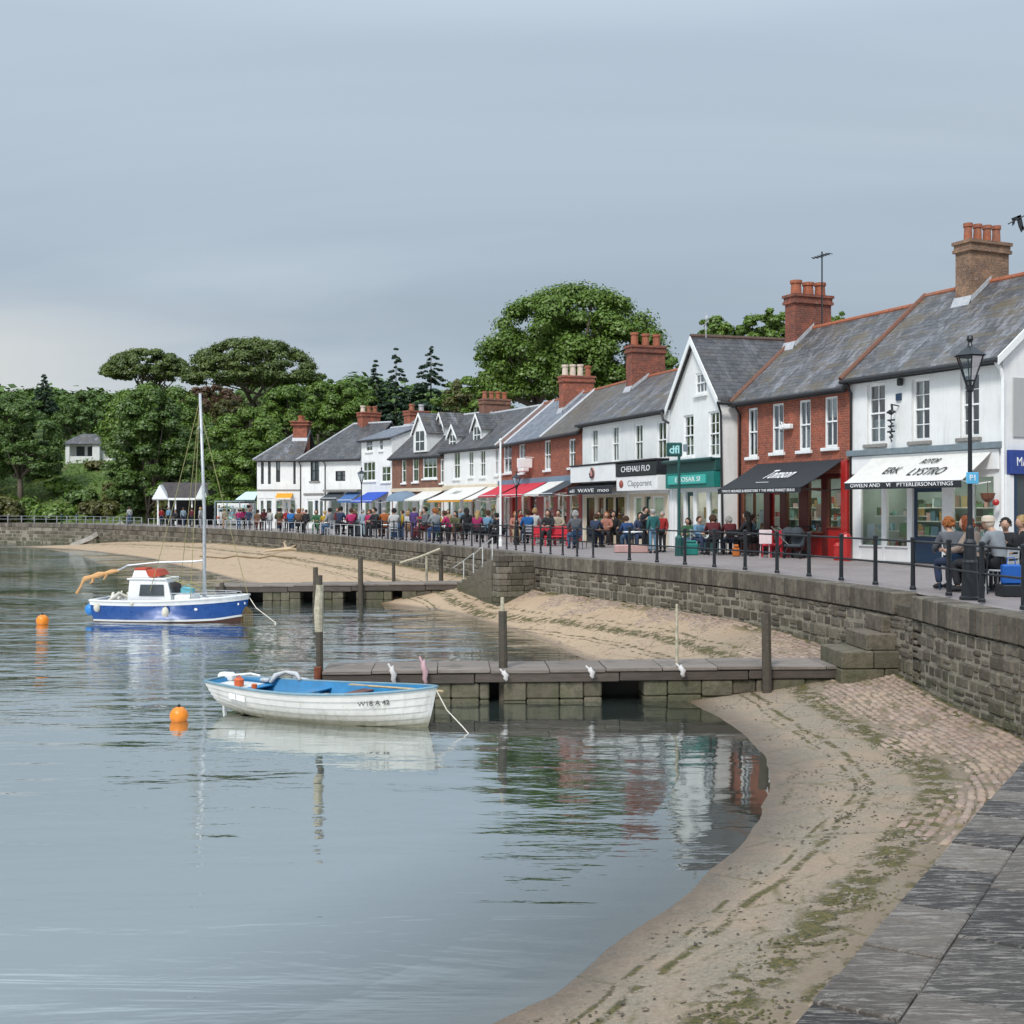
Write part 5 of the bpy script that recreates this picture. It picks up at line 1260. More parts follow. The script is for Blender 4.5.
# ---------------------------------------------------------------- house 3: white gable, teal shop
h=House('tall white gabled shop house with teal shopfront and an attic window',(672.,47.4),(720.5,43.3),5.66,8.02,3.0,M['white'])
P=h.pu
h.sash(683.5,693.5,415,457,(2,2),'white',rev=.08); h.sash(708.5,719.,411,457,(2,2),'white',rev=.08)
u0,u1=P(695.5),P(706.5); z0,z1=h.pz(701,394),h.pz(701,372.5); h.aop=[(u0,u1,z0,z1)]; h.window(u0,u1,z0,z1,(3,1),'white',rev=.06,hole=False,curtain=False)
h.shop(P(669.5),P(720),2.35,[(S_W,P(675),P(683.),.5,'teal_dark'),(S_D,P(685),P(692.5),.4,'teal_dark'),(S_W,P(694.5),P(706),.5,'teal_dark'),(S_W,P(708),P(717.5),.5,'teal_dark')],frame='joinery',pilmat='signwhite')
h.fascia(-.02,h.L+.05,2.95,3.35,.22,'teal_dark',name='fascia_board'); h.fascia(.0,h.L+.02,2.36,2.94,.28,'teal',text=None)
h.fascia(.35,h.L*.86,2.50,2.84,.34,'aqua',name='lit_sign',text='ECOSAR SI',tm='letter_white',size=.26,width=2.2,tx=.55)
m=MB(); m.tube([(0,-.35,3.38),(h.L,-.35,3.38)],.07,7); m.cbox(-.05,h.L+.05,-.45,-.0,3.36,3.42,.01); m.build('canopy_housing',M['teal_dark'],h.root)
h.walls('front',depth=6.0)
# cross roof with its ridge running back
m=MB(); c=h.L/2; sl=(h.zr-h.ze)/c; ov=.30; th=.10
ov=.2
for sg in (-1,1):
    e=c+sg*(c+.16); ze=h.ze-.16*sl
    P4=[(c,-ov,h.zr),(e,-ov,ze),(e,6.2,ze),(c,6.2,h.zr)]; m.add(P4+[(x,y,z+th) for x,y,z in P4],[(0,1,2,3),(4,5,6,7),(0,1,5,4),(1,2,6,5),(2,3,7,6),(3,0,4,7)])
ro=m.build('roof',M['slate_dark'],h.root)
m=MB(); y=-ov
while y<6.1: m.tube([(c,y+.005,h.zr+.07),(c,y+.44,h.zr+.07)],.09,8); y+=.45
m.build('ridge_tiles',M['ridge_dark'],ro)
m=MB()
for sg in (-1,1):
    e=c+sg*(c+.18); ze=h.ze-.16*sl; m.prism([(c,-ov-.04,h.zr+.06),(e,-ov-.04,ze+.06),(e,-ov-.04,ze-.20),(c,-ov-.04,h.zr-.22)],(0,.04,0))
m.build('bargeboard',M['joinery'],h.root)
m=MB(); e=h.L+.30; ze=h.ze-.28*sl; m.tube([(e+.04,-.3,ze),(e+.04,6,ze)],.06,7); m.tube([(e,-.25,ze),(h.L+.06,-.02,ze-.3),(h.L+.06,.06,0)],.04,6); m.build('gutter',M['gutter'],h.root)
m=MB(); m.tube([(-.28,-.32,ze+.05),(-.2,-.3,ze-.25),(-.05,-.1,ze-.4)],.05,6); m.build('rainwater_head',M['gutter'],h.root)
m=MB(); u=c+.1; m.tube([(u,.4,h.zr),(u,.4,h.zr+.95)],.02,5); m.tube([(u-.15,.4,h.zr+.5),(u+.2,.4,h.zr+.62)],.03,5); m.ball((u+.05,.4,h.zr+.75),.10,7,5,(1,.6,1)); m.build('finial',M['lead'],h.root); H3=h
# ---------------------------------------------------------------- house 4: white, two shops
h=House('long white shop house with four narrow sash windows over black-and-white signs',(582.5,57.),(668.5,48.3),5.66,7.7,2.75,M['white2'])
P=h.pu
for x0,x1,y0,y1 in ((591.5,597.5,429,463.5),(612,618.5,426,462),(634.5,642.5,424,461),(657,666,421,459.5)): h.sash(x0,x1,y0,y1,(2,1),'white',rev=.07)
mid=P(628)
h.shop(.05,mid-.1,2.2,[(S_W,P(586),P(594),.45,'signblack'),(S_D,P(597),P(603),.4,'wood_brown'),(S_W,P(605),P(613),.45,'signblack'),(S_W,P(615),P(624.),.45,'signblack')],frame='signblack',wallmat='wood_brown',pilmat='cream')
h.shop(mid+.1,h.L-.05,2.2,[(S_W,P(633),P(641),.45,'cream'),(S_D,P(644),P(650),.4,'teal_dark'),(S_W,P(652),P(663),.45,'signwhite')],frame='joinery',pilmat='cream')
h.fascia(.0,mid,2.78,3.52,.62,'signwhite',text=None)
m=MB(); u=mid*.52; m.ball((u,-.64,3.17),.27,14,10,(1,.12,1)); bd=m.build('round_emblem',plain('pink_red_emblem',(.55,.25,.22),.5,.5,.1,3),h.root,smooth=True)
m=MB(); m.tube([(u-.26,-.67,3.17),(u-.1,-.70,2.98),(u+.2,-.69,3.02)],.03,5); m.tube([(u+.02,-.70,3.4),(u+.2,-.69,3.25),(u+.22,-.69,3.05)],.035,5); m.build('emblem_stroke',M['letter_black'],bd)
h.awning(.0,mid,2.76,2.55,.62,'canvas_black',.33,'canvas_black',vtext='eli  WAVE  moo',arms=False,vo=.12)
h.fascia(mid+.03,h.L+.12,2.95,3.50,.60,'signblack',text='CHEHALI FLO',tm='letter_white',size=.34,width=(h.L-mid)*.72)
h.fascia(mid+.03,h.L+.12,2.32,2.93,.56,'signwhite',text='Clapporent',tm='letter_grey',size=.36,width=(h.L-mid)*.60,tx=.58)
m=MB(); u=mid+.55; m.ball((u,-.57,2.62),.17,9,7,(1.3,.1,1)); m.build('sign_emblem',plain('red_brown_emblem',(.35,.08,.06),.5,.4,.1,8),h.root,smooth=True)
m=MB(); m.cbox(-.02,h.L+.1,-.66,-.004,3.53,3.60,.01); m.build('cornice',M['gutter'],h.root)
h.walls('main'); h.roof([(0,h.L,M['slate'])],ridge='slate_ridge' if 'slate_ridge' in M else 'terracotta'); 
h.chimney(626,.70,1.7,9.25,6.4,3,'brick_dark',ph=.62,pr=.18); H4=h
# ---------------------------------------------------------------- house 5: brick with red awnings
h=House('red brick shop house with red and white awnings, patchwork roof and pale chimney pots',(499.5,70.6),(582,57.1),5.38,7.75,2.8,M['brick'])
P=h.pu
for x0,x1,y0,y1 in ((544.5,550.5,440.5,470),(569,575.2,439,467.5),(519,525,444,473),(503.5,511.5,444,473)): h.sash(x0,x1,y0,y1,(2,1),'white',rev=.06)
h.shop(.1,h.L-.1,2.5,[(S_W,P(503),P(509),.4,'signwhite'),(S_D,P(512),P(516.5),.4,'redpaint'),(S_W,P(521),P(527),.4,'redpaint'),(S_D,P(530),P(536),.3,'signblack'),(S_W,P(543),P(553),.8,'redpaint'),(S_W,P(557),P(566),.8,'redpaint'),(S_W,P(569),P(578),.8,'redpaint')],frame='joinery',pilmat='redpaint',wallmat='wood_brown',goods=.7)
h.fascia(0,h.L,2.92,3.2,.12,'canvas_greyblue',name='fascia_board')
for a,b,mt in ((502,521,'canvas_red'),(524,549,'canvas_red'),(550.5,567,'canvas_white'),(568,581,'canvas_dark')):
    h.awning(P(a)+.02,P(b)-.02,3.0,2.3,1.45,mt,.10,mt)
L=h.L; c1,c2=P(512),P(545)
h.walls('main'); h.verge_m=M['lead']; h.roof([(0,c1*.75,M['tile_red']),(c1*.75,c2,M['slate_blue']),(c2,L,M['slate_brown'])],verge=(-.02,c1*.75,c2))
h.chimney(559,.75,1.75,8.75,6.2,4,'brick',pot=('pot_cream','pot_cream','pot_cream','terracotta'),ph=.62,pr=.17,vc=h.rv-.3)
m=MB(); u=P(534); m.tube([(u,0,4.3),(u,-.5,4.32)],.02,5); m.cbox(u-.03,u+.03,-.95,-.1,3.75,4.25,.02); m.build('hanging_sign',M['signwhite'],h.root)
m=MB(); u=P(529); m.cbox(u-.5,u+.4,-.5,-.1,3.55,3.9,.05); m.build('sign_box',M['signwhite'],h.root); H5=h
# ---------------------------------------------------------------- house 6: white terrace with dormers
def dormer(h,px0,px1,ypk,yb,vd,mat='slate_dark',win=True,ln=None):
    u0,u1=h.pu(px0,vd),h.pu(px1,vd); c=(u0+u1)/2; zp=h.pz((px0+px1)/2,ypk,vd); zb=h.pz((px0+px1)/2,yb,vd); ze_=zb+(zp-zb)*.52
    m=MB(); m.poly((u0,vd,zb),(u1,vd,zb),(u1,vd,ze_),(c,vd,zp),(u0,vd,ze_)); D=vd+(ln or 2.2)
    m.quad((u0,vd,zb),(u0,D,zb),(u0,D,ze_),(u0,vd,ze_)); m.quad((u1,vd,zb),(u1,D,zb),(u1,D,ze_),(u1,vd,ze_)); d=m.build('dormer',M['white2'],h.root,fix=False)
    m=MB(); sl=(zp-ze_)/((u1-u0)/2)
    for sg,e in ((-1,u0-.12),(1,u1+.12)):
        z=ze_-.12*sl; Q=[(c,vd-.15,zp),(e,vd-.15,z),(e,D,z),(c,D,zp)]; m.add(Q+[(x,y,w+.07) for x,y,w in Q],[(0,1,2,3),(4,5,6,7),(0,1,5,4),(1,2,6,5),(2,3,7,6),(3,0,4,7)])
    m.build('dormer_roof',M[mat],d)
    m=MB()
    for e in (u0-.14,u1+.14):
        z=ze_-.14*sl; m.prism([(c,vd-.19,zp+.05),(e,vd-.19,z+.05),(e,vd-.19,z-.12),(c,vd-.19,zp-.16)],(0,.05,0))
    m.build('bargeboard',M['joinery'],d)
    if win:
        w=(u1-u0)*.30; m=MB(); m.box(c-w,c+w,vd-.03,vd-.005,zb+.12,ze_+.05); m.build('dormer_window',M['boatglass'],d)
        m=MB(); m.box(c-.03,c+.03,vd-.045,vd-.032,zb+.12,ze_+.05); m.box(c-w,c+w,vd-.045,vd-.032,(zb+ze_)/2,(zb+ze_)/2+.06); m.build('glazing_bar',M['joinery'],d)
h=House('white terrace with two small pointed dormers over pale lettered canvas awnings',(444,78.2),(499.5,70.7),5.38,7.7,2.9,M['white'])
P=h.pu
for x0,x1,y0,y1 in ((453.5,459.8,452,479),(468.5,473.2,451,477),(480,485.2,450,477),(494.8,498.2,448,475)): h.sash(x0,x1,y0,y1,(2,1),'white',rev=.06)
h.shop(.1,h.L-.1,2.4,[(S_D,P(447),P(450.5),.4,'teal_dark'),(S_W,P(453),P(459),.5,'signwhite'),(S_W,P(462),P(468),.5,'signwhite'),(S_D,P(471),P(475),.4,'wood_brown'),(S_W,P(479),P(486),.5,'signwhite'),(S_W,P(489),P(496),.5,'signwhite')],pilmat='signwhite')
h.fascia(0,h.L,2.75,3.05,.12,'cream',name='fascia_board')
h.awning(P(455),P(489),2.95,2.1,1.9,'canvas_white',.14,'canvas_yellow',texts=[(.42,.45,'Ash',.7,.2,1.1,'letter_grey')]); h.awning(P(489.5),P(499),2.9,2.1,1.7,'canvas_white',.12,'canvas_yellow')
h.walls('main'); h.roof([(0,h.L,M['slate_dark'])],ridge='lead')
dormer(h,449,457.5,425,448,.35); dormer(h,473,482,414,443,.5,ln=2.4)
h.chimney(479,.8,1.9,8.75,6.6,4,'brick2',ph=.5,pr=.17,vc=3.3); H6=h
# ---------------------------------------------------------------- house 7: brick with big dormer
h=House('small brick shop house with a big slate gabled dormer edged in white',(392,84.),(444,78.3),5.2,7.9,3.1,M['brick2'])
P=h.pu
for x0,x1,y0,y1,b in ((402,406,459,483,(1,1)),(412.8,418.5,457,482,(1,1)),(423,437,456.5,478.5,(3,1)),(440.6,443.6,459,483,(1,1))): h.sash(x0,x1,y0,y1,b,'white',rev=.05)
h.shop(.1,h.L-.1,2.4,[(S_W,P(396),P(403),.5,'signwhite'),(S_W,P(406),P(412),.5,'signblack'),(S_D,P(415),P(419),.4,'signwhite'),(S_W,P(422),P(430),.5,'cream'),(S_W,P(433),P(441),.5,'teal_dark')],pilmat='signwhite')
h.fascia(0,h.L,2.7,2.95,.1,'cream',name='fascia_board')
h.awning(P(424),P(443.6),2.75,2.15,1.5,'canvas_white',.1,'canvas_white')
m=MB(); a,b=P(396),P(421.5); n=8
vs=[]
for i in range(9):
    u=a+(b-a)*i/8; e=math.sin(PI*i/8)**.4
    for j in range(5):
        q=j/4*PI/2; vs.append((u,-.1-1.2*math.sin(q)*e-.15,2.05+.72*math.cos(q)*e))
m.add(vs,[(i*5+j,(i+1)*5+j,(i+1)*5+j+1,i*5+j+1) for i in range(8) for j in range(4)]); m.build('rounded_canopy',M['canvas_greyblue'],h.root,smooth=True,fix=False)
h.walls('main'); h.roof([(0,h.L,M['slate_dark'])],ridge='lead')
dormer(h,413.5,427,413.5,452,-.05,mat='slate',win=True,ln=3.2); dormer(h,437,444,413,436,1.2,mat='slate',ln=2)
h.chimney(404,.9,1.6,8.7,6.4,2,'brick',pot=('terracotta','lead'),ph=.5,pr=.2,vc=3.4)
# ---------------------------------------------------------------- house 8: white, three storeys
h=House('narrow white three-storey house with bright blue awning',(361.5,88.2),(392,84.1),6.55,7.5,2.5,M['white'])
P=h.pu
h.sash(366,372.5,440.8,451.5,(2,1),'white',rev=.05,curtain=False); h.sash(379.3,383,438.5,450.5,(1,1),'white',rev=.05,curtain=False); h.sash(363,375.3,461.5,481,(3,1),'white',rev=.05); h.sash(381.5,390.6,466,482,(2,1),'white',rev=.05)
h.shop(.1,h.L-.1,2.3,[(S_W,P(364),P(369),.5,'signwhite'),(S_W,P(371),P(375),.5,'signwhite'),(S_D,P(378),P(381),.4,'navy'),(S_W,P(384),P(390),.5,'signwhite')],pilmat='signwhite')
h.awning(P(367.5),P(388.5),2.75,2.1,1.3,'canvas_blue',.12,'canvas_blue')
h.walls('main'); h.roof([(0,h.L,M['slate_blue'])],ridge='lead'); h.chimney(357.5,.9,1.55,9.15,6.2,3,'brick',pot=('pot_cream','terracotta','terracotta'),ph=.5,pr=.19,vc=3.4)
# ---------------------------------------------------------------- houses 9: far corner
h=House('far white house with dark sash window, hipped slate roof and dark shop canopy',(300.5,93.4),(361,90.2),5.42,8.2,3.6,M['white'])
P=h.pu
h.sash(310.5,319.2,461,481,(2,1),'grey',rev=.08,frame='gutter'); h.sash(335.5,345.2,471,481,(2,1),None,rev=.06,frame='gutter')
h.shop(P(304),P(324),2.3,[(S_W,P(307),P(313),.5,'signwhite'),(S_D,P(314.5),P(318),.4,'navy'),(S_W,P(319),P(323),.5,'signwhite')],pilmat='signwhite')
h.shop(P(327),P(360.5),2.3,[(S_W,P(330),P(341),.4,'teal_dark'),(S_D,P(344),P(348),.4,'signwhite'),(S_W,P(350),P(358),.5,'signwhite')],pilmat='signwhite')
h.fascia(P(327),h.L,2.85,3.0,.5,'sill_grey',name='canopy_board'); h.awning(P(329),P(345),2.8,2.35,1.0,'canvas_dark',.2,'canvas_dark'); h.awning(P(347),P(361),2.8,2.2,1.1,'canvas_mid',.2,'canvas_mid')
h.fascia(P(304),P(324),2.6,2.75,.08,'sill_grey',name='cornice')
h.walls('plain'); h.roof([(0,h.L,M['slate_dark'])],hipL=2.4,ridge='lead'); h.downpipe(325.5); h.downpipe(301)
h=House('farthest white corner house at the left end of the row, with a small amber awning',(257,93.6),(300.5,93.5),5.42,7.75,3.6,M['white'])
P=h.pu
for x0,x1 in ((261,263.8),(268,270.8),(293.3,295.7)): h.sash(x0,x1,461,484,(1,1),None,rev=.06,frame='gutter')
h.sash(276,280.2,461.5,482,(1,1),None,rev=.06,frame='gutter')
h.shop(P(258.5),P(297),2.35,[(S_W,P(260),P(264),.4,'signwhite'),(S_W,P(266),P(272),.4,'signwhite'),(S_W,P(275.5),P(283),.4,'navy'),(S_D,P(284.5),P(288.5),.4,'signwhite'),(S_W,P(290),P(295.5),.4,'navy')],pilmat='signwhite')
h.fascia(.0,h.L,2.95,3.05,.06,'sill_grey',name='string_course'); h.awning(P(277),P(293),2.75,2.35,.8,'canvas_yellow',.1,'canvas_white')
h.walls('plain'); h.roof([(0,h.L,M['slate'])],hipL=2.6,ridge='lead'); h.chimney(293,1.1,1.3,8.55,5.8,2,'brick',ph=.45,pr=.2,vc=3.0,cap=.2)
# ---------------------------------------------------------------- hillside house and kiosk
def hill_house():
    Y=150.; x0,x1=gx(66,Y),gx(100,Y); zb=hill((x0+x1)/2,Y)-.3; zt=at(66,444,Y).z; zr=at(66,433,Y).z
    root=empty('hillside_villa',(x0,Y,zb),0,'small white villa with hipped grey roof among the trees on the hill','house'); W_=x1-x0; H_=zt-zb; D=4
    m=MB(); 
    for a,b in ((0,.5),(W_-.9,W_)): m.box(a,b,-.2,0.2,0,H_)
    m.box(0,W_,1.2,D,0,H_); m.box(.5,W_-.9,-.1,1.2,0,H_*.42); m.box(W_,W_+1.4,.5,D,0,H_*.72); m.build('wall',M['white2'],root)
    m=MB(); o=.5; zr-=zb; m.add([(-o,-o,H_),(W_+o,-o,H_),(W_+o,D+o,H_),(-o,D+o,H_),(1.2,D/2,zr),(W_-1.2,D/2,zr)],[(0,1,5,4),(1,2,5),(2,3,4,5),(3,0,4),(0,3,2,1)]); m.build('roof',M['slate'],root)
    for a,b in ((.9,1.9),(2.3,3.0)):
        m=MB(); m.box(a,b,1.15,1.19,H_*.45,H_*.9); m.build('window',M['boatglass'],root)
hill_house()
def kiosk():
    Y=113.; x0,x1=gx(157,Y),gx(206,Y); W_=x1-x0; root=empty('seaside_shelter',(x0,Y,PROM),0,'open seaside shelter with brown roof and small white gables at the foot of the hill','shelter')
    H_=at(0,499,Y).z-PROM; R=at(0,482,Y).z-PROM; D=3.6
    for x in (.1,1.75,3.3,W_-.1):
        for y in (0,D): m=MB(); m.cbox(x-.07,x+.07,y-.07,y+.07,0,H_,.01); m.build('post',M['joinery'],root)
    m=MB(); m.box(-.3,W_+.3,-.4,-.3,H_-.1,H_+.1); m.build('fascia_board',M['joinery'],root)
    m=MB(); m.prism([(0,-.35,H_),(0,D/2,R),(0,D+.35,H_)],(W_,0,0)); ro=m.build('roof',M['tile_red'] if False else slate_mat('brown_roof',(.055,.04,.038),(.075,.055,.05),.3,.1),root)
    for xa,xb in ((-.35,1.15),(W_-.9,W_+.35)):
        m=MB(); c=(xa+xb)/2; m.prism([(xa,-.5,H_),(xb,-.5,H_),(c,-.5,R-.25)],(0,1.0,0)); m.build('small_gable',M['joinery'],root)
    m=MB(); m.box(.2,W_-.2,D-.1,D,.0,H_-.1); m.build('back_wall',M['dark_in'],root)
kiosk()
# white pavilion and stalls left of the corner house
def stall():
    Y=99.; x0,x1=gx(215,Y),gx(255,Y); root=empty('market_stall',(x0,Y,PROM),0,'glazed market stall with colourful fruit and aqua canopy, left of the corner house','stall'); W_=x1-x0
    m=MB()
    for x in (0,W_*.3,W_*.62,W_): m.box(x-.04,x+.04,-.04,.04,0,2.1)
    m.box(-.05,W_+.05,-.05,.05,2.1,2.2); m.build('frame',M['cornice'],root)
    m=MB(); m.box(.05,W_-.05,.5,.6,.3,2.0); m.build('back_panel',M['signwhite'],root)
    m=MB(); rr=random.Random(5)
    for k in range(46): x=rr.uniform(0.1,W_-.3); z=rr.choice([.7,1.0,1.3,1.6]); m.cbox(x,x+rr.uniform(.1,.35),.0,.3,z,z+rr.uniform(.1,.28),.02)
    m.build('display_goods',M['goods'],root)
    m=MB(); a,b=gx(239,Y)-x0,gx(258,Y)-x0; m.prism([(a,-1.3,2.25),(b,-1.3,2.25),(b-.05,.3,2.9),(a+.5,.3,2.9)],(0,0,.05)); m.build('canopy',M['canvas_aqua'],root)
stall()
# ================================================================= people
def skin(V,E,R,sub=1,name='body'):
    me=bpy.data.meshes.new('sk'); me.from_pydata(V,E,[]); o=bpy.data.objects.new('sk',me); COL.objects.link(o)
    md=o.modifiers.new('s','SKIN'); md.use_smooth_shade=True
    sv=me.skin_vertices[0].data
    for i,r in enumerate(R): sv[i].radius=r if isinstance(r,tuple) else (r,r); sv[i].use_root=(i==0)
    if sub: ss=o.modifiers.new('u','SUBSURF'); ss.levels=sub; ss.render_levels=sub
    dg=bpy.context.evaluated_depsgraph_get(); m2=bpy.data.meshes.new_from_object(o.evaluated_get(dg)); m2.name=name
    bpy.data.objects.remove(o); bpy.data.meshes.remove(me)
    m2.polygons.foreach_set('use_smooth',[True]*len(m2.polygons)); return m2
def join_mesh(me,mb):
    bm=bmesh.new(); bm.from_mesh(me); vs=[bm.verts.new(v) for v in mb.v]
    for f in mb.f:
        try: bm.faces.new([vs[i] for i in f]).smooth=True
        except ValueError: pass
    bm.to_mesh(me); bm.free(); return me
def pose_joints(kind):
    J={}
    sit=kind.startswith('sit'); lean={'sit':.05,'sit_lean':.20,'stand':0,'walk':.03,'talk':.02,'stoop':.16,'sit_talk':.0}[kind]
    hz=.52 if sit else .93; J['pel']=(0,0,hz+.02)
    def up(h,ex=0): return (0,lean*h*1.6+ex,hz+.02+h*(1-lean*.45))
    J['spi']=up(.18); J['che']=up(.38); J['nkb']=up(.53,-.01); J['nk']=up(.59,.01); J['hl']=up(.65,.035); J['hc']=up(.71,.03); J['ht']=up(.78,.02)
    c=J['che']
    for s,n in ((-1,'L'),(1,'R')):
        sh=(s*.185,up(.49)[1]-.01,up(.49)[2]); J['sh'+n]=sh
        if kind in('sit','sit_lean'): el=(s*.23,sh[1]+.14,sh[2]-.25); wr=(s*.12,sh[1]+.36,sh[2]-.27)
        elif kind in('talk','sit_talk') and s==1: el=(s*.25,sh[1]+.06,sh[2]-.27); wr=(s*.16,sh[1]+.28,sh[2]-.14)
        elif kind=='sit_talk': el=(s*.24,sh[1]+.05,sh[2]-.27); wr=(s*.15,sh[1]+.28,sh[2]-.33)
        elif kind=='walk': el=(s*.23,sh[1]-.10*s,sh[2]-.27); wr=(s*.21,sh[1]+(.08 if s<0 else -.0)+.05,sh[2]-.50)
        else: el=(s*.235,sh[1]-.02,sh[2]-.28); wr=(s*.22,sh[1]+.07,sh[2]-.52)
        J['el'+n]=el; J['wr'+n]=wr
        if sit: kn=(s*.12,.42,.50); an=(s*.12,.38+.05*s,.09)
        elif kind=='walk': kn=(s*.09,.12 if s>0 else .02,.50); an=(s*.08,.22 if s>0 else -.26,.09 if s>0 else .13)
        else: kn=(s*.10,.02,.50); an=(s*.105,-.01,.08)
        J['hip'+n]=(s*.09,0.01,hz); J['kn'+n]=kn; J['an'+n]=an; J['to'+n]=(an[0]+s*.015,an[1]+.15,an[2]-.045)
    return J
HAIR_STYLES=('short','long','bob','hat')
def make_person(kind):
    J=pose_joints(kind); out={}
    V=[];R=[];E=[];ix={}
    def add(n,r,par=None):
        ix[n]=len(V); V.append(J[n]); R.append(r)
        if par: E.append((ix[par],ix[n]))
    add('pel',(.145,.11)); add('spi',(.13,.10),'pel'); add('che',(.15,.11),'spi'); add('nkb',(.075,.07),'che'); add('nk',.052,'nkb'); add('hl',(.062,.075),'nk'); add('hc',(.078,.095),'hl'); add('ht',(.062,.075),'hc')
    for n in 'LR':
        add('sh'+n,.062,'che'); add('el'+n,.044,'sh'+n); add('wr'+n,.030,'el'+n); add('hip'+n,.095,'pel'); add('kn'+n,.06,'hip'+n); add('an'+n,.04,'kn'+n)
    body=skin(V,E,R,1)
    mb=MB(); hc=Vector(J['hc'])
    mb.ball(hc+Vector((0,.005,0)),.100,12,9,(.80,.98,1.18)); mb.add([tuple(hc+Vector(p)) for p in ((-.016,.088,-.03),(.016,.088,-.03),(0,.118,-.028),(0,.092,.02))],[(0,1,2),(1,3,2),(3,0,2)])
    for s in (-1,1): mb.ball(hc+Vector((s*.084,0,-.012)),.022,6,5,(.4,.8,1.2))
    for s,n in ((-1,'L'),(1,'R')):
        w=Vector(J['wr'+n]); e=Vector(J['el'+n]); d=(w-e).normalized(); sd=Vector((s,0,0)); 
        if abs(d.x)>.7: sd=Vector((0,0,1))
        nrm=d.cross(sd).normalized(); sd=nrm.cross(d).normalized()
        pal=w+d*.05; mb.tube([w-d*.01,w+d*.03,w+d*.085],[.028,.036,.034],7)
        for k,(o,l) in enumerate(((-.026,.062),(-.009,.072),(.009,.068),(.026,.055))):
            b=w+d*.08+nrm*o; mb.tube([b,b+d*l*.5-sd*.008,b+d*l-sd*.026],[.0095,.009,.007],5)
        b=w+d*.03+nrm*-.032; mb.tube([b,b+(-nrm*.6+d).normalized()*.04,b+(-nrm*.3+d).normalized()*.065-sd*.01],[.011,.010,.008],5)
    out['body']=join_mesh(body,mb)
    def sub(names,grow,name,first):
        V=[];R=[];E=[];k={}
        for (n,r,par) in names:
            k[n]=len(V); p=J[n] if n in J else ex[n]; V.append(p); R.append((r[0]+grow,r[1]+grow) if isinstance(r,tuple) else r+grow)
            if par: E.append((k[par],k[n]))
        return skin(V,E,R,1,name)
    ex={}
    for n in 'LR':
        w=Vector(J['wr'+n]);e=Vector(J['el'+n]); ex['cu'+n]=tuple(w-(w-e)*.06)
        a=Vector(J['an'+n]);kk=Vector(J['kn'+n]); ex['hem'+n]=tuple(a+(kk-a)*.02)
    ex['hemj']=tuple(Vector(J['pel'])+Vector((0,0,-.05)))
    nm=[('che',(.15,.115),None),('spi',(.135,.11),'che'),('pel',(.15,.12),'spi'),('hemj',(.152,.125),'pel'),('nkb',(.085,.078),'che')]
    for n in 'LR': nm+=[('sh'+n,.07,'che'),('el'+n,.052,'sh'+n),('cu'+n,.040,'el'+n)]
    out['jacket']=sub(nm,.014,'jacket',0)
    nm=[('pel',(.145,.115),None)]
    for n in 'LR': nm+=[('hip'+n,.10,'pel'),('kn'+n,.068,'hip'+n),('hem'+n,.054,'kn'+n)]
    out['trousers']=sub(nm,.008,'trousers',0)
    sh=MB()
    for n in 'LR':
        a=Vector(J['an'+n]); sh.tube([a+Vector((0,-.07,-.035)),a+Vector((0,0,-.02)),a+Vector((0,.10,-.04)),a+Vector((0,.19,-.05))],[.038,.052,.045,.03],7)
    me=bpy.data.meshes.new('shoes'); me.from_pydata(sh.v,[],sh.f); me.polygons.foreach_set('use_smooth',[True]*len(me.polygons)); out['shoes']=me
    ey=MB()
    for s in (-1,1): ey.ball(hc+Vector((s*.031,.088,.008)),.009,5,4)
    ey.box(hc.x-.022,hc.x+.022,hc.y+.088,hc.y+.095,hc.z-.060,hc.z-.054)
    me=bpy.data.meshes.new('eyes'); me.from_pydata(ey.v,[],ey.f); out['eyes']=me
    for st in HAIR_STYLES:
        m=MB()
        if st=='hat': m.lathe([(.115,.02),(.112,.03),(.108,.09),(.07,.125),(.0,.13)],12,(hc.x,hc.y-.01,hc.z)); m.ball(hc+Vector((0,-.03,-.0)),.098,10,7,(.9,.9,1.0))
        else:
            m.ball(hc+Vector((0,-.022,.028)),.106,12,8,(.86,1.0,1.10),jit=.10)
            hr=random.Random(4)
            for k_ in range(150):
                th=hr.uniform(0,2*PI); ph=hr.uniform(0,1.9)
                if math.sin(th)>.35 and ph>.95: continue
                d_=Vector((math.sin(ph)*math.cos(th)*.86,math.sin(ph)*math.sin(th),math.cos(ph)*1.1)); p_=hc+Vector((0,-.022,.028))+d_*.104; tn=Vector((d_.x*.35,d_.y*.35-.1,-1+d_.z*.3)).normalized(); l_=hr.uniform(.03,.065)*(1.5 if st!='short' else 1)
                m.tube([p_,p_+tn*l_*.5+d_*.018,p_+tn*l_+d_*.006],[.012,.014,.003],4,cap=False)
            if st=='long': m.tube([hc+Vector((0,-.06,.03)),hc+Vector((0,-.085,-.08)),hc+Vector((0,-.11,-.22)),hc+Vector((0,-.10,-.30))],[.085,.098,.085,.04],9)
            if st=='bob': m.ball(hc+Vector((0,-.04,-.03)),.122,12,8,(.95,.85,1.05),jit=.22)
        me=bpy.data.meshes.new('hair'); me.from_pydata(m.v,[],m.f); me.polygons.foreach_set('use_smooth',[True]*len(me.polygons)); out['hair_'+st]=me
    for me in out.values():
        me.materials.clear(); me.materials.append(None)
    return out
PEOPLE={}
PRR=random.Random(21)
SKIN=plain('skin_tone',(.45,.27,.19),.55,.1,.05,20)
HAIRC={'brown':(.07,.035,.018),'dark':(.015,.012,.01),'auburn':(.20,.05,.015),'blonde':(.38,.25,.11),'grey':(.33,.32,.31),'ginger':(.32,.11,.03),'cream':(.55,.46,.36)}
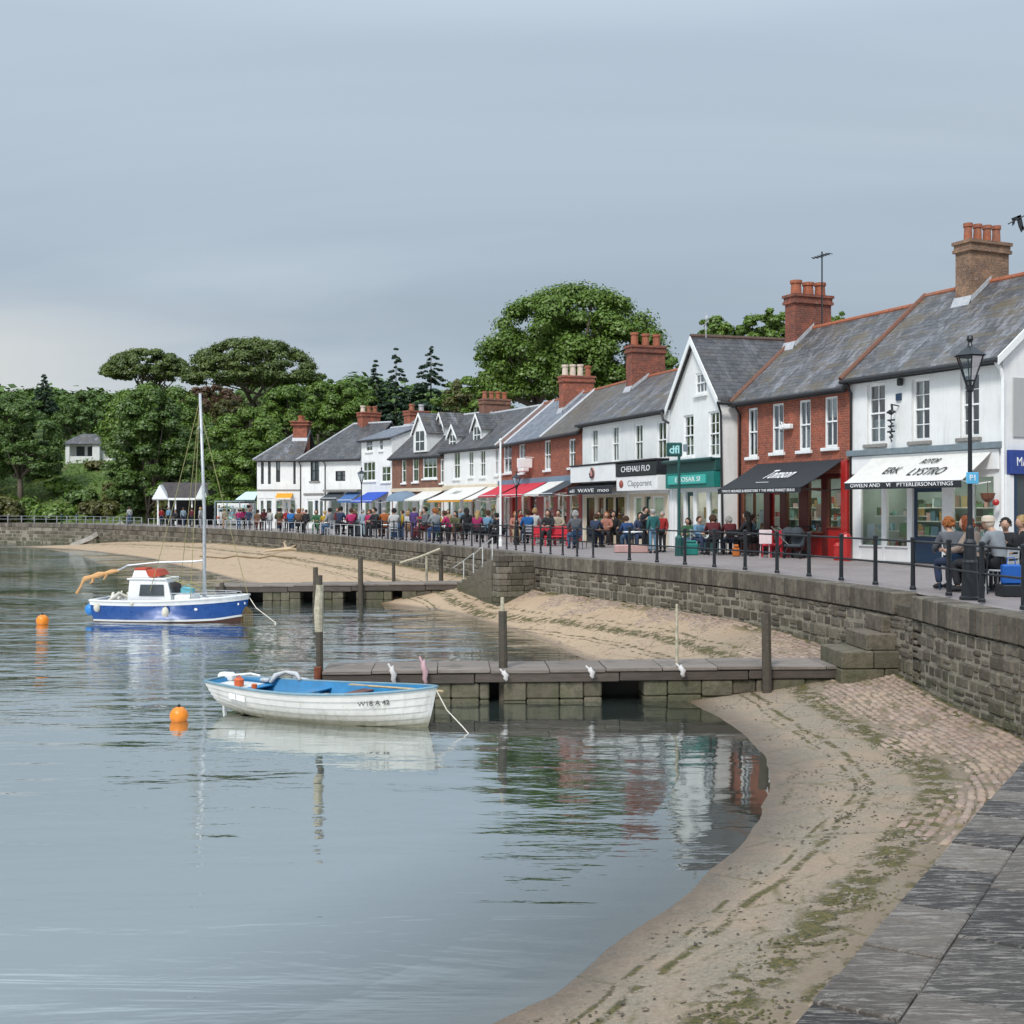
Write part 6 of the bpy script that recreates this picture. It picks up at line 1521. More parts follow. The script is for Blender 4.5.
COLR={'black':(.012,.013,.016),'navy':(.018,.03,.07),'grey':(.16,.17,.19),'light grey':(.36,.39,.42),'white':(.66,.66,.64),'cream':(.52,.44,.33),'beige':(.45,.34,.28),'red':(.45,.02,.02),'dark red':(.14,.012,.02),'magenta':(.48,.02,.15),'pink':(.62,.03,.17),'light blue':(.20,.38,.55),'bright blue':(.02,.19,.55),'blue':(.03,.09,.26),'teal':(.03,.19,.19),'green':(.05,.17,.07),'yellow':(.62,.40,.03),'orange':(.60,.17,.04),'purple':(.12,.06,.26),'brown':(.12,.06,.03),'tan':(.33,.22,.13),'denim':(.05,.10,.18),'olive':(.12,.12,.05),'pale blue':(.40,.52,.60),'salmon':(.55,.23,.17)}
chair_proto=None
def chair_at(loc,rz,mat='M_'):
    pass
def person(px,Y,kind,face,top,tr,hair,style,label,sc=1.,chair=None):
    if kind not in PEOPLE: PEOPLE[kind]=make_person(kind)
    D=PEOPLE[kind]; X=gx(px,Y)
    face+=PRR.uniform(-28,28); sc*=PRR.uniform(.95,1.05)
    root=empty('person',(X,Y,PROM+.002),math.radians(face),label,'person','people along the promenade'); root.scale=(sc,sc,sc)
    def ch(nm,me,mat,par):
        o=bpy.data.objects.new(nm,me); COL.objects.link(o); setparent(o,par); o.material_slots[0].link='OBJECT'; o.material_slots[0].material=mat; return o
    b=ch('body',D['body'],SKIN,root); ch('jacket',D['jacket'],cloth('c_'+top,tuple(x*.60 for x in COLR[top])),root); ch('trousers',D['trousers'],cloth('c_'+tr,COLR[tr]),root); ch('shoes',D['shoes'],cloth('c_black',COLR['black']),root)
    ch('hair' if style!='hat' else 'hat',D['hair_'+style],cloth('h_'+hair,HAIRC[hair]),root); ch('face_features',D['eyes'],cloth('c_black',COLR['black']),root)
    if kind.startswith('sit') and chair: cafe_chair(X,Y,math.radians(face),chair,label)
    return root
CH={}
def cafe_chair(X,Y,rz,col,who):
    mats={'metal':M['alu'],'wood':M['wood_brown'],'black':M['black'],'red':M['redpaint'],'white':M['joinery'],'blue':M['navy']}
    first='s' not in CH
    if first:
        CH['s']=[]
        m=MB(); m.cbox(-.21,.21,-.20,.20,.42,.455,.01); CH['s'].append(('seat',m))
        m=MB(); 
        for z in (.58,.70,.82): m.cbox(-.20,.20,-.235,-.215,z-.04,z+.04,.005)
        CH['s'].append(('backrest',m))
        for x in (-.19,.19):
            for y in (-.20,.19):
                m=MB(); m.tube([(x*1.08,y*1.1,0),(x,y,.43)]+([(x*.98,-.23,.88)] if y<0 else []),.016,6); CH['s'].append(('leg',m))
        CH['m']=[]
        for nm,m in CH['s']:
            o=m.build(nm,None); me=o.data; bpy.data.objects.remove(o); me.materials.clear(); me.materials.append(None); CH['m'].append((nm,me))
    r=empty('cafe_chair',(X,Y,PROM),rz,None,'chair','cafe chairs under the people sitting outside'); r['label']='%s'%{'metal':'grey metal','wood':'brown wooden','black':'black','red':'red','white':'white','blue':'dark blue'}[col]+' cafe chair under the '+' '.join(who.replace('-',' ').split()[:9])
    for nm,me in CH['m']:
        o=bpy.data.objects.new(nm,me); COL.objects.link(o); setparent(o,r); o.material_slots[0].link='OBJECT'; o.material_slots[0].material=mats[col]
    return r
def table(px,Y,label,mat='joinery',r=.36):
    t=empty('cafe_table',(gx(px,Y),Y,PROM),0,label,'table','small cafe tables on the promenade')
    m=MB(); m.lathe([(r,.70),(r+.01,.715),(r,.735)],16); m.build('tabletop',M[mat],t); m=MB(); m.lathe([(.22,0),(.2,.03),(.04,.06),(.03,.70)],12); m.build('pedestal',M['black'],t)
# near group by the lamp post
P_=person
P_(955,23.3,'sit_lean',28,'grey','navy','ginger','short','person with ginger hair in a grey top sitting left of the black lamp post base',1.06,'blue')
P_(980,22.6,'sit_lean',40,'beige','black','auburn','bob','person with bushy auburn hair in a pale beige jacket sitting right of the lamp post',1.10,'black')
P_(1002,22.4,'sit_lean',55,'light grey','black','cream','hat','person in a pale knitted hat and light grey jacket leaning forward, at right edge',1.08,'metal')
P_(1023,23.2,'sit_talk',70,'black','black','blonde','short','person in black with fair hair cut off by the right picture edge',1.05,'wood')
P_(1006,24.6,'sit',150,'black','navy','dark','short','dark-haired person in black half hidden behind the pale knitted hat',1.05,None)
o=MB().cbox(-.17,.17,-.08,.08,0,.36,.03).tube([(-.08,0,.36),(-.06,0,.48),(.06,0,.48),(.08,0,.36)],.01,5).build('shopping_bag',plain('bright_blue_bag',(.01,.09,.36),.4,.1,.3,8),None,loc=(gx(1011,21.7),21.7,PROM+.22)); tag(o,'bright blue shopping bag beside the person in the pale knitted hat','bag')
o=MB().cbox(-.22,.22,-.2,.2,0,.22,.02).build('low_stool',M['black'],None,loc=(gx(1011,21.7),21.7,PROM)); tag(o,'low black stool under the bright blue shopping bag','stool')
T=[
# px,Y,pose,face,top,trousers,hair,style,label,scale,chair
(1038,22.5,'stand',90,'tan','denim','brown','short',None,1,None),
(700,41.5,'sit',200,'light blue','navy','brown','short','person in a light blue top seated left of the dark red hooded back, teal shop',1.,'metal'),
(713,40.6,'sit_lean',15,'dark red','black','brown','bob','person seen from behind in a dark red rucksack-like jacket, under the black awning corner',1.1,'black'),
(729,40.8,'sit_lean',-15,'dark red','navy','grey','bob','grey-haired person in dark red hunched beside the orange bag',1.0,'black'),
(690,42.4,'sit',150,'green','denim','dark','long','dark-haired person in green seated behind the teal crate',.95,'wood'),
(747,40.6,'sit',75,'black','black','dark','long','long-haired person in black seated below the black awning valance',1.05,'black'),
(754,41.5,'sit_talk',250,'light blue','black','brown','short','person in light blue facing the long-haired person in black',.98,'black'),
(663,43.6,'stand',160,'red','black','grey','short','grey-haired person standing in a red coat at the edge of the teal shop',.86,None),
(652,42.5,'stand',0,'teal','light blue','white' if 0 else 'grey','hat','person from behind in a long teal coat and pale blue trousers with a grey hat',.90,None),
(639,45.,'sit',160,'navy','navy','dark','short','person in a navy jacket seated under the white sign board',1.02,'blue'),
(628,45.6,'sit_lean',35,'blue','denim','brown','short','person in blue bending over a table left of the navy jacket',.98,'blue'),
(644,46.5,'talk',190,'black','black','dark','short','standing dark figure in the doorway under the grey lettered board',.88,None),
(576,47.5,'sit',20,'grey','denim','grey','bob','grey-haired person in a grey coat sitting in front of the black canopy shop',1.12,'blue'),
(592,49.,'sit_lean',-10,'navy','navy','brown','short','person in navy seen from behind right of the grey coat',1.08,'black'),
(606,49.5,'sit',170,'salmon','black','ginger','long','ginger-haired person in salmon facing the sea',1.05,'wood'),
(613,51.,'sit_talk',200,'black','black','dark','bob','person in black seated at the right of the salmon top',1.05,'wood'),
(599,53.,'sit',180,'green','black','brown','long','person in dark green deep under the black canopy',1.1,'wood'),
(559,52.,'sit',180,'cream','black','dark','short','dark-haired person in cream above the red benches',1.1,'red'),
(549,53.,'sit',185,'black','black','brown','long','brown-haired person in black above the red benches, left one',1.08,'red'),
(527,53.5,'sit',5,'bright blue','navy','brown','short','person in a bright blue top seen from behind under the red awning',1.10,'metal'),
(533,54.5,'sit',-20,'white','black','blonde','short','person in white just right of the bright blue top',1.10,'metal'),
(514,55.,'sit',165,'salmon','tan','ginger','long','person in salmon with long ginger hair under the left red awning',1.06,'wood'),
(501,54.5,'sit_lean',30,'black','black','dark','short','person in black at the foot of the tall white pole',1.08,'black'),
(521,57.,'talk',200,'red','black','dark','short','person in red standing by the brick pillar under the red awning',.84,None),
(486,56.5,'sit',-30,'light blue','black','brown','short','person in a light blue jacket beside the magenta rucksack',1.12,'black'),
(477.5,57.,'sit',10,'magenta','black','blonde','long','fair-haired person with a magenta back, under the white canvas awning',1.10,'black'),
(465.5,57.5,'sit',5,'black','black','dark','long','broad person all in black seen from behind under the white awning lettering',1.18,'black'),
(461,60.,'talk',190,'light blue','white','grey','short','standing person in light blue behind the broad person in black',.86,None),
(451,58.5,'sit_lean',60,'pink','black','brown','short','person in pink bending left under the white awning',1.08,'wood'),
(447,61,'stand',180,'tan','black','brown','bob','person in tan standing behind the one in pink',.84,None),
(455,59.5,'sit',150,'olive','black','dark','long','person in olive between pink and black figures',1.08,'wood'),
(434.5,59.,'sit',15,'light grey','blue','ginger','short','ginger-haired person in light grey left of the pink one',1.12,'blue'),
(437.5,62,'sit',200,'yellow','green','ginger','hat','person in yellow with an orange-brown hat',1.1,None),
(425,60.5,'sit_talk',120,'grey','dark red','dark','short','dark-haired person in grey with dark red trousers',1.14,'wood'),
(420,62.,'stand',170,'red','black','brown','short','person in red standing below the cream board',.82,None),
(415.5,63.,'stand',0,'purple','purple','brown','hat','person in purple from head to foot left of the red one',.88,None),
(402,62.5,'stand',90,'yellow','denim','brown','short','person in yellow between the white jackets',.84,None),
(394,61.5,'sit',20,'white','denim','dark','short','person in a broad white jacket with denim legs under the grey-blue canopy',1.2,'metal'),
(408,64.,'sit',-10,'white','tan','blonde','bob','fair-haired person in white right of the yellow one',1.1,'wood'),
(384,64.5,'sit',10,'orange','brown','grey','hat','person in orange with a grey hat under the bright blue awning',1.15,'wood'),
(377,66.,'sit',160,'black','black','dark','short','person in black left of the orange one',1.15,'black'),
(372.5,66.5,'sit_lean',40,'teal','dark red','brown','short','person in teal leaning on a table below the blue awning',1.12,'blue'),
(369.5,69.,'stand',180,'pink','black','ginger','short','person in pink standing below the blue awning',.82,None),
(361.5,68.,'stand',0,'pale blue','pale blue','grey','short','person wholly in pale blue beside the grey bin',.84,None),
(350,69.5,'sit',5,'pink','black','brown','short','person with bright pink back seen from behind below the mid blue awning',1.15,'black'),
(353,72,'talk',200,'dark red','black','blonde','long','fair-haired person in dark red behind the bright pink back',.84,None),
(340,71.,'sit',-10,'navy','black','dark','short','large person in navy left of the bright pink back',1.2,'black'),
(336,73,'stand',160,'dark red','black','auburn','short','auburn-haired person standing by the dark canopy',.84,None),
(331,72.,'sit_talk',80,'light grey','denim','dark','short','person in light grey left of the large navy one',1.12,'metal'),
(324,73.,'sit',0,'yellow','black','blonde','hat','person in a bright amber yellow coat from behind',1.10,'wood'),
(316,74.5,'sit',180,'green','green','brown','bob','person in green left of the amber yellow coat',1.1,'wood'),
(306.5,76.,'stand',10,'black','black','brown','short','person in black in front of the far dark shop window',.84,None),
(303.5,77.5,'stand',170,'salmon','black','blonde','short','person in salmon beside the black one by the downpipe',.86,None),
(298.5,78.5,'sit',0,'brown','black','ginger','bob','person in brown below the downpipe of the corner house',1.14,'black'),
(290,80.,'sit_lean',20,'bright blue','black','brown','short','person in bright blue bending over in front of the corner shop door',1.15,'blue'),
(286.5,82,'stand',170,'red','black','brown','short','person in red standing under the amber awning',.82,None),
(279,82.,'sit',10,'olive','black','dark','short','person in olive beneath the amber awning, left side',1.12,'wood'),
(269.5,84.,'stand',0,'white','light grey','dark','short','person in white at the corner shop window',.80,None),
(264.5,86.,'stand',0,'dark red','black','brown','long','person in dark red left of the white one at the corner',.82,None),
(256,88.,'sit',10,'brown','dark red','dark','short','person in brown seated at the very corner of the row',1.1,'wood'),
(249,90.,'stand',180,'navy','navy','dark','short','person in navy by the fruit on the stall',.90,None),
(244,89.,'stand',20,'magenta','black','dark','long','person in magenta in front of the market stall',.88,None),
(240,88.,'stand',-10,'magenta','denim','brown','short','person with a magenta rucksack, the left of the two magenta ones at the stall',.86,None),
(225,91.,'stand',30,'cream','tan','dark','hat','person in cream standing left of the market stall',.88,None),
(199,100.,'stand',90,'white','light grey','blonde','bob','person in white behind the boat mast near the shelter',.9,None),
(193,101.,'stand',0,'dark red','black','brown','short','person in dark red with fair arms right side of the shelter',.9,None),
(184,106.,'stand',10,'pale blue','navy','brown','short','person in pale blue in the middle of the shelter',.92,None),
(176.5,107.,'sit',160,'black','black','dark','short','person in black seated in the shelter',1.1,None),
(169,108.,'stand',180,'light blue','black','grey','short','person in light blue inside the shelter left part',.9,None),
(163,108.5,'stand',0,'red','navy','brown','short','person in red at the left post of the shelter',.88,None),
(131,116.,'stand',60,'white','denim','brown','short','person in white by the fence left of the shelter',.95,None),
(76,122.5,'stand',90,'teal','black','dark','short','person in teal behind the far left railing',.62,None),
(63,123.5,'stand',80,'teal','green','dark','short','smaller person in teal and green further left behind the railing',.60,None)]
for r_ in T:
    if r_[8] is None: continue
    r_=list(r_); r_[0]+=PRR.uniform(-1.6,1.6); r_[1]+=PRR.uniform(-1.2,1.2)*(1 if r_[1]<46 else 2.)*(0 if r_[1]<44 else 1); P_(*r_)
for px,Y,lab,mt in ((748,39.9,'small dark table in front of the long-haired person in black','black'),(722,42.2,'small table behind the two dark red figures','wood_brown'),(633,44.3,'small table between the blue and navy figures under the white sign board','joinery'),(600,48.6,'small table by the salmon top in front of the black canopy shop','wood_brown'),(541,54.,'small table right of the white top under the red awning','joinery'),(494,56.2,'small table left of the tall white pole','black'),(442,59.5,'small table between the pink and the light grey figures','joinery'),(388,63.2,'small pale blue-grey table left of the broad white jacket','joinery'),(366,68.5,'small table between the pale blue and teal figures','joinery'),(328,72.5,'small table left of the large navy figure','joinery'),(283,81.5,'small table in front of the corner shop door','wood_brown')):
    table(px,Y,lab,mt)
table(991,23.2,'round cafe table between the auburn-haired person and the pale knitted hat','black',.34)
# ================================================================= street furniture
def railing(a0,a1,step,off,mat,label,h=.98,r=.030,rails=(.93,.48),rr=.023,name='promenade_railing',heavy=True,group='railings along the wall top'):
    root=empty(name,W(a0,off,PROM),0,label,'railing',group); L0=Vector(root.location)
    n=int((a1-a0)/step); 
    for i in range(n+1):
        p=W(a0+i*step,off,PROM)-L0; m=MB()
        if heavy: m.lathe([(r*1.5,0),(r*1.45,.05),(r*1.1,.07),(r,h*.5),(r*1.0,h-.03),(r*1.25,h-.02),(r*1.2,h+.02),(r*.5,h+.04)],9,(p.x,p.y,p.z+.03))
        else: m.box(p.x-r,p.x+r,p.y-r,p.y+r,p.z,p.z+h)
        m.build('railing_post',mat,root,smooth=False)
    for z in rails:
        m=MB(); m.tube([W(a,off,PROM+.03+z)-L0 for a in np.linspace(a0,a0+n*step,n*2+1)],rr,6); m.build('rail',mat,root,smooth=True)
OFF=-.62
A_=a_of_Y
railing(A_(15.5),A_(36.5),1.5,OFF,M['black'],'black iron railing on the wall top from the lamp post to the teal shop',r=.042)
railing(A_(36.5)+1.2,A_(64.),1.02,OFF,M['black'],'black iron railing with close-set posts from the steps past the red awnings',r=.032,h=.92,rails=(.90,.5))
railing(A_(64.)+.6,A_(106),1.35,OFF+.1,plain('pale_rail_paint',(.50,.51,.52),.5),'thin white railing in front of the far crowd and corner houses',r=.022,h=.66,rails=(.64,),rr=.014,heavy=False)
railing(A_(106)+1,LEN-130,1.9,OFF,plain('grey_rail',(.20,.21,.22),.5),'low grey railing on the wall at far left below the grassy bank',r=.05,h=.75,rails=(.72,.4),rr=.03,heavy=False)
# main lamp post
def lamp_post(px,Y,H,sc,label,mat=None,glass=True):
    mat=mat or M['black']; root=empty('street_lamp',(gx(px,Y),Y,PROM),.3,label,'street lamp','lamps along the seafront'); s=sc
    m=MB(); m.lathe([(.18*s,0),(.18*s,.05),(.15*s,.07),(.13*s,.62),(.135*s,.66),(.115*s,.70),(.105*s,.95),(.11*s,1.0),(.075*s,1.06),(.07*s,1.25),(.05*s,1.30)],14); m.build('base',mat,root)
    hl=H-.98*s; m=MB(); m.lathe([(.046*s,1.25),(.036*s,2.6),(.032*s,hl-.05),(.06*s,hl-.04),(.055*s,hl)],12); m.build('pole',mat,root,smooth=False)
    m=MB(); z=hl
    m.lathe([(.045*s,z-.10*s),(.06*s,z-.08*s),(.06*s,z-.03*s),(.05*s,z+.02)],8)
    fr=[]
    for k in range(6):
        q=2*PI*k/6; c,sn=math.cos(q),math.sin(q); m.tube([(.09*s*c,.09*s*sn,z+.10*s),(.235*s*c,.235*s*sn,z+.52*s)],.012*s,5)
        m.tube([(.05*s*c,.05*s*sn,z-.02),(.09*s*c,.09*s*sn,z+.10*s)],.012*s,5)
        q2=q+2*PI/6; m.tube([(.235*s*c,.235*s*sn,z+.52*s),(.235*s*math.cos(q2),.235*s*math.sin(q2),z+.52*s)],.014*s,5); m.tube([(.09*s*c,.09*s*sn,z+.10*s),(.09*s*math.cos(q2),.09*s*math.sin(q2),z+.10*s)],.010*s,5)
    la=m.build('lantern_frame',mat,root)
    m=MB(); v=[]
    for k in range(6):
        q=2*PI*k/6; v.append((.23*s*math.cos(q),.23*s*math.sin(q),z+.515*s))
    for k in range(6):
        q=2*PI*k/6; v.append((.088*s*math.cos(q),.088*s*math.sin(q),z+.105*s))
    m.add(v,[(k,(k+1)%6,6+(k+1)%6,6+k) for k in range(6)]); m.build('lantern_glass',M['shopglass'],la,fix=False)
    m=MB(); m.add([(.29*s*math.cos(2*PI*k/6),.29*s*math.sin(2*PI*k/6),z+.53*s) for k in range(6)]+[(.05*s*math.cos(2*PI*k/6),.05*s*math.sin(2*PI*k/6),z+.70*s) for k in range(6)],[(k,(k+1)%6,6+(k+1)%6,6+k) for k in range(6)]); m.lathe([(.05*s,.70*s),(.03*s,.76*s),(.06*s,.82*s),(.045*s,.88*s),(.0,.9*s)],10,(0,0,z)); m.build('lantern_cap',mat,la)
    return root
ML=lamp_post(970,20.9,4.70,1.0,'tall black Victorian lamp post with glass lantern and wide base on the near quay')
m=MB(); m.cbox(-.125,.125,-.075,-.05,2.02,2.22,.01); o=m.build('blue_notice',plain('light_blue_plate',(.10,.42,.68),.4,.05,.05),ML)
lettering('P1',.15,M['letter_white'],Matrix(((1,0,0,0),(0,0,-1,-.08),(0,1,0,2.12),(0,0,0,1))),o)
# slender posts
def sign_post(px,Y,H,label):
    root=empty('sign_post',(gx(px,Y),Y,PROM),.0,label,'sign post'); m=MB(); m.lathe([(.14,0),(.13,.6),(.06,.7),(.045,H)],10); m.build('pole',M['teal_dark'],root)
    m=MB(); x0,x1=-.42,.10; m.cbox(x0,x1,-.06,.06,H-.42,H+.05,.04); b=m.build('sign_board',M['teal_dark'],root); lettering('dfl',.36,plain('pale_aqua_letter',(.35,.68,.68),.5),Matrix(((1,0,0,-.16),(0,0,-1,-.066),(0,1,0,H-.20),(0,0,0,1))),b,bold=.008); m=MB(); m.cbox(.14,.28,-.03,.03,H-.25,H+.0,.02); m.build('bracket_plate',M['cornice'],root)
sign_post(679,40.,PROM*0+ (at(679,444,40).z-PROM),'dark green post with a small hanging board reading dfl in front of the teal shop')
def flagpole(px,Y,yt,label,col,r):
    p=at(px,yt,Y); root=empty('white_pole',(gx(px,Y),Y,PROM),0,label,'pole'); m=MB(); m.lathe([(r*1.6,0),(r*1.5,.25),(r,.3),(r*.8,p.z-PROM)],9); m.build('shaft',col,root); m=MB(); m.ball((0,0,p.z-PROM+.04),r*1.3,8,6); m.build('knob',col,root)
flagpole(500.5,50.,441,'tall slim white pole standing between the white terrace and the red awnings',M['joinery'],.05)
lp=lamp_post(516.5,52.,at(0,482,52).z-PROM+.55,.8,'black lamp post with square lantern in front of the left red awning')
lamp_post(361.5,70.,at(0,466,70).z-PROM,.95,'thin black street lamp beside the bright blue awning')
# small things on the pavement
def gp_(px,Y,z=0): return (gx(px,Y),Y,PROM+z)
rc=empty('red_chair',gp_(772,38.9),.5,'bright red plastic chair in front of the black awning shop, left one','chair','red chairs by the deep red shopfront')
m=MB(); m.cbox(-.24,.24,-.22,.22,.36,.44,.03); m.build('seat',M['canvas_red'],rc); m=MB(); m.cbox(-.24,.24,.20,.26,.42,.86,.03); m.build('backrest',M['canvas_red'],rc)
for x in (-.2,.2):
    for y in (-.18,.2): m=MB(); m.tube([(x*1.1,y*1.1,0),(x,y,.38)],.025,6); m.build('leg',M['canvas_red'],rc)
rc2=copy_tree(rc); rc2.location=gp_(779,39.2); rc2.rotation_euler=(0,0,-.7); rc2['label']='bright red plastic chair turned away, right of its twin by the shop door'
m=MB(); m.cbox(-.2,.2,-.015,.015,.45,.9,.01); m.tube([(-.15,.15,0),(-.12,0,.9)],.015,5); m.tube([(.15,.15,0),(.12,0,.9)],.015,5)
o=m.build('price_board',plain('pink_white_board',(.68,.55,.56),.6),None,loc=gp_(765.5,38.4)); tag(o,'small white price board in front of the left red chair','sign')
def pushchair(px,Y,rz,lab):
    r=empty('pushchair',gp_(px,Y),rz,lab,'pushchair')
    m=MB(); m.tube([(-.25,-.4,.15),(-.25,.1,.6),(-.25,.5,1.0)],.018,6); m.tube([(.25,-.4,.15),(.25,.1,.6),(.25,.5,1.0)],.018,6); m.tube([(-.25,.5,1.0),(.25,.5,1.0)],.022,6); m.tube([(-.25,.35,.15),(-.25,0,.6)],.018,6); m.tube([(.25,.35,.15),(.25,0,.6)],.018,6); m.build('frame',M['black'],r)
    m=MB(); m.cbox(-.22,.22,-.3,.1,.35,.45,.03); m.cbox(-.22,.22,.05,.15,.4,.85,.03); m.ball((0,.0,.82),.26,10,6,(.9,.9,.7)); m.build('seat_and_hood',M['canvas_dark'],r,smooth=False)
    for x in (-.27,.27):
        for y in (-.4,.35): m=MB(); m.tube([(x-.02,y,.12),(x+.02,y,.12)],.12,14); m.build('wheel',M['gutter'],r)
pushchair(789,38.6,.9,'dark pushchair parked before the deep red shopfront'); pushchair(797,38.2,-.6,'second dark pushchair, right of the first before the bow window')
def bin_(px,Y,mat,h,w,lab,cat='bin'):
    r=empty('litter_bin',gp_(px,Y),.4,lab,cat); m=MB(); m.lathe([(w*.85,0),(w,.1),(w,h*.75)],12); m.build('body',M[mat],r); m=MB(); m.lathe([(w*1.05,h*.75),(w*1.05,h*.82),(w*.7,h*.95),(w*.1,h)],12); m.build('lid',M[mat],r)
bin_(846,36.2,'redpaint',.85,.17,'round red bin at the red pilaster beside the white awning shop'); bin_(838.5,36.7,'redpaint',.55,.16,'shorter red bin to the left of the round red one')
m=MB(); m.cbox(-.22,.22,-.2,.2,0,.40,.03); m.cbox(-.16,.16,-.15,.15,.41,.5,.05); o=m.build('crate_planter',M['teal'],None,loc=gp_(691,40.8)); tag(o,'turquoise crate with plants in front of the teal shop','crate')
m=MB(); m.cbox(-.11,.11,-.1,.1,.0,.3,.03); m.cbox(-.08,.08,-.11,.08,.3,.40,.03); o=m.build('child_rucksack',cloth('orange_bag',(.42,.12,.02)),None,loc=gp_(736,39.6)); tag(o,'small orange and red rucksack standing on the paving beneath the awning corner','bag')
m=MB(); m.cbox(-.5,.5,-.2,.2,.36,.42,.02); m.cbox(-.5,.5,.14,.2,.46,.82,.02); m.box(-.48,-.42,-.18,.18,0,.36); m.box(.42,.48,-.18,.18,0,.36); o=m.build('red_bench',M['canvas_red'],None,loc=gp_(556,50.8)); tag(o,'bright red bench with its back to the brick shop','bench','red benches under the white awning'); o=m.build('red_bench',M['canvas_red'],None,loc=gp_(545,51.6)); tag(o,'red bench left of the other, beside the dark doorway','bench','red benches under the white awning')
bin_(357.5,68.,'canvas_dark',1.0,.42,'dark grey tub bin beside the person wholly in pale blue')
m=MB(); m.cbox(-.3,.3,-.03,.0,.1,.85,.01); m.tube([(-.25,.25,0),(-.25,0,.85)],.02,5); m.tube([(.25,.25,0),(.25,0,.85)],.02,5); o=m.build('menu_board',M['canvas_mid'],None,loc=gp_(398,61.)); tag(o,'slate-blue menu board below the broad white jacket','sign')
m=MB(); m.cbox(-.6,.6,-.2,.2,0,.28,.03); o=m.build('planter',plain('pink_stone_planter',(.45,.28,.26),.8),None,loc=gp_(631,43.0)); tag(o,'low pinkish trough on the paving in front of the white sign board shop','planter')
# basket hanging at the white shop
m=MB(); m.tube([(0,0,.0),(0,0,-.3)],.01,4); m.lathe([(.05,-.55),(.16,-.45),(.2,-.3)],10)
o=m.build('hanging_basket',M['wood_brown'],None,loc=(H1.A.x+H1.u.x*H1.pu(994)-.25,H1.A.y+H1.u.y*H1.pu(994)-.2,PROM+2.3)); tag(o,'small basket hanging at the right end of the white awning','basket')
# red wall bell by the blue shop
o=MB().lathe([(.0,0),(.09,.02),(.08,.09),(.0,.12)],12).build('red_bell',M['redpaint'],None,loc=(H1.A.x+H1.u.x*(H1.L-.1)-.16,H1.A.y+H1.u.y*(H1.L-.1)-.12,PROM+1.75)); o.rotation_euler=(PI/2,0,-.4); tag(o,'round red alarm bell on the white pilaster at the shop corner','bell')
# ragged black pennant on a pole whose foot is outside the frame
r=empty('flag_mast',(gx(1110,15.2),15.2,PROM),0,'ragged black pennant on a wire at the top right picture edge','flag'); p0=Vector(r.location)
m=MB(); m.tube([(0,0,0),(0,0,5.9)],.04,8); m.build('mast',M['joinery'],r)
m=MB(); a=at(1008,224,15.2)-p0; b=at(1040,203,15.2)-p0; m.tube([a,(a+b)/2+Vector((0,0,-.03)),b,(0,0,5.85)],.008,5); m.build('wire',M['black'],r)
m=MB(); q=lambda px,py,d=0: at(px,py,15.2+d)-p0
for pts in (((1012,218),(1021,214.5),(1021,219),(1014,221)),((1017,216),(1021,215),(1023.5,226),(1022,232),(1019.5,226)),((1013.5,219),(1015.5,219),(1014.6,224),(1013,225.5)),((1021.5,226),(1026,227),(1024,230),(1022,230))):
    m.prism([q(*p) for p in pts],(0,.03,0))
m.build('pennant',M['canvas_black'],r)
# ================================================================= trees and shrubs
LM={'oak':leaf_mat('broad_leaf',(.045,.085,.012),(.115,.185,.028),.15),'dark':leaf_mat('dark_leaf',(.030,.060,.014),(.085,.142,.027),.15),'pine':leaf_mat('pine_needle',(.034,.056,.014),(.10,.135,.028),.15),'fir':leaf_mat('fir_needle',(.012,.030,.018),(.030,.060,.028)),'olive':leaf_mat('olive_leaf',(.05,.055,.015),(.11,.11,.03)),'brown':leaf_mat('rusty_leaf',(.07,.04,.02),(.12,.07,.035))}
M['bark']=plain('grey_bark',(.13,.105,.08),.9,.4,.8,8); M['bark_dark']=plain('dark_bark',(.045,.035,.028),.9,.4,.8,8)
def leaves(centres,radii,n,size,squash=.8,shell=.55,up=.25,seed=0):
    rg=np.random.default_rng(seed); C=np.asarray(centres,float); R=np.asarray(radii,float)
    w=R**2; idx=rg.choice(len(C),n,p=w/w.sum())
    d=rg.normal(size=(n,3)); d/=np.linalg.norm(d,axis=1,keepdims=True); d[:,2]=np.where(d[:,2]<-.35,-d[:,2],d[:,2])
    rad=(shell+(1-shell)*rg.random(n)**.6)*(1+.20*rg.normal(size=n)); p=C[idx]+d*(R[idx]*rad)[:,None]*np.array([1,1,squash])
    nr=d+rg.normal(size=(n,3))*.30+np.array([0,0,up]); nr/=np.linalg.norm(nr,axis=1,keepdims=True)
    a=rg.normal(size=(n,3)); t=np.cross(nr,a); t/=np.linalg.norm(t,axis=1,keepdims=True); b=np.cross(nr,t)
    s=(size*(.5+.9*rg.random(n)))[:,None]; asp=.45+.4*rg.random(n)[:,None]
    bend=nr*s*.25
    V=np.stack([p-t*s,p-b*s*asp-bend*.3,p+t*s,p+b*s*asp-bend*.3],1).reshape(-1,3); Fq=np.arange(4*n).reshape(-1,4)
    return V,Fq
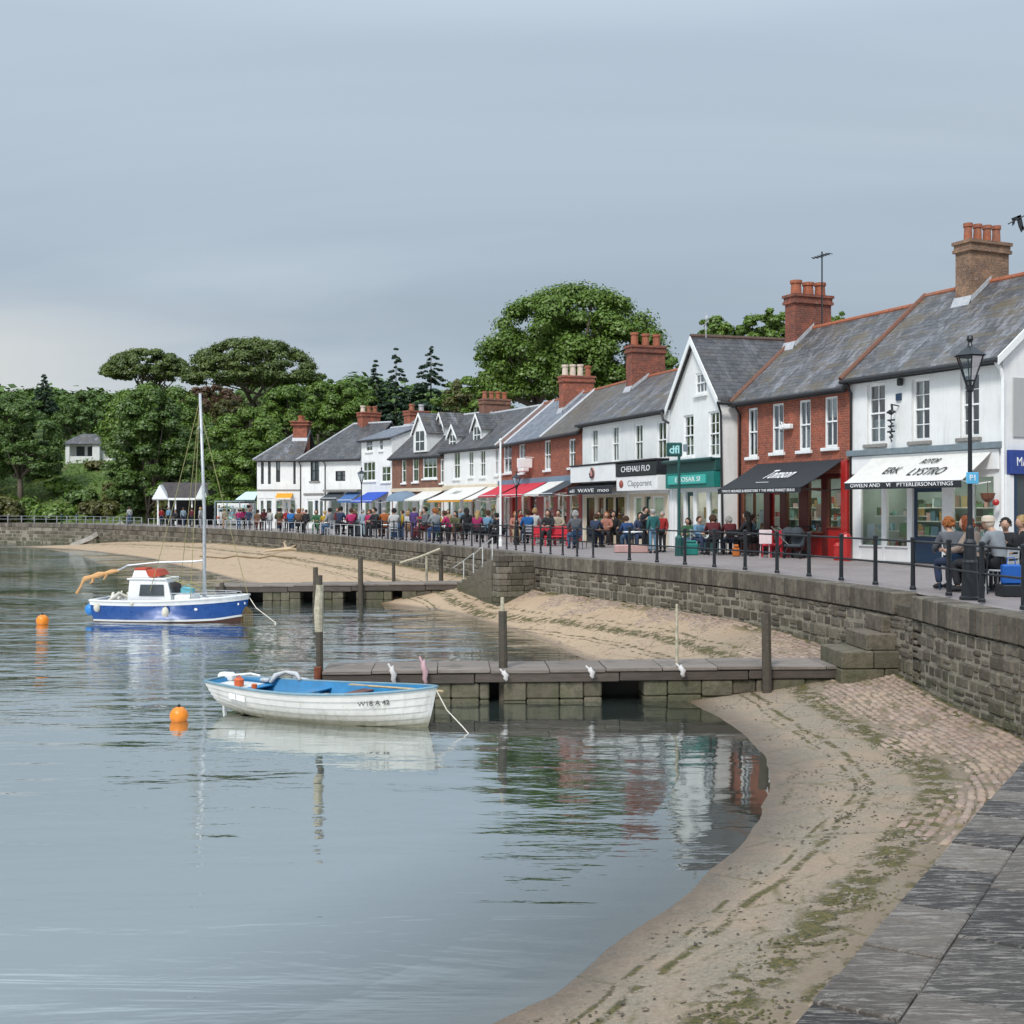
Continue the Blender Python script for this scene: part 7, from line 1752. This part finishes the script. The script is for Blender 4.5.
def crown_clumps(c,rx,ry,rz,n,rmin,rmax,rg,flat=0.,inner=.35):
    """clump centres on the upper shell of an ellipsoid plus some inside"""
    out=[];rr=[];i=0; lo=max(-1,flat-.15); off=rg.random()*6
    while len(out)<n:
        i+=1; zz_=1-(1-lo)*((i*.618034*7.13)%1.0) if i>n else 1-(1-lo)*(i-.5)/n; q_=i*2.399963+off; s_=math.sqrt(max(0,1-zz_*zz_)); d=np.array([math.cos(q_)*s_,math.sin(q_)*s_,zz_])+rg.normal(size=3)*.10; d/=np.linalg.norm(d)
        if d[2]<flat: d[2]=flat+abs(d[2])*.1
        r=rg.uniform(rmin,rmax); k=1.0 if rg.random()>inner else rg.uniform(.3,.8)
        q=np.array([d[0]*(rx-r*.8),d[1]*(ry-r*.8),d[2]*(rz-r*.6)])*k
        out.append(np.array(c)+q); rr.append(r)
    return out,rr
def tree(px,Y,ytop,ybot,wpx,kind,label,leaf='oak',n=9000,size=.30,lean=0,seed=1,trunk=None,clumps=26,group='trees behind and beside the houses',base=None,cat='tree',depthk=.8,name='broadleaf_tree',bark='bark'):
    n=int(n*2.9); size*=.56; clumps=int(clumps*2.2)
    rg=np.random.default_rng(seed*13+5); X=gx(px,Y); zt=at(px,ytop,Y).z; zb=at(px,ybot,Y).z; W_=wpx/F*Y
    g=hill(X,Y) if Y>100 else PROM
    if base is not None: g=base
    root=empty(name,(X,Y,g),0,label,cat,group); O=np.array([X,Y,g])
    rx=W_/2; ry=rx*depthk
    if kind=='dome': c=(0,0,(zb+ (zt-zb)*.40)-g); rz=zt-g-c[2]; C,R=crown_clumps(c,rx,ry,rz,clumps,rx*.12,rx*.24,rg,flat=-.5)
    elif kind=='wide': c=(0,0,(zb+(zt-zb)*.30)-g); rz=zt-g-c[2]; C,R=crown_clumps(c,rx,ry,rz,clumps,rx*.12,rx*.19,rg,flat=-.45,inner=.42)
    elif kind=='umbrella':
        c=(0,0,(zb+(zt-zb)*.25)-g); rz=zt-g-c[2]; C,R=crown_clumps(c,rx,ry,rz,clumps,rx*.10,rx*.16,rg,flat=.04,inner=.22)
    elif kind=='conifer':
        C=[];R=[]; H=zt-g; z0=zb-g; nt=13
        for i in range(nt):
            f=i/(nt-1); z=z0+(H-z0)*f; rad=rx*(1-f)**.85+.12
            for k in range(max(2,int(12*(1-f)+3))):
                q=rg.uniform(0,2*PI); z=z0+(H-z0)*min(1,f+rg.uniform(-.05,.05))
                for w in (.45,.8,1.0):
                    C.append(np.array([math.cos(q)*rad*w,math.sin(q)*rad*w,z-rad*.22*w])); R.append(max(.18,rx*.16*(1.15-f)))
    if kind=='umbrella' : sq=.55
    elif kind=='conifer': sq=.45
    else: sq=.78
    V,Fq=leaves(C,R,n,size,squash=sq,shell=.35 if kind!='dome' else .5,seed=seed,up=.35)
    # trunk and limbs
    m=MB(); H=zt-g; zc=zb-g; r0=trunk or max(.16,W_*.028)
    if kind=='conifer': m.tube([(0,0,-.3),(0,0,H*.96)],r0,8,.03)
    else:
        fork=(lean*.6,0,max(.8,min(zc*.9,H*.5))); m.tube([(0,0,-.4),(lean*.15,.1,fork[2]*.5),fork],[r0*1.35,r0*1.05,r0*.9],9)
        nb=7; pick=rg.choice(len(C),min(len(C),nb*4),replace=False)
        for k in range(nb):
            t0=Vector(C[pick[k]]); f=Vector(fork); mid=f.lerp(t0,.5)+Vector((0,0,-.06*H+ .04*H)); m.tube([f,f.lerp(mid,.5)+Vector((rg.normal()*.1,rg.normal()*.1,.02*H)),mid,t0],[r0*.62,r0*.48,r0*.34,r0*.10],7)
            for j in range(3):
                if nb+k*3+j<len(pick):
                    t1=Vector(C[pick[nb+k*3+j]]); 
                    if (t1-mid).length<rx*1.1: m.tube([mid,mid.lerp(t1,.5)+Vector((0,0,.02*H)),t1],[r0*.32,r0*.2,r0*.06],5)
    m.build('trunk',M[bark],root,smooth=True)
    mesh_np('crown',V,Fq,LM[leaf],parent=root)
    return root
T_=tree
T_(574,92,287,402,196,'wide','huge broad-crowned green sycamore towering behind the red chimney stacks',leaf='oak',n=42000,size=.22,seed=3,trunk=.6,clumps=100,base=PROM+1,depthk=.7)
T_(252,150,337,398,140,'umbrella','wide umbrella-shaped pine on the skyline, right and larger of the two',leaf='pine',n=17000,size=.27,seed=5,trunk=.38,clumps=80,name='umbrella_pine')
T_(147,158,348,388,92,'umbrella','flat-topped umbrella pine on the skyline, left and smaller of the two',leaf='pine',n=11000,size=.27,seed=6,trunk=.30,clumps=60,name='umbrella_pine')
T_(148,124,388,512,88,'dome','dense round dark-green tree behind the seaside shelter',leaf='dark',n=24000,size=.26,seed=7,clumps=52)
T_(158,136,383,470,110,'dome','taller bushy tree rising over the dense round one',leaf='oak',n=15000,size=.28,seed=8,clumps=40)
T_(247,112,408,520,92,'dome','rounded bright green tree between the shelter and the corner house',leaf='oak',n=20000,size=.24,seed=9,clumps=46)
T_(214,122,420,520,60,'dome','narrow dark tree hiding behind the boat mast',leaf='dark',n=9000,size=.27,seed=10,clumps=22)
T_(20,137,400,476,84,'wide','spreading dark tree with bare pale trunk on the grassy bank at left',leaf='dark',n=17000,size=.27,seed=11,trunk=.32,clumps=46)
T_(-34,142,400,490,90,'dome','dark leafy tree cut off by the left picture edge',leaf='dark',n=10000,size=.3,seed=12,clumps=30)
T_(44,196,375,410,26,'conifer','small pointed dark fir on the skyline at far left',leaf='fir',n=3500,size=.33,seed=13,name='fir_tree',bark='bark_dark')
T_(12,190,394,430,70,'dome','low dark trees crown at the far left skyline',leaf='dark',n=6000,size=.35,seed=14,clumps=20)
T_(90,185,392,440,70,'dome','mid-green tree below the left umbrella pine',leaf='dark',n=6000,size=.34,seed=15,clumps=22)
T_(75,172,405,455,56,'dome','dark tree directly behind the white villa',leaf='dark',n=5500,size=.33,seed=16,clumps=18)
T_(212,170,385,430,70,'dome','rusty brown and olive tree under the right umbrella pine',leaf='brown',n=5000,size=.33,seed=17,clumps=18)
T_(240,160,395,440,62,'dome','olive green tree below the right umbrella pine',leaf='olive',n=5500,size=.32,seed=18,clumps=18)
T_(290,140,386,440,70,'dome','leafy tree above the roof of the corner house',leaf='oak',n=9000,size=.28,seed=19,clumps=26)
T_(332,134,380,440,74,'dome','full green tree above the dark sash window house',leaf='oak',n=11000,size=.27,seed=20,clumps=28)
T_(318,165,374,420,44,'dome','darker tree top peeping over the full green one',leaf='dark',n=4500,size=.33,seed=21,clumps=14)
T_(362,150,389,440,56,'dome','light green tree left of the two dark firs',leaf='oak',n=6500,size=.29,seed=22,clumps=18)
T_(396,148,349,425,44,'conifer','pointed dark fir, left of the pair behind the chimneys',leaf='fir',n=10000,size=.28,seed=23,name='fir_tree',bark='bark_dark')
T_(431,142,347,425,62,'conifer','broader dark fir, right of the pair behind the chimneys',leaf='fir',n=15000,size=.28,seed=24,name='fir_tree',bark='bark_dark')
T_(376,150,361,425,30,'conifer','thin dark fir at the left of the tall pair',leaf='fir',n=5000,size=.28,seed=29,name='fir_tree',bark='bark_dark')
T_(470,118,374,430,56,'dome','yellow-green tree between the firs and the sycamore',leaf='olive',n=6500,size=.26,seed=25,clumps=18)
T_(490,105,352,430,60,'dome','leafy tree at the left foot of the sycamore crown',leaf='oak',n=8500,size=.25,seed=26,clumps=22)
T_(452,128,383,430,44,'dome','small green tree behind the dormered terrace',leaf='oak',n=4500,size=.28,seed=27,clumps=14)
T_(664,88,352,400,40,'dome','small bush-like tree behind the tall red chimney',leaf='oak',n=3500,size=.22,seed=28,clumps=14,base=PROM)
T_(718,84,317,350,56,'dome','low tree top showing over the slate gable roof',leaf='oak',n=4200,size=.2,seed=31,clumps=16,base=PROM)
T_(770,74,308,350,58,'dome','rounded tree top left of the red chimney stack over the brick house',leaf='oak',n=5200,size=.19,seed=32,clumps=16,base=PROM)
T_(833,72,309,340,36,'dome','little tree top right of the same chimney stack',leaf='oak',n=3000,size=.19,seed=33,clumps=12,base=PROM)
# shrubs on the bank
def shrub(px,Y,ytop,wpx,leaf,lab,seed,n=2600,size=.22):
    rg=np.random.default_rng(seed); X=gx(px,Y); g=hill(X,Y); zt=max(at(px,ytop,Y).z,g+1.); W_=wpx/F*Y; root=empty('shrub',(X,Y,g),0,lab,'shrub','shrubs on the grassy bank')
    C,R=crown_clumps((0,0,(zt-g)*.4),W_/2,W_*.4,(zt-g)*.6,12,W_*.12,W_*.22,rg,flat=-.6)
    V,Fq=leaves(C,R,n,size,seed=seed); mesh_np('foliage',V,Fq,LM[leaf],parent=root)
    m=MB()
    for k in range(4): m.tube([(0,0,-.2),tuple(C[k]*.5),tuple(C[k])],.05,5,.015)
    m.build('stems',M['bark_dark'],root)
for i,(px,Y,yt,w,lf,lab) in enumerate([(84,134,490,40,'dark','dark rounded shrub in the middle of the bank, left of the round tree'),(112,131,482,30,'olive','olive shrub beside the round dark tree on the bank'),(62,139,478,36,'oak','green shrub below the white villa'),(96,146,468,22,'olive','yellowish shrub hugging the villa'),(20,133,498,40,'oak','low green shrub under the spreading tree'),(4,131,497,40,'olive','olive shrub at the far left edge'),(52,131,506,50,'oak','low bright shrub at the foot of the bank, near the pale trunk'),(100,129,500,44,'olive','low olive shrub at the foot of the bank'),(140,127,488,40,'dark','dark shrub left of the shelter'),(128,141,462,30,'brown','rusty shrub high on the bank'),(40,146,462,40,'dark','dark shrub left of the villa'),(232,117,480,36,'dark','dark hedge-like shrub behind the market stall'),(205,119,484,40,'dark','dark shrub behind the shelter roof'),(172,121,492,40,'olive','olive shrub behind the shelter')]):
    shrub(px,Y,yt,w,lf,lab,50+i)
# tall weeds and grasses covering the bank, far woods
def cover(name,n,x0,x1,y0,y1,size,leaf,label,hmax=.5,seed=1,clump=None):
    rg=np.random.default_rng(seed); x=rg.uniform(x0,x1,n); y=rg.uniform(y0,y1,n); z=np.array([hill(a,b) for a,b in zip(x,y)])
    k=z>PROM-.2; x,y,z=x[k],y[k],z[k]; n=len(x)
    if clump: z=z+np.array([max(0,mnoise.noise(Vector((a*clump,b*clump,seed)))) for a,b in zip(x,y)])*hmax*rg.random(n)**.4
    p=np.column_stack([x,y,z+rg.uniform(0,.25,n)])
    nr=rg.normal(size=(n,3))*.6+np.array([0,-.3,1]); nr/=np.linalg.norm(nr,axis=1,keepdims=True); a=rg.normal(size=(n,3)); t=np.cross(nr,a); t/=np.linalg.norm(t,axis=1,keepdims=True); b=np.cross(nr,t); s=(size*(.4+rg.random(n)))[:,None]
    V=np.stack([p-t*s,p-b*s*.6,p+t*s,p+b*s*.6],1).reshape(-1,3); o=mesh_np(name,V,np.arange(4*n).reshape(-1,4),LM[leaf]); tag(o,label,'ground cover',kind='stuff')
cover('bank_undergrowth',36000,-85,-14,112,158,.16,'oak','rough grass and brambles covering the bank at the foot of the hill',.8,1,.25)
cover('bank_bushes',22000,-90,-10,156,200,.30,'dark','dark low bushes covering the hillside between the trees',2.2,2,.16)
def wood(name,n,x0,x1,y0,y1,leaf,lab,seed,hgt=5.,size=.8):
    rg=np.random.default_rng(seed); C=[];R=[]
    for k in range(150):
        x,y=rg.uniform(x0,x1),rg.uniform(y0,y1); r=rg.uniform(2.2,4.2); C.append(np.array([x,y,hill(x,y)+hgt*rg.uniform(.55,1.)])); R.append(r)
    V,Fq=leaves(C,R,n,size,seed=seed); o=mesh_np(name,V,Fq,LM[leaf]); tag(o,lab,'wood',kind='stuff')
wood('distant_wood',30000,-190,-18,212,262,'dark','far wooded hilltop at the left skyline, one hazy mass',7,7.,.7)
wood('garden_wood',16000,-60,6,176,200,'dark','dark mass of treetops beyond the row of houses',8,6.,.5)
# ================================================================= haze, sky, sun, camera
HAZE=False
if HAZE:
    mb=MB(); mb.box(-950,950,-230,1650,-2.2,48)
    t=NT('air'); v=t.n('ShaderNodeVolumePrincipled',{'Color':(.80,.86,.92,1),'Density':.0003,'Anisotropy':.2}); t.t.links.new(v.outputs[0],t.out.inputs['Volume'])
    o=mb.build('haze',t.m); tag(o,'thin sea haze lying over the bay','haze',kind='stuff')
w=bpy.data.worlds.new('World'); scene.world=w; w.use_nodes=True; nt=w.node_tree; nt.nodes.clear()
def N(typ,ins=None,**kw):
    nd=nt.nodes.new(typ)
    for k,v in kw.items(): setattr(nd,k,v)
    for k,v in (ins or {}).items():
        if isinstance(v,bpy.types.NodeSocket): nt.links.new(v,nd.inputs[k])
        else: nd.inputs[k].default_value=v
    return nd
SUN_EL,SUN_AZ=math.radians(48),math.radians(205)    # azimuth clockwise from +Y
sky=N('ShaderNodeTexSky',sky_type='NISHITA',sun_disc=False,sun_elevation=SUN_EL,sun_rotation=SUN_AZ); sky.dust_density=2.
tc=N('ShaderNodeTexCoord'); dirv=tc.outputs['Generated']
sp=N('ShaderNodeSeparateXYZ',{0:dirv}); Z=sp.outputs[2]
def mth(op,a,b=None,c=None,cl=False):
    nd=nt.nodes.new('ShaderNodeMath'); nd.operation=op; nd.use_clamp=cl
    for i,v in enumerate((a,b,c)):
        if v is None: continue
        if isinstance(v,bpy.types.NodeSocket): nt.links.new(v,nd.inputs[i])
        else: nd.inputs[i].default_value=v
    return nd.outputs[0]
def mixc(f,a,b,bl='MIX'):
    nd=nt.nodes.new('ShaderNodeMix'); nd.data_type='RGBA'; nd.blend_type=bl
    for i,v in ((0,f),(6,a),(7,b)):
        if isinstance(v,bpy.types.NodeSocket): nt.links.new(v,nd.inputs[i])
        else: nd.inputs[i].default_value=v if i==0 else (*v,1)
    return nd.outputs[2]
def mr(v,a,b,c=0,d=1): return N('ShaderNodeMapRange',{'Value':v,'From Min':a,'From Max':b,'To Min':c,'To Max':d}).outputs[0]
zc=mth('MAXIMUM',mth('ADD',Z,.12),.05)
pv=N('ShaderNodeCombineXYZ',{0:mth('DIVIDE',sp.outputs[0],zc),1:mth('DIVIDE',sp.outputs[1],zc),2:0.})
def cn(scale,sx,sy,det,rot=0,off=(0,0,0),dist=0.):
    mp=N('ShaderNodeMapping',{'Vector':pv.outputs[0],'Scale':(sx,sy,1),'Rotation':(0,0,rot),'Location':off}).outputs[0]
    return N('ShaderNodeTexNoise',{'Vector':mp,'Scale':scale,'Detail':det,'Roughness':.5,'Distortion':dist}).outputs['Fac']
n1=cn(.5,.30,1.0,6,.12,(2.3,.7,0),.5); n2=cn(.9,.4,1.,4,.1,(5,1,0),.4); n3=cn(.2,.6,1.,3,-.1,(1,4,0),.3)
nw=cn(.35,.35,1.,5,.15,(7,2,0),.6)
base=N('ShaderNodeValToRGB',{'Fac':mr(mth('ADD',Z,mth('MULTIPLY',mth('SUBTRACT',nw,.5),.16)),-.02,.45)}); e=base.color_ramp.elements
for i,(p,c) in enumerate([(0,(.58,.66,.72)),(.22,(.46,.555,.65)),(.40,(.39,.475,.565)),(.55,(.425,.52,.615)),(.72,(.50,.60,.71)),(1,(.49,.60,.72))]):
    if i>=2 and len(e)<i+1: e.new(p)
    e[i].position=p; e[i].color=(*c,1)
cl=mixc(mr(n1,.46,.60,0,.62),base.outputs[0],(.36,.42,.48)); cl=mixc(mr(n2,.5,.70,0,.35),cl,(.60,.67,.72)); cl=mixc(mr(n3,.45,.62,0,.5),cl,(.54,.63,.72))
n4=cn(.30,.9,1.5,5,.35,(3,9,0),.9); cl=mixc(mr(n4,.40,.58,.0,.42),cl,(.36,.43,.51)); n5=cn(.42,.7,1.6,6,-.2,(8,3,0),.6); cl=mixc(mr(n5,.52,.66,0,.42),cl,(.60,.68,.75))
# warm paler gap low in the left
az=mth('DIVIDE',sp.outputs[0],sp.outputs[1])
lowl=mth('MULTIPLY',mth('MULTIPLY',mr(az,-.16,-.42),mr(sp.outputs[1],0,.2)),mth('MULTIPLY',mr(Z,.175,.125),mr(Z,.04,.09)),cl=True)
cl=mixc(mth('MULTIPLY',lowl,mr(n2,.42,.60),cl=True),cl,(.66,.69,.70))
# overcast skies are far brighter overhead than at the horizon
lift=mr(Z,.36,.95,1.0,2.8)
cl2=N('ShaderNodeVectorMath',{0:cl,1:N('ShaderNodeCombineXYZ',{0:lift,1:lift,2:lift}).outputs[0]},operation='MULTIPLY').outputs[0]
skyb=N('ShaderNodeVectorMath',{0:sky.outputs[0],1:(.09,.09,.09)},operation='MULTIPLY').outputs[0]
fin=mixc(.94,skyb,cl2)
bg=N('ShaderNodeBackground',{'Color':fin,'Strength':1.0}); ow=N('ShaderNodeOutputWorld',{0:bg.outputs[0]})
sd=bpy.data.lights.new('sun','SUN'); sd.energy=2.9; sd.angle=math.radians(12); sd.color=(1,.965,.92)
so=bpy.data.objects.new('sun',sd); COL.objects.link(so)
dv=Vector((math.sin(SUN_AZ)*math.cos(SUN_EL),math.cos(SUN_AZ)*math.cos(SUN_EL),math.sin(SUN_EL))); so.rotation_euler=dv.to_track_quat('Z','Y').to_euler(); so.location=dv*60+Vector((0,20,0))
cd=bpy.data.cameras.new('camera'); cam=bpy.data.objects.new('camera',cd); COL.objects.link(cam); cam.location=(0,0,CAMZ); cam.rotation_euler=(PI/2,0,0)
cd.sensor_width=36; cd.lens=F/1024*36; cd.shift_y=-(512-HY)/1024; cd.clip_start=.05; cd.clip_end=3000
scene.camera=cam
scene.render.resolution_x=scene.render.resolution_y=1024
vs_=scene.view_settings; vs_.view_transform='Standard'; vs_.look='None'; vs_.exposure=0.0; vs_.gamma=1.0; vs_.use_curve_mapping=False
scene.cycles.max_bounces=8; scene.cycles.transparent_max_bounces=12; scene.cycles.volume_bounces=0; scene.cycles.volume_step_rate=5; scene.cycles.use_denoising=True
for o_ in list(bpy.data.objects):
    if o_.users_collection==(): pass
